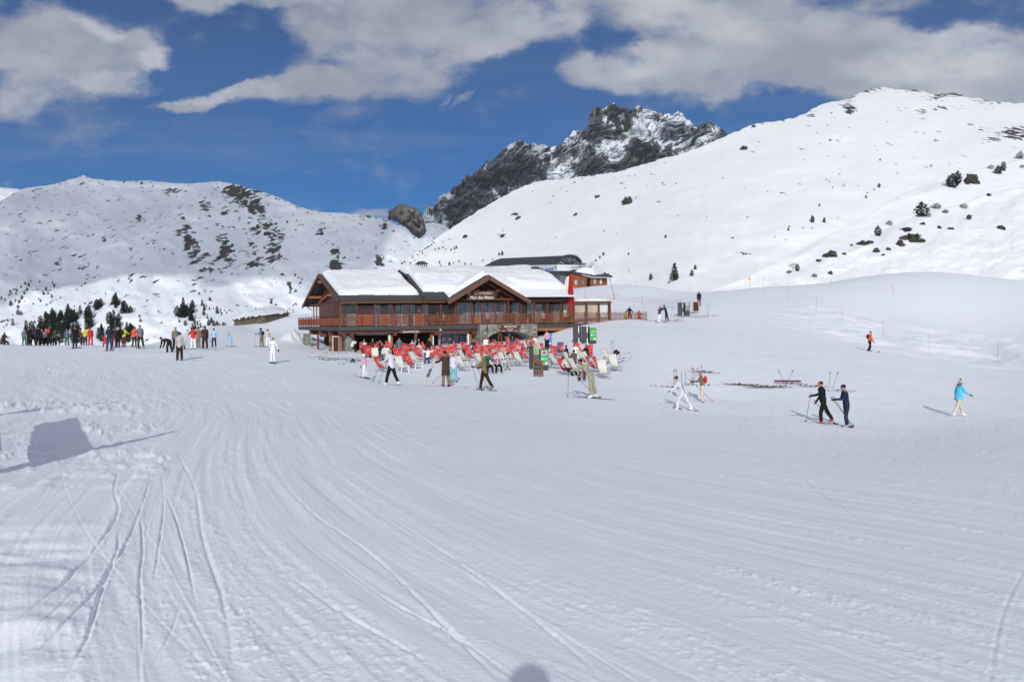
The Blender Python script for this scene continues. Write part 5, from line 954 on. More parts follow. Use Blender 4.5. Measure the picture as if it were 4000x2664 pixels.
# ---------------------------------------------------------------- people
PEOPLE = []
def rot(v, a):  # rotate in the local YZ plane: a>0 swings a hanging limb forward
    return Vector((v.x, v.y * math.cos(a) - v.z * math.sin(a), v.y * math.sin(a) + v.z * math.cos(a)))
def limb(a, ab=0.0, side=1):
    v = Vector((0, math.sin(a), -math.cos(a))); return Vector((side * math.sin(ab), v.y * math.cos(ab), v.z * math.cos(ab)))
POSE = dict(
    stand=dict(lean=3, legs=((4, 6), (-3, 4)), spread=5, arms=((8, 18, 10), (8, 18, 10))),
    talk=dict(lean=2, legs=((3, 5), (-3, 4)), spread=7, arms=((15, 75, 14), (12, 30, 16))),
    poles=dict(lean=8, legs=((8, 16), (2, 12)), spread=6, arms=((38, 50, 16), (34, 48, 16))),
    walk=dict(lean=7, legs=((24, 10), (-20, 14)), spread=3, arms=((-18, 22, 8), (26, 35, 8))),
    walkpoles=dict(lean=6, legs=((16, 8), (-24, 10)), spread=3, arms=((36, 48, 8), (24, 50, 8))),
    skate=dict(lean=30, legs=((36, 30), (-26, 4)), spread=4, arms=((22, 26, 10), (-10, 30, 12))),
    stride=dict(lean=8, legs=((20, 22), (-26, 6)), spread=2, arms=((45, 30, 12), (-8, 40, 8))),
    push=dict(lean=9, legs=((10, 16), (0, 10)), spread=3, arms=((26, 62, 10), (12, 68, 10))),
    lean=dict(lean=44, legs=((2, 8), (-10, 6)), spread=3, arms=((52, 6, 8), (-4, 20, 10))),
    bend=dict(lean=88, legs=((12, 16), (-6, 8)), spread=6, arms=((4, 14, 8), (10, 18, 8))),
    hips=dict(lean=2, legs=((4, 4), (-2, 4)), spread=6, arms=((-12, 85, 34), (-12, 85, 34))),
    hug=dict(lean=18, legs=((2, 4), (-12, 4)), spread=3, arms=((70, 50, 4), (64, 60, 4))),
    recline=dict(lean=-38, legs=((72, 34), (68, 40)), spread=6, arms=((10, 70, 14), (14, 60, 14))),
    headup=dict(lean=-35, legs=((70, 36), (66, 42)), spread=6, arms=((150, 140, 62), (150, 140, 62))),
    sit=dict(lean=8, legs=((82, 82), (78, 84)), spread=9, arms=((40, 60, 8), (36, 66, 8))),
    crouch=dict(lean=35, legs=((88, 88), (70, 92)), spread=8, arms=((60, 40, 6), (52, 46, 6))),
    snowboard=dict(lean=8, legs=((22, 34), (-4, 30)), spread=7, arms=((18, 30, 20), (-6, 30, 22))),
    photo=dict(lean=2, legs=((3, 4), (-3, 4)), spread=6, arms=((12, 132, 1), (12, 132, 1))),
)
skin_m = mat('skin', (.42, .23, .15), .55, .3, (1, 8, (1, 1, 1), .06)); shoe_m = mat('boot_grey', (.30, .31, .33), .45, .4)
def cm(rgb, r=.8): n_ = 'cloth_%02d_%02d_%02d' % tuple(int(c * 99) for c in rgb); return mat(n_, rgb, r, .15, (1, 7, (1, 1, 1), .16))
PAL = dict(black=(.012, .012, .015), navy=(.018, .024, .055), dblue=(.03, .05, .12), white=(.74, .74, .76), lilac=(.62, .60, .68), cream=(.55, .50, .42), grey=(.16, .16, .16), lgrey=(.40, .40, .38), stonegrey=(.30, .29, .22), brown=(.06, .035, .03), dbrown=(.03, .018, .015), tan=(.20, .135, .085), olive=(.09, .085, .05),
           red=(.52, .025, .03), pred=(.60, .06, .10), orange=(.75, .16, .03), coral=(.75, .10, .06), yellow=(.55, .50, .06), lime=(.28, .60, .06), green=(.03, .12, .05), teal=(.16, .42, .48), sky=(.10, .50, .72), lblue=(.35, .52, .75), purple=(.07, .025, .06), pink=(.62, .38, .46), khaki=(.22, .15, .09), wine=(.13, .02, .03), hair=(.03, .018, .012), blond=(.30, .19, .09), slate=(.13, .17, .20))
def person(loc, H=1.74, yaw=0, pose='stand', top='black', legs='black', head='hair', hat=None, label='', group=None, boots='grey', gloves='black', near=False, coat=0, pack=None, skis=None, poles=None, cat='person', mirror=False, seat=None, hp=0, stripe=None, hood=None, mod=None, glasses=True, skitxt=None):
    po = dict(POSE[pose]); po.update(mod or {}); k = H / 1.75
    ln = R(po['lean']); sp = R(po['spread']); legsA = po['legs']; armsA = po['arms']
    if mirror: legsA = legsA[::-1]; armsA = armsA[::-1]
    V = []; E = []; Rd = []; cls = []
    def add(p, r, par, c):
        V.append(Vector(p)); Rd.append(r); i = len(V) - 1
        if par is not None: E.append((par, i)); cls.append(c)
        return i
    up = Vector((0, math.sin(ln), math.cos(ln)))
    pel = add((0, 0, 0), (.155, .125), None, 't')
    waist = add(up * .17, (.15, .125), pel, 't'); chest = add(up * .34, (.175, .14), waist, 't'); sho = add(up * .47, (.13, .105), chest, 't')
    nk = up * .55 + Vector((0, .01, 0)); neck = add(nk, (.062, .062), sho, 's')
    hl = R(po['lean'] * .45 + hp); hd = nk + Vector((0, math.sin(hl), math.cos(hl))) * .10 + Vector((0, .02, 0)); add(hd, (.07, .075), neck, 's')
    feet = []; hands = []
    for s, (h, kn) in zip((-1, 1), legsA):
        hip = add((s * .085, 0, -.07), (.115, .12), pel, 'l'); d1 = limb(R(h), sp, s); kp = V[hip] + d1 * .42; kne = add(kp, (.082, .085), hip, 'l')
        d2 = limb(R(h - kn), sp * .6, s); ap = kp + d2 * .36; ank = add(ap, (.072, .076), kne, 'l'); b = ap + d2 * .07; bt = add(b, (.062, .07), ank, 'b')
        tp = R(h - kn + 8) if seat is not None else 0; toe = Vector((0, math.cos(tp * .9), math.sin(tp * .9)))
        add(b + toe * .17 + Vector((0, 0, -.015)), (.05, .042), bt, 'b'); feet.append(b)
    for s, (a, e, ab) in zip((-1, 1), armsA):
        sp0 = V[sho] + Vector((s * .165, 0, -.02)); sh = add(sp0, (.078, .078), sho, 't'); base = ln * .35 if abs(po['lean']) < 60 else 0
        d1 = limb(R(a) + base, R(ab), s); ep = sp0 + d1 * .28; el = add(ep, (.058, .058), sh, 't'); d2 = limb(R(a + e) + base, R(ab) * .2 - (.5 if e > 100 else 0), s); wp = ep + d2 * .24; wr = add(wp, (.045, .045), el, 't')
        palm = add(wp + d2 * .085, (.045, .03), wr, 'g'); hands.append(V[palm])
        if near:
            sd_ = Vector((1, 0, 0)); dn = (d2 * .5 + Vector((0, 0, -.8)) + d2.cross(sd_) * 0).normalized()
            for f, (off, l) in enumerate(((-.032, .038), (-.011, .045), (.011, .042), (.032, .033))):
                r0 = add(V[palm] + d2 * .03 + sd_ * off, (.013, .013), palm, 'g'); r1 = add(V[r0] + d2 * l, (.012, .012), r0, 'g'); add(V[r1] + dn * l * .8, (.010, .010), r1, 'g')
            t0 = add(V[palm] + Vector((-s * .04, 0, .0)) + d2 * .005, (.013, .013), palm, 'g'); add(V[t0] + Vector((-s * .02, 0, -.01)) + d2 * .04, (.011, .011), t0, 'g')
    zmin = min(f.z for f in feet) - .075 if seat is None else -.16 - seat / k
    off = Vector((0, 0, -zmin)); V = [v + off for v in V]; hd = hd + off
    root = empty('person', loc, R(yaw), label, cat, group); root.scale = (k, k, k)
    me = bpy.data.meshes.new('body'); me.from_pydata([tuple(v) for v in V], E, []); ob = bpy.data.objects.new('body', me); C.objects.link(ob); ob.parent = root
    sk = ob.modifiers.new('Skin', 'SKIN'); sk.use_smooth_shade = True
    for i, r in enumerate(Rd): me.skin_vertices[0].data[i].radius = r
    me.skin_vertices[0].data[0].use_root = True
    sb = ob.modifiers.new('Sub', 'SUBSURF'); sb.levels = sb.render_levels = 2 if near else 1
    PEOPLE.append(dict(ob=ob, V=V, E=E, cls=cls, hd=hd, hl=hl, mats=[cm(PAL[top]), cm(PAL[legs]), skin_m, cm(PAL[boots], .5), cm(PAL[gloves])], near=near))
    RX = Matrix.Rotation(-hl, 3, 'X')
    def hpnt(x, y, z): return hd + RX @ Vector((x, y, z))
    def cap(name, col, zc, r, yo=-.012, cut=.0):
        m = MB(); m.ball(hpnt(0, yo, zc), r, 14, 9, 0, RX); return m.build(name, cm(PAL[col]) if isinstance(col, str) else col, root, True)
    if hat:
        t_, c_ = hat
        if t_ == 'beanie': cap('woolly_hat', c_, .065, (.098, .105, .085), -.01)
        elif t_ == 'pompom':
            cap('woolly_hat', c_, .06, (.100, .108, .085), -.01); m = MB(); m.ball(hpnt(0, -.01, .17), .04, 8, 6); m.build('pompom', cm(PAL['dbrown']), root, True)
        elif t_ == 'helmet':
            cap('helmet', c_, .055, (.122, .135, .105), -.01); m = MB(); m.ball(hpnt(0, .085, .012), (.075, .03, .035), 10, 6, 0, RX); m.build('goggles', anth, root, True)
        elif t_ == 'hood': cap('hood', c_, .03, (.115, .12, .125), -.035)
    if hat is None or hat[0] in ('beanie', 'pompom'):
        ht = head
        if hat is None: cap('hair', ht, .045, (.092, .100, .085), -.022)
        if cat == 'woman_long': pass
    if hood:
        m = MB(); m.ball(hpnt(0, -.055, -.10), (.15, .085, .075), 12, 7, 0, RX); m.build('fur_hood', cm(PAL[hood], .95), root, True)
    if coat:
        m = MB(); n = 16; vs = []
        for t, w, dpt in ((.42, .165, .135), (.15, .185, .155), (-.05, .20, .17), (-coat, .225, .19)):
            for i in range(n): a = 2 * math.pi * i / n; p = off + up * max(t, 0) + Vector((0, 0, min(t, 0))); vs.append(p + Vector((w * math.cos(a), dpt * math.sin(a), 0)))
        m.add(vs, [(j * n + (i + 1) % n, j * n + i, (j + 1) * n + i, (j + 1) * n + (i + 1) % n) for j in range(3) for i in range(n)]); m.build('coat', cm(PAL[top]), root, True)
    if pack:
        m = MB(); c = off + up * .33 + Vector((0, -.2, 0)); m.ball(c, (.15, .10, .21), 12, 8); m.build('backpack', cm(PAL[pack]), root, True)
    if stripe:
        m = MB()
        for s in (-1, 1):
            a_ = off + up * .46 + Vector((s * .10, -.10, 0)); b_ = off + up * .15 + Vector((s * .150, -.06, 0)); c_ = off + Vector((s * .14, -.05, -.05)); m.path([a_, b_, c_], .022, 6)
        m.build('trim', cm(PAL[stripe]), root, True)
    if near or glasses:
        m = MB(); m.ball(hpnt(0, .080, .022), (.062, .022, .018), 10, 6, 0, RX); m.build('sunglasses', anth, root, True)
    root['_f'] = 0; del root['_f']
    ca, sa = math.cos(R(yaw)), math.sin(R(yaw)); Wd = lambda v: Vector(loc) + Vector((v.x * ca - v.y * sa, v.x * sa + v.y * ca, v.z)) * k
    feetW = [Wd(f + off) for f in feet]; handsW = [Wd(h + off) for h in hands]
    short = skitxt or label
    if skis:
        for i, fw in enumerate(feetW): ski(fw, yaw + (3 if i else -3), 1.62 * k if H < 1.5 else 1.65, skis, f'{("nearer", "farther")[i]} ski under {short}', 'skis worn by the skiers')
    if poles:
        for i, (hw, (dx_, dy_)) in enumerate(zip(handsW, poles)):
            if dx_ is None: continue
            b = Vector((hw.x + dx_, hw.y + dy_, 0)); b.z = hz(b.x, b.y) + .02; spole(hw, b, f'{("first", "second")[i]} ski pole held by {short}', 'ski poles held by the skiers')
    return root
def ski_mats(c): return cm(PAL[c], .35)
_ski = {}
def ski_mesh(c, L_):
    key = (c, round(L_, 1))
    if key in _ski: return _ski[key]
    m = MB(); n = 16; pts = []
    for i in range(n + 1):
        t = i / n; y = (t - .45) * L_; z = .006 + (.14 * max(0, (t - .86) / .14) ** 1.7) + .03 * max(0, (.05 - t) / .05) ** 2; w = .048 - .012 * math.sin(math.pi * t) - (.035 * max(0, (t - .95) / .05)); pts.append((y, z, w))
    vs = []
    for y, z, w in pts: vs += [(-w, y, z), (w, y, z), (w, y, z + .014), (-w, y, z + .014)]
    fs = []
    for i in range(n): fs += [tuple(4 * i + q for q in (0, 1)) + (4 * i + 5, 4 * i + 4), (4 * i + 1, 4 * i + 2, 4 * i + 6, 4 * i + 5), (4 * i + 2, 4 * i + 3, 4 * i + 7, 4 * i + 6), (4 * i + 3, 4 * i, 4 * i + 4, 4 * i + 7)]
    fs += [(3, 2, 1, 0), (4 * n, 4 * n + 1, 4 * n + 2, 4 * n + 3)]; m.add(vs, fs); b = MB(); b.box(-.035, .035, -.20, -.06, .018, .075); b.box(-.03, .03, .12, .22, .018, .065); b.box(-.03, .03, -.06, .12, .018, .030)
    _ski[key] = (m.mesh('board', ski_mats(c)), b.mesh('binding', anth)); return _ski[key]
def ski(p, yaw, L_, c, label, group, pitch=None, roll=0, z=None):
    a = R(yaw); f = Vector((-math.sin(a), math.cos(a), 0)); z0 = hz(p.x, p.y) if z is None else z
    if pitch is None: pitch = math.atan2(hz(p.x + f.x * .6, p.y + f.y * .6) - hz(p.x - f.x * .6, p.y - f.y * .6), 1.2)
    r = empty('ski', (p.x, p.y, z0 + .012), 0, label, 'ski', group); r.rotation_euler = (Matrix.Rotation(a, 3, 'Z') @ Matrix.Rotation(pitch, 3, 'X') @ Matrix.Rotation(roll, 3, 'Y')).to_euler()
    for n_, me in zip(('board', 'binding'), ski_mesh(c, L_)):
        o = bpy.data.objects.new(n_, me); C.objects.link(o); o.parent = r
    return r
def spole(top, bot, label, group, grip='black'):
    r = empty('ski_pole', bot, 0, label, 'ski pole', group); v = Vector(top) - Vector(bot); m = MB(); m.tube((0, 0, 0), v, .009, .012, 6); m.build('shaft', mat('pole_shaft', (.13, .13, .15), .35, .5, metal=.3), r)
    m = MB(); m.tube(v * .96, v * 1.10, .022, .02, 6); m.build('grip', cm(PAL[grip]), r); m = MB(); m.tube(v * .05, v * .065, .045, .045, 10); m.build('basket', anth, r); return r
def G(px, py): return ground(px, py)
def ppl(px, py, H=1.74, yaw=0, **k): return person(G(px, py), H, yaw, **k)

GF = 'skiers crossing the piste in front of the terrace'
ppl(3217, 1658, 1.80, 88, pose='stride', top='black', legs='black', head='hair', boots='red', near=True, skis='cream', poles=((-.1, .3), (.85, .1)), label='man in black jacket and trousers with red ski boots, striding left', group=GF, skitxt='the striding man in black')
ppl(3308, 1672, 1.74, 85, pose='push', top='navy', legs='navy', hat=('beanie', 'navy'), hood='stonegrey', boots='lgrey', near=True, skis='lgrey', poles=((.7, -.1), (.9, .1)), label='person in dark navy ski suit and beanie pushing the man in black', group=GF, skitxt='the person in navy')
ppl(3746, 1627, 1.68, -84, pose='walk', top='sky', legs='cream', hat=('pompom', 'lgrey'), hood='tan', boots='white', near=True, coat=.14, label='person walking right in bright blue parka, cream trousers and bobble hat', group=GF)
ppl(2310, 1556, 1.84, 74, pose='lean', top='stonegrey', legs='stonegrey', head='hair', boots='white', near=True, skis='grey', poles=((-.05, -.02), (.75, -.1)), stripe='slate', label='tall man in beige one piece ski suit leaning forward on his poles', group=GF, skitxt='the man in the beige suit')
ppl(2670, 1604, 1.70, 78, pose='skate', top='lilac', legs='lilac', head='hair', boots='white', gloves='grey', near=True, skis='lgrey', poles=((None, 0), (1.15, .0)), stripe='wine', label='woman with a dark hair bun in pale lilac ski suit gliding left', group=GF, skitxt='the woman in the lilac suit')
ppl(2745, 1578, 1.62, 80, pose='poles', top='tan', legs='cream', head='blond', boots='navy', near=True, pack='red', skis='lgrey', poles=((None, 0), (1.1, 0)), label='skier with brown fur jacket, cream trousers and a red backpack', group=GF, skitxt='the skier with the red backpack')
ppl(1893, 1528, 1.74, 62, pose='walkpoles', top='tan', legs='dbrown', head='blond', hood='tan', boots='grey', near=True, skis='lgrey', poles=((.3, .4), (.5, .5)), label='person in tan jacket with brown fur hood and dark ski trousers seen from behind', group=GF, skitxt='the person in the tan jacket')
ppl(1742, 1514, 1.78, 35, pose='stand', top='brown', legs='khaki', hat=('beanie', 'dbrown'), hood='tan', boots='wine', near=True, coat=.38, label='person in long brown coat holding a pair of silver skis', group=GF, mod=dict(arms=((48, 30, 20), (5, 20, 8))))
ppl(1772, 1497, 1.62, 20, pose='stand', top='lilac', legs='teal', head='blond', boots='grey', near=True, skis='wine', poles=((-.9, -.5), (None, 0)), label='skier in pale jacket and light blue trousers half hidden behind the brown coat', group=GF, skitxt='the skier in light blue trousers')
ppl(1530, 1506, 1.72, 50, pose='walk', top='lilac', legs='black', hat=('beanie', 'stonegrey'), boots='white', gloves='white', near=True, poles=((-.35, -.1), (-.42, .15)), label='person in white jacket and black trousers walking left with two upright poles', group=GF, mod=dict(arms=((42, 30, 8), (38, 34, 4))), skitxt='the walker in the white jacket')
ppl(1425, 1480, 1.28, 78, pose='stand', top='pink', legs='white', hat=('helmet', 'white'), boots='dbrown', gloves='navy', near=True, skis='lgrey', label='child in patterned pink jacket, white trousers and white helmet', group=GF, skitxt='the child in the white helmet')
ppl(1066, 1421, 1.70, -12, pose='stand', top='white', legs='white', head='blond', boots='grey', gloves='dbrown', near=True, skis='lgrey', label='person all in white with arms held out, standing left of the chalet', group=GF, mod=dict(arms=((18, 10, 30), (10, 12, 24))), skitxt='the person all in white')
ppl(3397, 1374, 1.78, -86, pose='snowboard', top='orange', legs='black', hat=('beanie', 'grey'), boots='black', near=True, pack='dbrown', label='snowboarder in orange jacket with a dark backpack on the upper piste', group=GF)
q = G(3397, 1374); r_ = ski(q, -86, 1.55, 'dbrown', 'dark snowboard under the snowboarder in orange', None); r_.name = 'snowboard'; r_['category'] = 'snowboard'; r_.scale = (2.6, 1, 1)
# skis held by the person in the brown coat, leaning down to the snow
q = G(1650, 1513); 
for i in range(2):
    b = Vector((q.x + .05 * i, q.y + .04 * i, 0)); b.z = hz(b.x, b.y); yaw_ = -62
    r_ = ski(b, yaw_, 1.62, 'lgrey', ('first', 'second')[i] + ' silver ski held upright by the person in the brown coat', 'skis carried by the person in the long brown coat', pitch=R(64), roll=R(60 + 20 * i), z=b.z); r_.location = r_.location + Vector((math.sin(R(62)) * math.cos(R(64)), math.cos(R(62)) * math.cos(R(64)), math.sin(R(64)))) * .75
# group left of the chalet
GM = 'skiers standing left of the chalet'
ppl(702, 1414, 1.80, 8, pose='stand', top='lgrey', legs='dbrown', hat=('beanie', 'black'), boots='grey', near=True, skis='lgrey', poles=((None, 0), (.75, -.2)), label='skier in white jacket and dark trousers seen from behind at the left', group=GM, skitxt='the white jacketed skier at the left')
ppl(662, 1383, 1.72, 80, pose='bend', top='dbrown', legs='dbrown', head='hair', boots='wine', skis='lgrey', label='dark dressed skier bent double over the ski boots', group=GM, skitxt='the skier bent double')
ppl(686, 1372, 1.76, 20, pose='stand', top='grey', legs='black', hat=('beanie', 'stonegrey'), label='grey clad skier with pale bobble hat behind the bent one', group=GM)
ppl(755, 1369, 1.76, 30, pose='poles', top='red', legs='white', head='hair', boots='grey', skis='grey', poles=((-.3, -.1), (None, 0)), label='skier in red jacket and white trousers', group=GM, skitxt='the skier in red and white')
ppl(775, 1359, 1.78, -10, pose='stand', top='khaki', legs='tan', head='hair', skis='dbrown', label='skier in grey brown suit between the red and the dark jackets', group=GM, skitxt='the grey brown skier')
ppl(801, 1369, 1.86, 25, pose='stand', top='brown', legs='dbrown', head='hair', boots='cream', skis='dbrown', poles=((None, 0), (.7, -.2)), label='tall man in dark brown jacket with his back turned', group=GM, skitxt='the tall man in the brown jacket')
ppl(836, 1357, 1.74, 15, pose='talk', top='lblue', legs='navy', head='hair', skis='dbrown', label='skier in blue and white jacket with one arm raised', group=GM, skitxt='the blue and white skier')
ppl(902, 1355, 1.40, 60, pose='poles', top='lblue', legs='lblue', head='hair', boots='cream', skis='grey', poles=((None, 0), (.35, .1)), label='small skier in pale blue overalls bending over the poles', group=GM, mod=dict(lean=35), skitxt='the pale blue child')
ppl(1023, 1356, 1.78, 65, pose='poles', top='slate', legs='khaki', hat=('helmet', 'dbrown'), pack='black', skis='grey', poles=((-.1, 0), (None, 0)), label='skier in grey blue jacket with a black backpack left of the chalet', group=GM, skitxt='the skier with the black backpack')
ppl(1047, 1357, 1.72, 40, pose='stand', top='cream', legs='white', head='hair', label='person in cream jacket beside the black backpack', group=GM)
# queue at the far left edge
GQ = 'skiers crowded at the left edge of the plateau'
crowd = [(15, 1350, 1.7, 'dbrown', 'dbrown', None, 'sit', 'dark figure cut by the left edge, apart from the crowd', 0), (95, 1352, 1.6, 'slate', 'green', ('beanie', 'grey'), 'stand', 'leftmost skier of the crowd in muted green', 20), (112, 1353, 1.72, 'black', 'black', ('beanie', 'black'), 'stand', 'dark skier next to the leftmost one', -10), (130, 1353, 1.7, 'navy', 'black', ('helmet', 'black'), 'bend', 'stooping dark skier in the crowd', 60), (149, 1354, 1.86, 'black', 'black', ('beanie', 'black'), 'stand', 'tallest black figure left of the red backpack', 0), (165, 1352, 1.6, 'brown', 'black', None, 'poles', 'brown skier behind the tall black figure', 200), (179, 1353, 1.6, 'lgrey', 'black', ('beanie', 'lgrey'), 'stand', 'pale grey jacket left of the red backpack', 10), (194, 1354, 1.95, 'black', 'black', ('beanie', 'black'), 'stand', 'big black figure with a bright red backpack', 5), (212, 1351, 1.5, 'green', 'dbrown', None, 'stand', 'low green figure right of the red backpack', 90), (226, 1350, 1.5, 'brown', 'dbrown', None, 'bend', 'brown stooping figure before the pale blue jacket', 90), (241, 1349, 1.45, 'teal', 'black', None, 'bend', 'skier in pale turquoise jacket bending forward', 180), (262, 1351, 1.6, 'slate', 'green', ('helmet', 'grey'), 'stand', 'grey helmeted skier left of the man with white print', 30), (276, 1350, 1.7, 'navy', 'black', None, 'stand', 'navy figure peering left of the printed black jacket', 60), (293, 1362, 1.92, 'black', 'black', ('beanie', 'black'), 'stand', 'broad skier in black jacket with pale marks on the back', 0), (318, 1351, 1.6, 'olive', 'brown', None, 'poles', 'olive figure behind the broad black jacket', 120), (333, 1351, 1.72, 'yellow', 'purple', ('beanie', 'olive'), 'stand', 'skier in yellow jacket and plum trousers', 5), (354, 1351, 1.78, 'red', 'red', ('beanie', 'red'), 'stand', 'skier in all red overalls', 30), (380, 1350, 1.7, 'black', 'black', ('beanie', 'red'), 'stand', 'black figure with a red hat', 0), (389, 1349, 1.76, 'dbrown', 'olive', None, 'stand', 'brown jacket just left of the lime green one', 0), (404, 1351, 1.66, 'lime', 'black', ('beanie', 'grey'), 'stand', 'skier in lime green jacket', 10), (412, 1362, 1.45, 'red', 'red', ('beanie', 'red'), 'crouch', 'crouching red figure below the lime green jacket', 30), (427, 1373, 1.90, 'navy', 'dblue', ('beanie', 'dbrown'), 'poles', 'big skier in navy jacket and blue trousers in front of the crowd', 15), (446, 1360, 1.76, 'brown', 'wine', None, 'stand', 'brown hooded skier behind the navy jacket', 30), (461, 1361, 1.74, 'black', 'black', ('helmet', 'lgrey'), 'stand', 'black jacket and pale helmet left of the mustard jacket', -5), (485, 1354, 1.74, 'yellow', 'wine', ('beanie', 'olive'), 'poles', 'skier in mustard jacket with a dark backpack', -20), (525, 1357, 1.78, 'coral', 'black', ('beanie', 'dbrown'), 'stand', 'skier in bright orange red jacket', 10), (549, 1363, 1.98, 'grey', 'dbrown', ('beanie', 'red'), 'stride', 'tall skier in dark grey and red with a red hat, right end of the crowd', 40)]
for px, py, h_, tp, lg, ht, po, lb, yw in crowd:
    pk = 'red' if 'bright red backpack' in lb else 'dbrown' if 'mustard' in lb else None
    ppl(px, py, h_ * .95, yw, pose=po, top=tp, legs=lg, hat=ht, pack=pk, label=lb, group=GQ, glasses=False, skis='grey' if (px > 280 and po != 'crouch' and px not in (318, 380)) else None, skitxt='the ' + ' '.join(lb.replace('skier in ', '').replace('skier ', '').split()[:9]), seat=.3 if po == 'sit' else None)
# upper right: couple, man in black, deck people
GU = 'people by the upper end of the deck'
ppl(2576, 1262, 1.70, -35, pose='hug', top='purple', legs='white', head='blond', boots='white', label='person in plum jacket and white trousers hugging', group=GU, glasses=False)
ppl(2603, 1259, 1.84, 60, pose='hug', top='navy', legs='navy', head='hair', label='dark clad person leaning in to hug the plum jacket', group=GU, glasses=False)
ppl(2731, 1197, 1.80, 168, pose='stand', top='black', legs='wine', head='hair', label='man in black jacket standing behind the blackboard on the rise', group=GU)
def deckp(px, b, H_, yaw, seat=None, z=FL, **k):
    a = Aa(px, b, 1230); return person(Wp(a, b, z), H_, yaw, seat=seat, **k)
GD = 'guests on the balcony deck'
deckp(2459, 2.2, 1.78, 180, pose='hips', top='black', legs='black', head='hair', label='man in black with hands on hips at the deck railing', group=GD)
deckp(2444, 1.4, 1.6, 160, seat=.42, pose='sit', top='yellow', legs='olive', head='hair', label='seated guest in yellow behind the outer railing', group=GD)
deckp(2495, 1.6, 1.7, 190, seat=.45, pose='sit', top='red', legs='navy', hat=('beanie', 'slate'), label='seated guest in red and blue at the far end of the deck', group=GD)
deckp(2232, 1.9, 1.74, 160, pose='stand', top='lgrey', legs='grey', head='hair', label='pale grey figure behind the red parasol', group=GD, glasses=False)
for px, b, tp, lb, yw in [(1668, 1.3, 'dblue', 'guest in dark blue behind the glass left of the centre gable', 170), (1712, 1.4, 'dbrown', 'guest with bare face behind the glass, middle of the balcony', 150), (1730, 1.7, 'cream', 'guest in cream beside the bare faced one', 200), (2008, 1.5, 'brown', 'brown haired guest right of the centre gable post', 120), (2070, 1.4, 'black', 'dark guest behind the glass towards the right', 200), (2123, 1.5, 'cream', 'pale guest by the right hand windows', 160), (1905, 1.6, 'cream', 'cream clad guest under the centre gable', 170), (1600, 1.5, 'navy', 'navy guest behind the left half of the balcony', 190)]:
    deckp(px, b, 1.68, yw, seat=.45, pose='sit', top=tp, legs='navy', head='hair', label=lb, group=GD, glasses=False)
# ---------------------------------------------------------------- deckchairs
fr_m = mat('tube_frame', (.34, .34, .36), .4, .5, metal=.3); red_f = mat('fabric_red', (.62, .022, .018), .65, .2, (1, 3, (1, 1, 1), .12)); wh_f = mat('fabric_white', (.62, .62, .56), .6, .25, (1, 3, (1, 1, 1), .08)); pk_f = mat('fabric_pink', (.66, .34, .34), .7, .2); blu_f = mat('fabric_blue', (.03, .07, .24), .6, .2)
logo_m = mat('logo_white', (.80, .72, .72), .6, .2); plast = mat('plastic_white', (.72, .73, .75), .4, .4)
def chair_proto(kind):
    fm = dict(red=red_f, white=wh_f, blue=blu_f)[kind]
    prof = [(-.62, 1.08), (-.50, .84), (-.36, .60), (-.22, .42), (-.05, .30), (.15, .27), (.36, .30), (.55, .34)]
    w = .26; m = MB(); vs = []
    for y, z in prof:
        for x in (-w, -w * .33, w * .33, w): vs.append((x, y, z - .02 * (1 - (x / w) ** 2)))
    n = len(prof); m.add(vs, [(j * 4 + i, j * 4 + i + 1, (j + 1) * 4 + i + 1, (j + 1) * 4 + i) for j in range(n - 1) for i in range(3)])
    vs2 = [(v[0], v[1] - .008, v[2] - .012) for v in vs]; m.add(vs2, [(j * 4 + i, (j + 1) * 4 + i, (j + 1) * 4 + i + 1, j * 4 + i + 1) for j in range(n - 1) for i in range(3)])
    r = bpy.data.objects.new('deckchair', None); C.objects.link(r); m.build('sling', fm, r, True)
    f = MB()
    for s in (-1, 1):
        x = s * (w + .02); f.path([(x, -.64, 1.10), (x, -.24, .42), (x, .0, .30), (x, .58, .34)], .013, 6); f.path([(x, -.50, .0), (x, -.30, .52), (x, .1, .52)], .011, 6); f.path([(x, .45, .0), (x, -.1, .36), (x, -.36, .62)], .011, 6)
        f.tube((x, .1, .52), (x, .2, .3), .011)
    for y, z in ((-.64, 1.10), (.58, .34), (-.50, .012), (.45, .012)): f.tube((-w - .02, y, z), (w + .02, y, z), .012)
    f.build('frame', fr_m, r)
    if kind == 'red':
        lg = MB()
        def on(u, t):  # u across, t down the back (0..1)
            y = -.62 + .40 * t; z = 1.08 - .66 * t; return (u, y + .018, z + .012)
        pts = [on(.16 * math.sin(k * 1.15) * (1 - k * .02) * 1.1, .30 + .052 * k) for k in range(12)]
        for a, b in zip(pts[:-1], pts[1:]): lg.beam(a, b, .045, .006)
        pts = [on(-.19 + .03 * k + .02 * math.sin(k * 2.2), .25 + .035 * k) for k in range(12)]
        for a, b in zip(pts[:-1], pts[1:]): lg.beam(a, b, .022, .006)
        lg.build('logo', logo_m, r)
    return r
CHP = {k: chair_proto(k) for k in ('red', 'white', 'blue')}; used_ = set()
def from_top(px, py, h):
    d = _dd; d = d[(d > 30) & (d < 82)]; a, b = ray(px, py); g = b * d - (H(a * d, d) + h); i = np.where(g[:-1] * g[1:] <= 0)[0]
    i = i[-1] if len(i) else int(np.argmin(np.abs(g))); dd = d[i]; return Vector((a * dd, dd, hz(a * dd, dd)))
TW = []
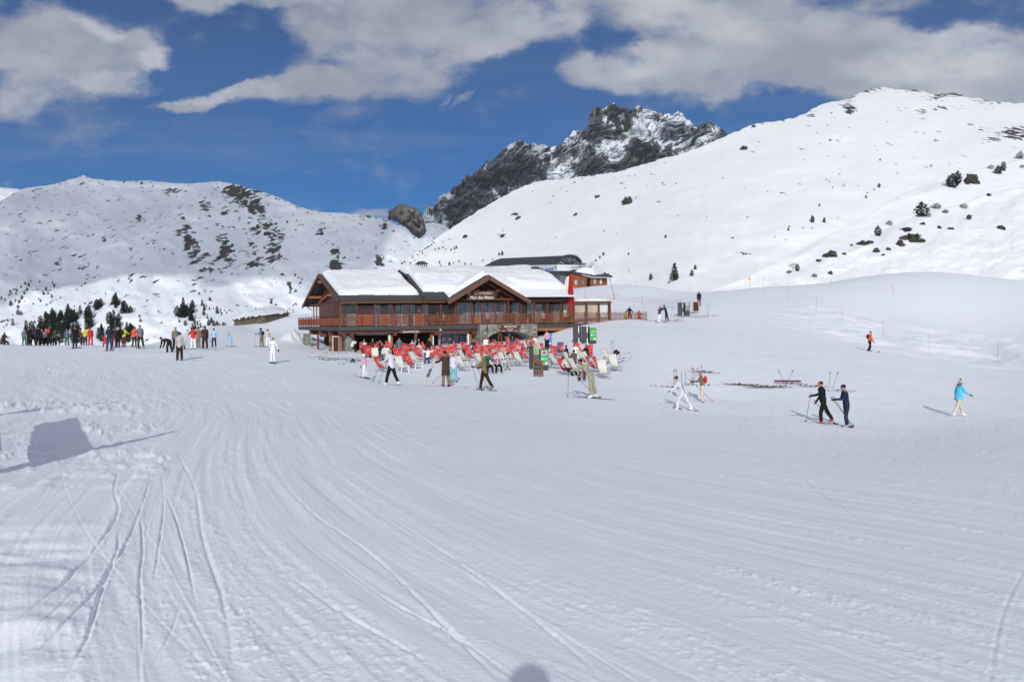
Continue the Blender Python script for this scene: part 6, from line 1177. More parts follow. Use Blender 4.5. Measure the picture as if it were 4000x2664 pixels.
def chair(px, py, kind, label, yaw=None, scale=1.0, group=None, drape=None, placed=[]):
    scale *= .92
    p = from_top(px, py, 1.09 * scale)
    yaw = -130 + random.uniform(-9, 9) if yaw is None else yaw
    for q in placed:  # keep neighbours from cutting through each other
        dv = Vector((p.x - q[0], p.y - q[1]));
        if dv.length < .62: dv = (dv if dv.length > .05 else Vector((.3, 1))).normalized() * .62; p.x = q[0] + dv.x; p.y = q[1] + dv.y
    p.z = hz(p.x, p.y); placed.append((p.x, p.y))
    o = CHP[kind] if kind not in used_ else copy_tree(CHP[kind]); used_.add(kind)
    o.location = p; o.rotation_euler = (0, 0, R(yaw)); o.scale = (scale,) * 3
    for ch_ in o.children:  # a unique label each
        if 'label' in ch_: del ch_['label']
    tag(o, label, 'deckchair', group)
    if drape:
        m = MB(); m.box(-.24, .24, -.66, -.60, .92, 1.13); m.box(-.24, .24, -.60, -.50, .86, 1.12); t = m.build('towel', pk_f if drape == 'pink' else plast); t.location = p; t.rotation_euler = o.rotation_euler; t.scale = o.scale; tag(t, f'{drape} towel over the head of the deckchair, {ORD[len(TW)]} towel built of four before the porch', 'towel', 'towels on deckchairs'); TW.append(px); t['label'] = f'{drape} towel on a deckchair head, {ORD[[1954, 1985, 2044, 2109].index(px)]} from the left of four before the porch'
    return o
RED = [(1845, 1346), (1780, 1352), (1682, 1349), (1643, 1357), (1570, 1342), (1444, 1352), (1508, 1346), (1905, 1362), (1936, 1360), (2060, 1340), (2063, 1362), (1961, 1338), (2017, 1338), (1741, 1349), (1798, 1345), (1868, 1332), (1891, 1336), (1930, 1333), (1948, 1327), (1976, 1336), (1996, 1315), (1998, 1335), (2036, 1322), (2033, 1334), (2076, 1329), (2109, 1343), (2134, 1340), (1877, 1352), (1895, 1351), (1922, 1347), (1953, 1348), (1971, 1346), (1995, 1346), (2016, 1355), (2024, 1350), (2044, 1353), (1954, 1365), (1985, 1361), (1821, 1336), (1863, 1331), (1759, 1356), (1835, 1359), (1809, 1360), (1730, 1361), (1701, 1362), (1660, 1336), (1623, 1343), (1715, 1352), (1608, 1380), (1415, 1338), (1462, 1345), (1489, 1336), (1525, 1333), (1520, 1350), (1544, 1350), (1557, 1360), (1590, 1344), (1581, 1362), (1605, 1381), (1494, 1391)]
WHT = [(1465, 1359), (1519, 1359), (1568, 1390), (1627, 1373), (1789, 1379), (1810, 1388), (1819, 1365), (1887, 1379), (1921, 1381), (1973, 1375), (2001, 1373), (2031, 1373)]
REDR = [(2153, 1352, 150, 'red deckchair leaning left against its twin, right of the blue board'), (2173, 1351, -120, 'red deckchair leaning right from its twin, right of the blue board'), (2208, 1343, None, 'red deckchair with the long haired sunbather, right end of the terrace'), (2252, 1340, 178, 'red deckchair behind the sunbather in white'), (2301, 1347, 170, 'red deckchair furthest back on the right, below the green panel'), (2212, 1400, None, 'red deckchair of the reclining sunbather nearest the beige suited man'), (2323, 1391, None, 'red deckchair, left one of the pair behind the nearest white one'), (2349, 1392, None, 'red deckchair, right one of the pair behind the nearest white one')]
WHTR = [(2158, 1377, None, 'white deckchair, first one right of the green information post'), (2179, 1379, None, 'white deckchair, second one right of the green information post'), (2235, 1374, None, 'white deckchair behind the seated person in the brown jacket'), (2260, 1399, None, 'white deckchair below the person in the brown jacket'), (2288, 1369, None, 'long white deckchair, left one of the pair under the red one'), (2305, 1372, None, 'long white deckchair, right one of the pair under the red one'), (2385, 1363, None, 'white deckchair furthest right with the two upright poles behind it'), (2405, 1384, -165, 'white deckchair at the right end with a blue bag behind'), (2359, 1406, -172, 'nearest white deckchair facing the piste on the right')]
GR = 'red deckchairs on the snow terrace'; GW = 'white deckchairs on the snow terrace'
rows = [('back', lambda y: y < 1340), ('second', lambda y: 1340 <= y < 1358), ('third', lambda y: 1358 <= y < 1372), ('front', lambda y: y >= 1372)]
for lst, col, gp in ((RED, 'red', GR), (WHT, 'white', GW)):
    for rn, ok in rows:
        sub = sorted([q for q in lst if ok(q[1])])
        for i, (px, py) in enumerate(sub):
            side_ = 'by the counter' if px < 1700 else 'left of the porch' if px < 1875 else 'before the porch'
            chair(px, py, col, f'{col} deckchair {side_}, {ORD[i]} {col} one from the left in the {rn} row', None if px > 1600 or random.random() < .4 else random.uniform(190, 215), 1.0, gp, drape='pink' if (px, py) in ((1954, 1365), (1985, 1361), (2109, 1343), (2044, 1353)) else None)
for px, py, yw, lb in REDR: chair(px, py, 'red', lb, yw, 1.0, GR)
for px, py, yw, lb in WHTR: chair(px, py, 'white', lb, yw, 1.05, GW)
chair(2183, 1336, 'blue', 'blue deckchair standing upright behind the red pair', 165, 1.05)

# stools and small tables
def stool(px, py, label, rnd=False, s=1.0, yaw=0):
    p = G(px, py); r = empty('stool' if not rnd else 'side_table', p, R(yaw), label, 'stool' if not rnd else 'table', 'white plastic stools and tables'); r.scale = (s,) * 3
    m = MB()
    if rnd:
        m.tube((0, 0, .40), (0, 0, .43), .34, .34, 18); m.build('top', plast, r)
        for a in (0, 2.1, 4.2): m = MB(); m.tube((.25 * math.cos(a), .25 * math.sin(a), 0), (.12 * math.cos(a), .12 * math.sin(a), .4), .03); m.build('leg', plast, r)
    else:
        m.box(-.24, .24, -.2, .2, .38, .42); m.build('top', plast, r)
        for x in (-.2, .2):
            for y in (-.16, .16): m = MB(); m.tube((x * 1.1, y * 1.1, 0), (x, y, .38), .028, .034); m.build('leg', plast, r)
    return r
for px, py, lb, rd in [(1815, 1440, 'white plastic stool at the foot of the front white deckchair', False), (1857, 1430, 'round white table right of the front stool', True), (1637, 1444, 'white stool left of the brown coat', False), (1584, 1458, 'white stool nearest the piste, by the white jacket walker', False), (1976, 1438, 'white stool before the child in the checked suit', False), (2262, 1398, 'white plastic table beside the person in the brown jacket', False), (2372, 1420, 'white stool right of the nearest white deckchair', False), (2393, 1448, 'white stool at the right end, closest to the piste', False), (1983, 1408, 'white table behind the front row, under the arch', False), (1770, 1405, 'white table behind the brown coat', True)]:
    stool(px, py, lb, rd, 1.1, random.uniform(-15, 15))

# guests on the terrace
GT = 'guests sunbathing on the terrace'
def guest(px, pyh, pose, top, legs, label, yaw=180, seat=None, H_=1.72, hat=None, head='hair', **k):
    hh = {'sit': 1.22, 'recline': 1.02, 'headup': 1.02, 'stand': 1.74, 'talk': 1.74, 'crouch': 1.05}[pose] * H_ / 1.74
    if seat is None and pose in ('recline', 'headup', 'sit'): seat = .36 if pose != 'sit' else .42
    p = from_top(px, pyh, hh); return person(p, H_, yaw, pose=pose, top=top, legs=legs, label=label, group=GT, seat=seat, hat=hat, head=head, **k)
for a in [(1374, 1330, 'sit', 'white', 'black', 'guest in white jacket sitting left, hand to the face', -70), (1392, 1324, 'sit', 'wine', 'black', 'bald guest in dark red facing the one in white', 90), (1423, 1331, 'sit', 'grey', 'black', 'small grey guest behind the leftmost red deckchair', 180), (1455, 1328, 'sit', 'navy', 'black', 'guest in navy with blue sleeve behind the red deckchairs', 200), (1488, 1334, 'sit', 'dbrown', 'black', 'guest with raised elbows at the counter, left part', 150),
          (1498, 1356, 'recline', 'lilac', 'grey', 'guest in lilac jacket and sunglasses lying in the second row', 170), (1495, 1345, 'sit', 'black', 'black', 'dark haired guest above the lilac jacket', 160), (1543, 1345, 'sit', 'black', 'black', 'guest in black beanie seated before the white post', 170), (1545, 1358, 'recline', 'black', 'navy', 'big guest in black jacket lying with the legs forward', -165), (1592, 1363, 'recline', 'red', 'black', 'guest in red top reclining beside the big guest in black', 175), (1613, 1332, 'sit', 'cream', 'black', 'guest in patterned cream jumper against the counter', 150), (1637, 1329, 'sit', 'black', 'yellow', 'guest with lime scarf right of the patterned jumper', 170), (1636, 1345, 'recline', 'cream', 'tan', 'guest lying with face to the sun in pale clothes', 180), (1668, 1349, 'recline', 'dbrown', 'black', 'guest in dark pointed hat above the striped headband', 180), (1670, 1367, 'headup', 'white', 'dblue', 'guest with hands behind the head and navy trousers', 178), (1674, 1322, 'talk', 'black', 'black', 'person in black with white bib by the counter post', -140), (1756, 1345, 'sit', 'coral', 'grey', 'guest in orange red between the deckchairs', 120), (1777, 1340, 'sit', 'pred', 'cream', 'guest with pink hat turned to the left', 90), (1797, 1362, 'recline', 'navy', 'wine', 'dark haired guest lying left of the front white deckchairs', 150),
          (1850, 1330, 'sit', 'purple', 'black', 'guest in purple at the left foot of the porch', 170), (1902, 1383, 'sit', 'green', 'black', 'guest in patterned dark green jacket in the front row', -150), (1938, 1381, 'sit', 'pink', 'black', 'guest in dusty pink jacket with black trousers in the front row', -155), (1983, 1388, 'sit', 'lgrey', 'lgrey', 'child in checked grey suit and dark helmet on the front row', 175), (2000, 1321, 'recline', 'dblue', 'dblue', 'bearded guest with blue sleeve in the tallest red deckchair', 170), (2070, 1325, 'sit', 'lgrey', 'navy', 'guest in striped top before the right menu board', 160), (2080, 1324, 'sit', 'pred', 'black', 'guest in bright pink beside the striped top', 170), (2034, 1352, 'recline', 'purple', 'black', 'guest in plum under the arch, second row', 175),
          (2216, 1354, 'sit', 'black', 'dbrown', 'long haired guest in black facing left on the right terrace', 100), (2249, 1352, 'recline', 'white', 'lilac', 'guest in white with sunglasses on the right terrace', 178), (2268, 1345, 'recline', 'coral', 'navy', 'guest in rust red lying behind the one in white', -120), (2292, 1351, 'sit', 'dbrown', 'navy', 'brown haired guest before the furthest back red deckchair', 130), (2244, 1374, 'sit', 'olive', 'black', 'person in brown jacket sitting with the back to the camera', 20), (2220, 1401, 'recline', 'cream', 'black', 'guest in cream jacket reclining right behind the beige suited man', -140), (2276, 1414, 'recline', 'cream', 'wine', 'dark haired guest low behind the beige suited man', 170)]:
    px, py, po, tp, lg, lb, yw = a; ht = ('helmet', 'black') if 'helmet' in lb else ('beanie', 'black') if 'beanie' in lb else ('beanie', 'dbrown') if 'pointed hat' in lb else ('beanie', 'pred') if 'pink hat' in lb else None
    guest(px, py, po, tp, lg, lb, yw, hat=ht, H_=1.4 if 'child' in lb else 1.72, mod=dict(arms=((70, 100, 20), (60, 90, 20))) if 'face' in lb and 'hand' in lb else None)
guest(1560, 1318, 'stand', 'slate', 'navy', 'man in slate grey jacket standing by the counter, back turned', 30, hat=('beanie', 'black'), H_=1.8)
guest(2137, 1291, 'stand', 'pink', 'black', 'person in pale pink at the shaded doorway beside the blue board', 150)

# ---------------------------------------------------------------- signs on the terrace
def board_at(px0, px1, py0, py1, d=None, yaw=0):
    g = G((px0 + px1) / 2, py1); w = (px1 - px0) / F * g.y; h = (py1 - py0) / F * g.y; return g, w, h
def aboard(px0, px1, py0, py1, label, name='blackboard', lines=True):
    g, w, h = board_at(px0, px1, py0, py1); r = empty(name, g, R(-14), label, 'blackboard'); w *= .62; wf = mat('board_wood', (.28, .10, .045), .6, .2)
    for s, nm in ((-1, 'front_panel'), (1, 'back_panel')):
        fo = .42 * s * h * .5; m = MB(); tilt = fo
        def pt(x, t, o=0): return (x, tilt * (1 - t) - .02 * s * 0 + o + .03 * s, h * t)
        th = .02
        for x0, x1, t0, t1 in ((-w / 2, -w / 2 + .05, 0, 1), (w / 2 - .05, w / 2, 0, 1), (-w / 2 + .05, w / 2 - .05, .94, 1), (-w / 2 + .05, w / 2 - .05, .12, .17)):
            m.hexa([pt(x0, t0, -th), pt(x1, t0, -th), pt(x1, t0, th), pt(x0, t0, th), pt(x0, t1, -th), pt(x1, t1, -th), pt(x1, t1, th), pt(x0, t1, th)])
        o = m.build(nm, wf, r); m = MB(); x0, x1 = -w / 2 + .05, w / 2 - .05; m.hexa([pt(x0, .17, -.008), pt(x1, .17, -.008), pt(x1, .17, .008), pt(x0, .17, .008), pt(x0, .94, -.008), pt(x1, .94, -.008), pt(x1, .94, .008), pt(x0, .94, .008)]); m.build('slate', mat('slate_black', (.025, .022, .022), .6, .2), o)
        if s < 0 and lines:
            chalk = mat('chalk', (.42, .42, .42), .8, .1); red_c = mat('chalk_pink', (.6, .2, .28), .8, .1); m = MB(); rg = random.Random(8)
            for t in (.86, .80, .44, .39, .34, .27, .22):
                x = -w * .3
                while x < w * .3: l = rg.uniform(.03, .12); a = pt(x, t, -.014); b = pt(min(x + l, w * .34), t + rg.uniform(-.012, .012), -.014); m.beam(a, b, .008, .014); x += l + .03
            m.build('chalk_writing', chalk, o)
            m = MB(); P_ = [pt(math.cos(a) * w * .26, .62 + math.sin(a) * .055, -.014) for a in [i * math.pi / 8 for i in range(17)]]
            for a, b in zip(P_[:-1], P_[1:]): m.beam(a, b, .012, .014)
            m.build('chalk_ring', red_c, o)
    return r
aboard(2075, 2131, 1406, 1473, 'folding blackboard with wooden frame and chalk writing in front of the ski rack')
green = mat('sign_green', (.06, .36, .10), .5, .3, (1, 1, (1, 1, 1), .1)); bluep = mat('sign_blue', (.03, .18, .55), .5, .3, (1, 1, (1, 1, 1), .1)); cyan = mat('sign_cyan', (.25, .62, .78), .5, .3); lime_m = mat('sign_lime', (.40, .60, .08), .5, .3)
def panel(px0, px1, py0, pyb, py1, label, face, yaw=4, extra=None, d=None):
    g, w, h = board_at(px0, px1, py0, py1); r = empty('information_post', g, R(yaw), label, 'sign'); hb_ = (py1 - pyb) / F * g.y
    m = MB(); m.box(-w / 2, w / 2, -.10, .10, 0, h); m.build('casing', anth, r); m = MB(); m.box(-w / 2 + .03, w / 2 - .03, -.108, -.101, hb_, h - .04); f = m.build('poster', face, r)
    m = MB(); m.add([(w * .05, -.112, hb_ + .03), (w / 2 - .04, -.112, hb_ + .03), (w / 2 - .04, -.112, hb_ + h * .10), (w * .27, -.112, hb_ + h * .16), (w * .05, -.112, hb_ + h * .10)], [(0, 1, 2, 3, 4)]); m.build('house_mark', letw, f)
    m = MB(); n = 16; cx, cz, rr = -w * .22, h * .56, w * .16; m.add([(cx + rr * math.cos(i * 2 * math.pi / n), -.112, cz + rr * math.sin(i * 2 * math.pi / n)) for i in range(n)], [tuple(range(n))]); m.box(w * .05, w * .2, -.113, -.11, cz - .04, cz + .05); m.box(w * .26, w * .36, -.113, -.11, cz - .04, cz + .04); m.build('symbols', cyan, f)
    if extra == 'bars': m = MB(); [m.box(-w * .32, w * .36, -.113, -.11, h * z, h * z + .04) for z in (.80, .73)]; m.build('headline', lime_m if face is green else letw, f)
    if extra == 'picture': m = MB(); m.box(-w * .34, w * .30, -.113, -.109, h * .74, h * .93); q_ = m.build('picture_border', letw, f); m = MB(); m.box(-w * .24, w * .20, -.117, -.1135, h * .77, h * .90); m.build('picture', mat('picture_mauve', (.30, .05, .14), .5, .3, (1, 5, (1, 1, 1), .6)), q_)
    return r
panel(2110, 2142, 1364, 1426, 1449, 'green information post with a small mauve picture beside the ski rack', green, 6, 'picture')
panel(2128, 2155, 1300, 1347, 1362, 'blue information post in front of the shaded doorway', bluep, 2, 'bars')
panel(2303, 2329, 1281, 1329, 1344, 'green information post attached to the right end of the tall ski stands', green, 4, 'bars')
def rack(px0, px1, py0, py1, label, skis_n, cut=None, yaw=0, light=None):
    g, w, h = board_at(px0, px1, py0, py1); r = empty('ski_rack', g, R(yaw), label, 'ski rack')
    m = MB(); m.box(-w / 2, -w * .1, -.12, .12, 0, h); m.build('side_panel', anth, r); m = MB(); m.box(w * .36, w / 2, -.12, .12, 0, h); m.build('side_panel', anth, r); m = MB(); m.box(-w * .1, w * .36, -.02, .12, h * .9, h); m.box(-w * .1, w * .36, .08, .12, h * .05, h * .9); m.build('back_panel', mat('rack_grey', (.06, .065, .07), .5, .4), r)
    m = MB(); m.box(-w * .1, w * .36, -.12, .1, 0, .06); m.build('foot', anth, r)
    return g, w, h, r
g, w, h, r_ = rack(2068, 2108, 1360, 1442, 'dark ski rack with several skis leaning in it, behind the blackboard', 4, yaw=8)
for i, c in enumerate(('green', 'lgrey', 'lime', 'cream')): o = ski(g + Vector((-.12 + .12 * i, -.25, 0)), 0, 1.6, c, f'{("dark green", "silver", "lime", "cream")[i]} ski leaning upright in the rack behind the blackboard', 'skis leaning in the terrace rack', pitch=R(78), roll=R(8 * i - 14), z=g.z + .72)
for j, (a, b) in enumerate(((2239, 2270), (2272, 2303))):
    g, w, h, r_ = rack(a, b, 1273 + 2 * j, 1340 + j, ('left', 'right')[j] + ' tall anthracite ski stand in front of the deck timbers', 2, yaw=2)
    for i in range(1): ski(g + Vector((.13, -.2, 0)), 0, 1.55, 'white', f'white ski upright in the {("left", "right")[j]} tall ski stand', 'skis in the tall stands', pitch=R(84), roll=R(6), z=g.z + .66)
g, w, h, r_ = rack(2648, 2676, 1182, 1232, 'dark ski stand on the rise with white skis in it', 2, yaw=-4)
ski(g + Vector((.1, -.25, 0)), 0, 1.4, 'white', 'white ski standing in the dark stand on the rise', None, pitch=R(84), roll=R(5), z=g.z + .6)
g, w, h = board_at(2676, 2694, 1182, 1232); r_ = empty('notice_post', g, 0, 'black post with a white notice and white stripes beside the stand on the rise', 'sign'); m = MB(); m.box(-w / 2, w / 2, -.1, .1, 0, h); m.build('casing', anth, r_); m = MB(); m.box(-w * .38, w * .3, -.108, -.101, h * .76, h * .97); q_ = m.build('notice', letw, r_); m = MB(); m.box(-w * .2, w * .2, -.112, -.109, h * .82, h * .9); m.build('symbol', blue, q_); m = MB(); [m.box(-w * .42, w * .42, -.108, -.101, h * z, h * z + .04) for z in (.38, .47, .56, .65)]; m.build('stripes', letw, r_)
g, w, h = board_at(2706, 2731, 1178, 1222); r_ = empty('blackboard', g, R(-5), 'blackboard in a pale wooden frame standing on the rise below the man in black', 'blackboard'); m = MB()
for q in ((-w / 2, -w / 2 + .08, 0, h), (w / 2 - .08, w / 2, 0, h), (-w / 2 + .08, w / 2 - .08, h - .08, h), (-w / 2 + .08, w / 2 - .08, .12, .2)): m.box(q[0], q[1], -.03, .03, q[2], q[3])
m.build('frame', mat('frame_pale', (.45, .30, .18), .6, .2), r_); m = MB(); m.box(-w / 2 + .08, w / 2 - .08, -.015, .015, .2, h - .08); m.build('slate', mat('slate_brown', (.045, .03, .025), .7, .2), r_); m = MB(); m.tube((w * .3, .03, h * .9), (w * .4, .7, 0), .03); m.build('strut', wood_mid, r_)
# menu boards at the porch, easel
def menu(px, py0, py1, label):
    b = -.75; a = Aa(px, b, 1330); w = .62; p = Wp(a, b, -3.3); r = empty('menu_board', p, R(12), label, 'sign'); zt = Zb(px, py0, b) + 3.3; zb_ = Zb(px, py1, b) + 3.3
    m = MB(); m.box(-w / 2, w / 2, -.03, .03, zb_ - .3, zt - .32); m.add([(-w * .62, -.05, zt - .32), (w * .62, -.05, zt - .32), (0, -.05, zt), (-w * .62, .05, zt - .32), (w * .62, .05, zt - .32), (0, .05, zt)], [(0, 1, 2), (5, 4, 3), (0, 3, 4, 1), (1, 4, 5, 2), (2, 5, 3, 0)]); m.build('board', wood_red, r)
    m = MB(); m.box(-w * .42, w * .42, -.045, -.032, zb_ - .1, zt - .38); m.build('menu_sheet', plast, r); m = MB(); m.box(-.05, .05, -.02, .04, 0, zb_ - .3); m.build('post', wood_mid, r); m = MB(); m.ball((0, -.06, zt - .2), (.06, .02, .08), 8, 6); m.build('emblem', lgrey, r)
menu(1898, 1312, 1342, 'menu board with a little pointed roof left of the arch'); menu(2087, 1306, 1341, 'menu board with a little pointed roof right of the arch')
b_ = -.2; a = Aa(1953, b_, 1320); r_ = empty('easel', Wp(a, b_, -2.9), R(12), 'tall wooden easel standing inside the stone arch', 'easel'); h = Zb(1953, 1302, b_) + 2.9; m = MB()
m.beam((-.3, 0, 0), (-.1, 0, h), .06, .05); m.beam((.3, 0, 0), (.1, 0, h), .06, .05); m.beam((-.14, 0, h - .05), (.14, 0, h - .05), .05, .06); m.beam((-.24, 0, h * .35), (.24, 0, h * .35), .05, .06); m.build('frame', wood_lit, r_); m = MB(); m.beam((0, .1, h - .1), (.1, .9, 0), .05, .05); m.build('back_leg', wood_mid, r_)
# red standing panels left, feather flags
g, w, h = board_at(1417, 1436, 1338, 1397); r_ = empty('poster_stand', g, R(-12), 'tall rust red poster stand with a white label behind the child in the helmet', 'sign'); m = MB(); m.box(-w / 2, w / 2, -.05, .05, 0, h); m.build('panel', mat('rust', (.22, .03, .02), .5, .3), r_); m = MB(); m.box(-w * .4, w * .35, -.058, -.051, h * .86, h * .98); m.build('label_plate', letw, r_); m = MB(); m.box(w / 2 + .05, w / 2 + .5, .15, .25, 0, h * .95); m.build('side_wing', mat('rust_dark', (.10, .014, .012), .5, .3), r_)
def flag(px, py0, py1, label):
    g = P(px, 1300, 76.5 if px > 1650 else 78); g.z = hz(g.x, g.y); r = empty('feather_flag', g, R(4), label, 'flag'); r.scale = ((P(px, py0, g.y).z - g.z) / 3.3,) * 3; r.rotation_euler = (0, R(5), R(4)); m = MB(); m.tube((0, 0, 0), (0, 0, 3.25), .02); m.build('mast', grey_p, r); n = 14; vs = []
    for i in range(n + 1): t = i / n; z = .75 + 2.5 * t; w = .40 * min(1, (1 - t) * 4 + .02) ** .5 * (.75 + .25 * t); vs += [(0.02, -.01, z), (w, -.03 * math.sin(t * 5) - .01, z - .1 * (1 - t)), (0.02, .01, z), (w, -.03 * math.sin(t * 5) + .01, z - .1 * (1 - t))]
    m = MB(); m.add(vs, [(4 * i, 4 * i + 1, 4 * i + 5, 4 * i + 4) for i in range(n)] + [(4 * i + 2, 4 * i + 6, 4 * i + 7, 4 * i + 3) for i in range(n)]); m.build('banner', mat('flag_plum', (.045, .03, .06), .6, .2), r)
    m = MB(); k = 14; m.add([(.2 + .13 * math.cos(i * 2 * math.pi / k), -.06, 2.85 + .16 * math.sin(i * 2 * math.pi / k)) for i in range(k)], [tuple(range(k))]); m.build('round_mark', mat('flag_ring', (.34, .36, .28), .6, .2), r)
    m = MB(); m.box(.1, .3, -.06, -.055, 1.95, 2.1); m.box(.1, .16, -.06, -.055, 2.1, 2.3); m.box(.24, .3, -.06, -.055, 2.1, 2.3); m.box(.1, .3, -.06, -.055, 2.3, 2.45); m.build('red_mark', mat('flag_red', (.45, .02, .03), .6, .2), r)
    m = MB(); [m.box(.12, .28, -.06, -.055, z, z + .09) for z in (.95, 1.1, 1.25, 1.4, 1.55)]; m.build('white_mark', lgrey, r)
flag(1614, 1283, 1340, 'slim plum feather flag overlapping the sandwich counter sign'); flag(1708, 1274, 1345, 'larger plum feather flag beside the wooden counter post')

# ---------------------------------------------------------------- skis and poles lying or stuck in the snow
rs = random.Random(21); cols = ['black', 'lgrey', 'grey', 'wine', 'dblue', 'white', 'lime', 'dbrown']
LY = 'skis lying on the snow left of the terrace'
sp_ = [(1245, 1368), (1258, 1367), (1215, 1380), (1270, 1381), (1300, 1382), (1330, 1381), (1352, 1380), (1240, 1397), (1262, 1396), (1255, 1405), (1290, 1402), (1315, 1403), (1345, 1404), (1370, 1403), (1300, 1408), (1278, 1410), (1385, 1404), (1410, 1403), (1362, 1414), (1380, 1421), (1395, 1411), (1335, 1424)]
for i, (px, py) in enumerate(sorted(sp_)): 
    c = cols[i % 8]; ski(G(px, py), 90 + rs.uniform(-22, 22), 1.65, c, f'ski lying flat left of the red deckchairs, {ORD[i]} from the left', LY, roll=rs.choice([0, 0, .5]))
LR = 'skis lying on the open snow to the right'
for i, (px, py, c) in enumerate([(2880, 1502, 'wine'), (2900, 1506, 'black'), (2950, 1506, 'green'), (2985, 1511, 'black'), (2965, 1515, 'wine'), (3010, 1513, 'olive'), (3040, 1513, 'green'), (3060, 1511, 'white'), (3140, 1506, 'lgrey'), (3180, 1511, 'dbrown'), (3085, 1500, 'black'), (3285, 1527, 'grey')]):
    ski(G(px, py), 84 + rs.uniform(-8, 8), 1.65, c, f'ski lying on the open snow right of the terrace, {ORD[i]} from the left', LR)
g = G(3077, 1494); r_ = empty('ski_bag', g, R(-4), 'long dark maroon ski bag lying on the snow between two crossed poles', 'ski bag'); m = MB(); wv = (3124 - 3024) / F * g.y / 2; m.tube((-wv, 0, .09), (wv, 0, .07), .05, .05, 10); m.build('sleeve', cm(PAL['wine']), r_); m = MB(); m.path([(-.2, -.08, .08), (0, -.14, .1), (.2, -.08, .08)], .02); m.build('handle', anth, r_)
for i, (px, py, c) in enumerate([(2598, 1513, 'grey'), (2618, 1514, 'black'), (2690, 1502, 'lime'), (2700, 1506, 'black'), (2715, 1510, 'grey'), (2760, 1507, 'lime'), (2740, 1452, 'wine'), (2765, 1456, 'black')]):
    ski(G(px, py), 92 + rs.uniform(-6, 6), 1.65, c, f'ski parked around the upright poles by the red backpack, {ORD[i]} listed from the left', 'skis parked by the upright poles')
for i, (px, py, c) in enumerate([(2415, 1397, 'grey'), (2430, 1403, 'black'), (2452, 1384, 'grey'), (2425, 1415, 'wine'), (2535, 1253, 'grey'), (2640, 1252, 'dbrown'), (2655, 1240, 'dbrown'), (2690, 1234, 'black'), (2715, 1238, 'grey'), (2745, 1238, 'dbrown'), (2760, 1238, 'lgrey'), (2790, 1234, 'grey'), (2645, 1253, 'dbrown')]):
    ski(G(px, py), 88 + rs.uniform(-14, 14), 1.65, c, ('ski lying behind the last white deckchairs, ' if px < 2500 else 'ski lying on the rise near the stands, ') + ORD[i if px < 2500 else i - 4] + ' in line', 'skis lying on the right' if px < 2500 else 'skis lying on the rise')
def stuck(px0, py0, px1, py1, lb, grip='black', group='ski poles stuck upright in the snow'):
    b = G(px1, py1); t = P(px0, py0, b.y); spole(b + (t - b) * .92, b - (t - b) * .05, lb, group, grip)
for q in [(3042, 1448, 3062, 1492, 'left one of two crossed poles by the maroon ski bag'), (3098, 1446, 3074, 1494, 'right one of two crossed poles by the maroon ski bag'), (3243, 1453, 3238, 1512, 'upright pole just behind the head of the man in black'), (3273, 1454, 3255, 1512, 'slanting pole between the two dark skiers'), (2633, 1444, 2630, 1514, 'dark pole above the head with the hair bun'), (2640, 1443, 2652, 1512, 'second dark pole by the hair bun'), (2661, 1443, 2665, 1505, 'yellow gripped pole, left one of two', 'yellow'), (2676, 1444, 2679, 1503, 'yellow gripped pole, right one of two', 'yellow'), (2703, 1436, 2703, 1503, 'thin red pole left of the red backpack', 'wine'), (2711, 1437, 2708, 1503, 'dark pole beside the thin red one'), (2725, 1436, 2706, 1500, 'slanting pole before the red backpack'), (2740, 1429, 2739, 1478, 'tallest pole above the red backpack'), (2388, 1333, 2389, 1392, 'left pole of two behind the last white deckchair'), (2396, 1332, 2395, 1392, 'right pole of two behind the last white deckchair'), (2626, 1200, 2623, 1240, 'single upright pole right of the hugging couple'), (2764, 1193, 2762, 1232, 'faint pole, left one of two right of the blackboard'), (2773, 1192, 2767, 1232, 'faint pole, right one of two right of the blackboard'), (2510, 1184, 2516, 1215, 'pole leaning at the end of the deck')]:
    stuck(*q[:5], grip=q[5] if len(q) > 5 else 'black')
# bags
for px, py, c, s, lb in [(1476, 1418, 'red', .22, 'black and red backpack sitting on the snow left of the white jacket walker'), (1378, 1416, 'dblue', .16, 'navy jacket dropped on the skis'), (2408, 1388, 'dbrown', .24, 'brown bundle behind the last white deckchair'), (1500, 1418, 'dbrown', .18, 'dark bag beside the red backpack')]:
    g = G(px, py); m = MB(); m.ball((0, 0, s * .8), (s, s * .7, s * .9), 12, 8); m.ball((0, -s * .6, s * .55), (s * .6, s * .3, s * .5), 10, 6); vs = np.array(m.v); n_ = fbm(vs[:, 0] * 8 + px, vs[:, 2] * 8, 3, 5); m.v = [tuple(v * (1 + .35 * k)) for v, k in zip(vs, n_)]
    o = m.build('bag', cm(PAL[c]), None, True); o.location = g; tag(o, lb, 'bag')
# ---------------------------------------------------------------- banner on poles and photographer: only their shadows reach the picture
bn = empty('banner_sign', (-6.6, 1.6, 0), 0, 'banner stretched between two tall tapering poles left of the photographer', 'sign')
def shadow_src(px, py, y0):  # the point whose shadow falls on the snow at this pixel
    g = G(px, py); t = (g.y - y0) / math.cos(SUN_AZ); return Vector((g.x - (g.y - y0) * math.tan(SUN_AZ), y0, g.z + (g.y - y0) / math.cos(SUN_AZ) * math.tan(SUN_EL)))
ta = shadow_src(685, 1690, 9.0); tb = shadow_src(470, 1572, 12.6); base = Vector(bn.location)
for t_, r0 in ((ta, .13), (tb, .14)):
    zb_ = hz(t_.x, t_.y) - .2; hgt = t_.z - zb_; m = MB(); m.tube(Vector((t_.x - .1, t_.y, zb_)) - base, Vector((t_.x - .03, t_.y, zb_ + hgt * .62)) - base, r0, r0 * .85, 12); m.tube(Vector((t_.x - .03, t_.y, zb_ + hgt * .62)) - base, t_ - base, r0 * .62, .05, 8); m.build('pole', grey_p, bn)
q = []
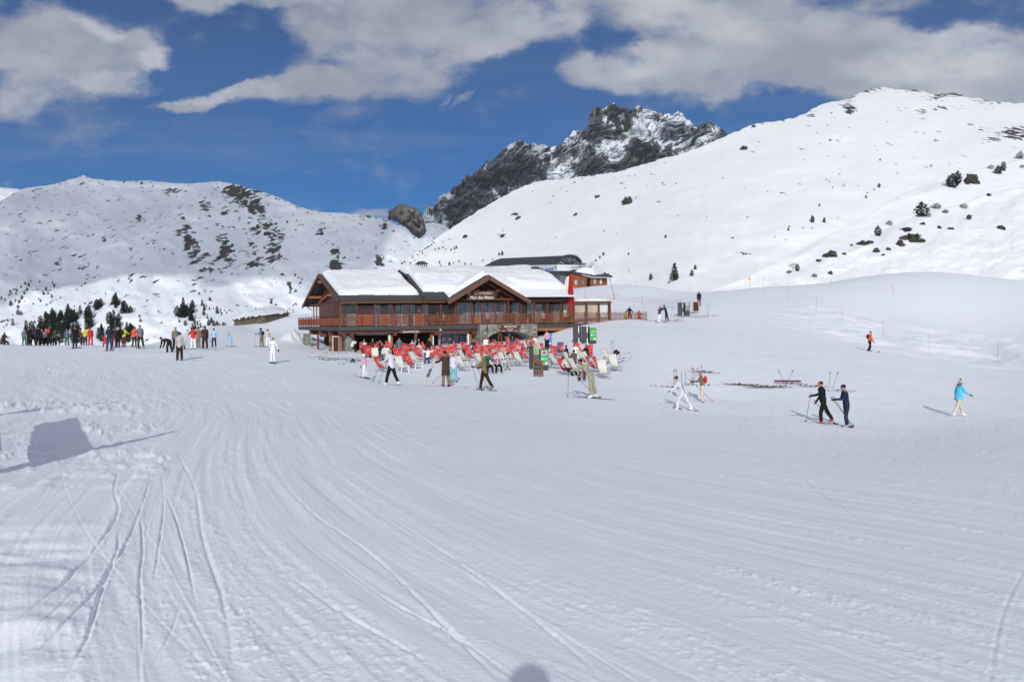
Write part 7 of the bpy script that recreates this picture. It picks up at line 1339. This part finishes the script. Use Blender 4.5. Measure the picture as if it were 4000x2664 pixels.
for px, py, y0 in ((115, 1812, 9.6), (365, 1755, 9.5), (300, 1628, 12.2), (130, 1658, 12.2)): q.append(shadow_src(px, py, y0) - base)
m = MB(); k_ = Vector((0, .02, 0)); m.hexa([q[0], q[1], q[1] + k_, q[0] + k_, q[3], q[2], q[2] + k_, q[3] + k_]); m.build('banner', mat('banner_cloth', (.5, .5, .55), .7, .2), bn)
person((.02, -.34, hz(0, -.34)), 1.79, 0, pose='photo', top='navy', legs='black', hat=('beanie', 'grey'), label='photographer standing on the piste with both hands raised, only the head shadow is seen', near=True)

# ---------------------------------------------------------------- finish the bodies
def finish():
    bpy.context.view_layer.update(); dg = bpy.context.evaluated_depsgraph_get()
    for q in PEOPLE:
        ob = q['ob']; me = bpy.data.meshes.new_from_object(ob.evaluated_get(dg)); nv = len(me.vertices); co = np.empty(nv * 3, np.float32); me.vertices.foreach_get('co', co); co = co.reshape(-1, 3)
        nf = len(me.polygons); fc = np.empty(nf * 3, np.float32); me.polygons.foreach_get('center', fc); fc = fc.reshape(-1, 3)
        best = np.full(nf, 1e9); cls = np.zeros(nf, int); code = dict(t=0, l=1, s=2, b=3, g=4)
        for (i, j), c in zip(q['E'], q['cls']):
            a = np.array(q['V'][i]); b = np.array(q['V'][j]); ab = b - a; t = np.clip(((fc - a) @ ab) / (ab @ ab + 1e-9), 0, 1); d = np.linalg.norm(fc - a - t[:, None] * ab, axis=1) - (.05 if (c == 't' and i in (0, 1, 2, 3)) else 0)
            cls = np.where(d < best, code[c], cls); best = np.minimum(best, d)
        polys = [tuple(p.vertices) for p in me.polygons]; m = MB(); m.v = [tuple(map(float, v)) for v in co]; m.f = polys; m.m = [int(c) for c in cls]
        hd = q['hd']; RX = Matrix.Rotation(-q['hl'], 3, 'X'); nu = 16 if q['near'] else 10
        def hp_(x, y, z): return hd + RX @ Vector((x, y, z))
        a0 = len(m.v); m.ball(hp_(0, .0, .02), (.078, .095, .115), nu, nu * 3 // 4, 2, RX)
        for i in range(a0, len(m.v)):   # narrow the jaw
            v = RX.inverted() @ (Vector(m.v[i]) - hd); 
            if v.z < 0: v.x *= 1 + v.z * 2.6; v.y = v.y * (1 + v.z * .8) + .006
            m.v[i] = tuple(hd + RX @ v)
        if q['near']:
            m.ball(hp_(0, .098, .0), (.012, .020, .024), 8, 6, 2, RX)
            for s in (-1, 1): m.ball(hp_(s * .079, -.005, .008), (.010, .020, .030), 8, 6, 2, RX); m.ball(hp_(s * .030, .086, .024), (.012, .008, .008), 8, 6, 3, RX)
            m.ball(hp_(0, .090, -.042), (.024, .008, .006), 8, 5, 4, RX)
        new = m.mesh('body', q['mats'], True); ob.modifiers.clear(); old = ob.data; ob.data = new; bpy.data.meshes.remove(me); bpy.data.meshes.remove(old)
    for t in TEXTS:
        me = bpy.data.meshes.new_from_object(t.evaluated_get(dg)); o = bpy.data.objects.new('lettering', me); C.objects.link(o); o.parent = t.parent; o.location = t.location; o.rotation_euler = t.rotation_euler; o.scale = t.scale; bpy.data.objects.remove(t)
finish()

# thin mountain air
hm = bpy.data.materials.new('haze'); hm.use_nodes = True; t = hm.node_tree; t.nodes.clear(); o_ = N(t, 'ShaderNodeOutputMaterial'); pv = N(t, 'ShaderNodeVolumePrincipled'); pv.inputs['Color'].default_value = (.80, .89, 1, 1); pv.inputs['Density'].default_value = .00005; pv.inputs['Anisotropy'].default_value = 0; t.links.new(pv.outputs[0], o_.inputs['Volume'])
m = MB(); m.box(-2500, 2500, -420, 3600, -140, 1150); o = m.build('haze', hm); tag(o, None, None, None, 'stuff')
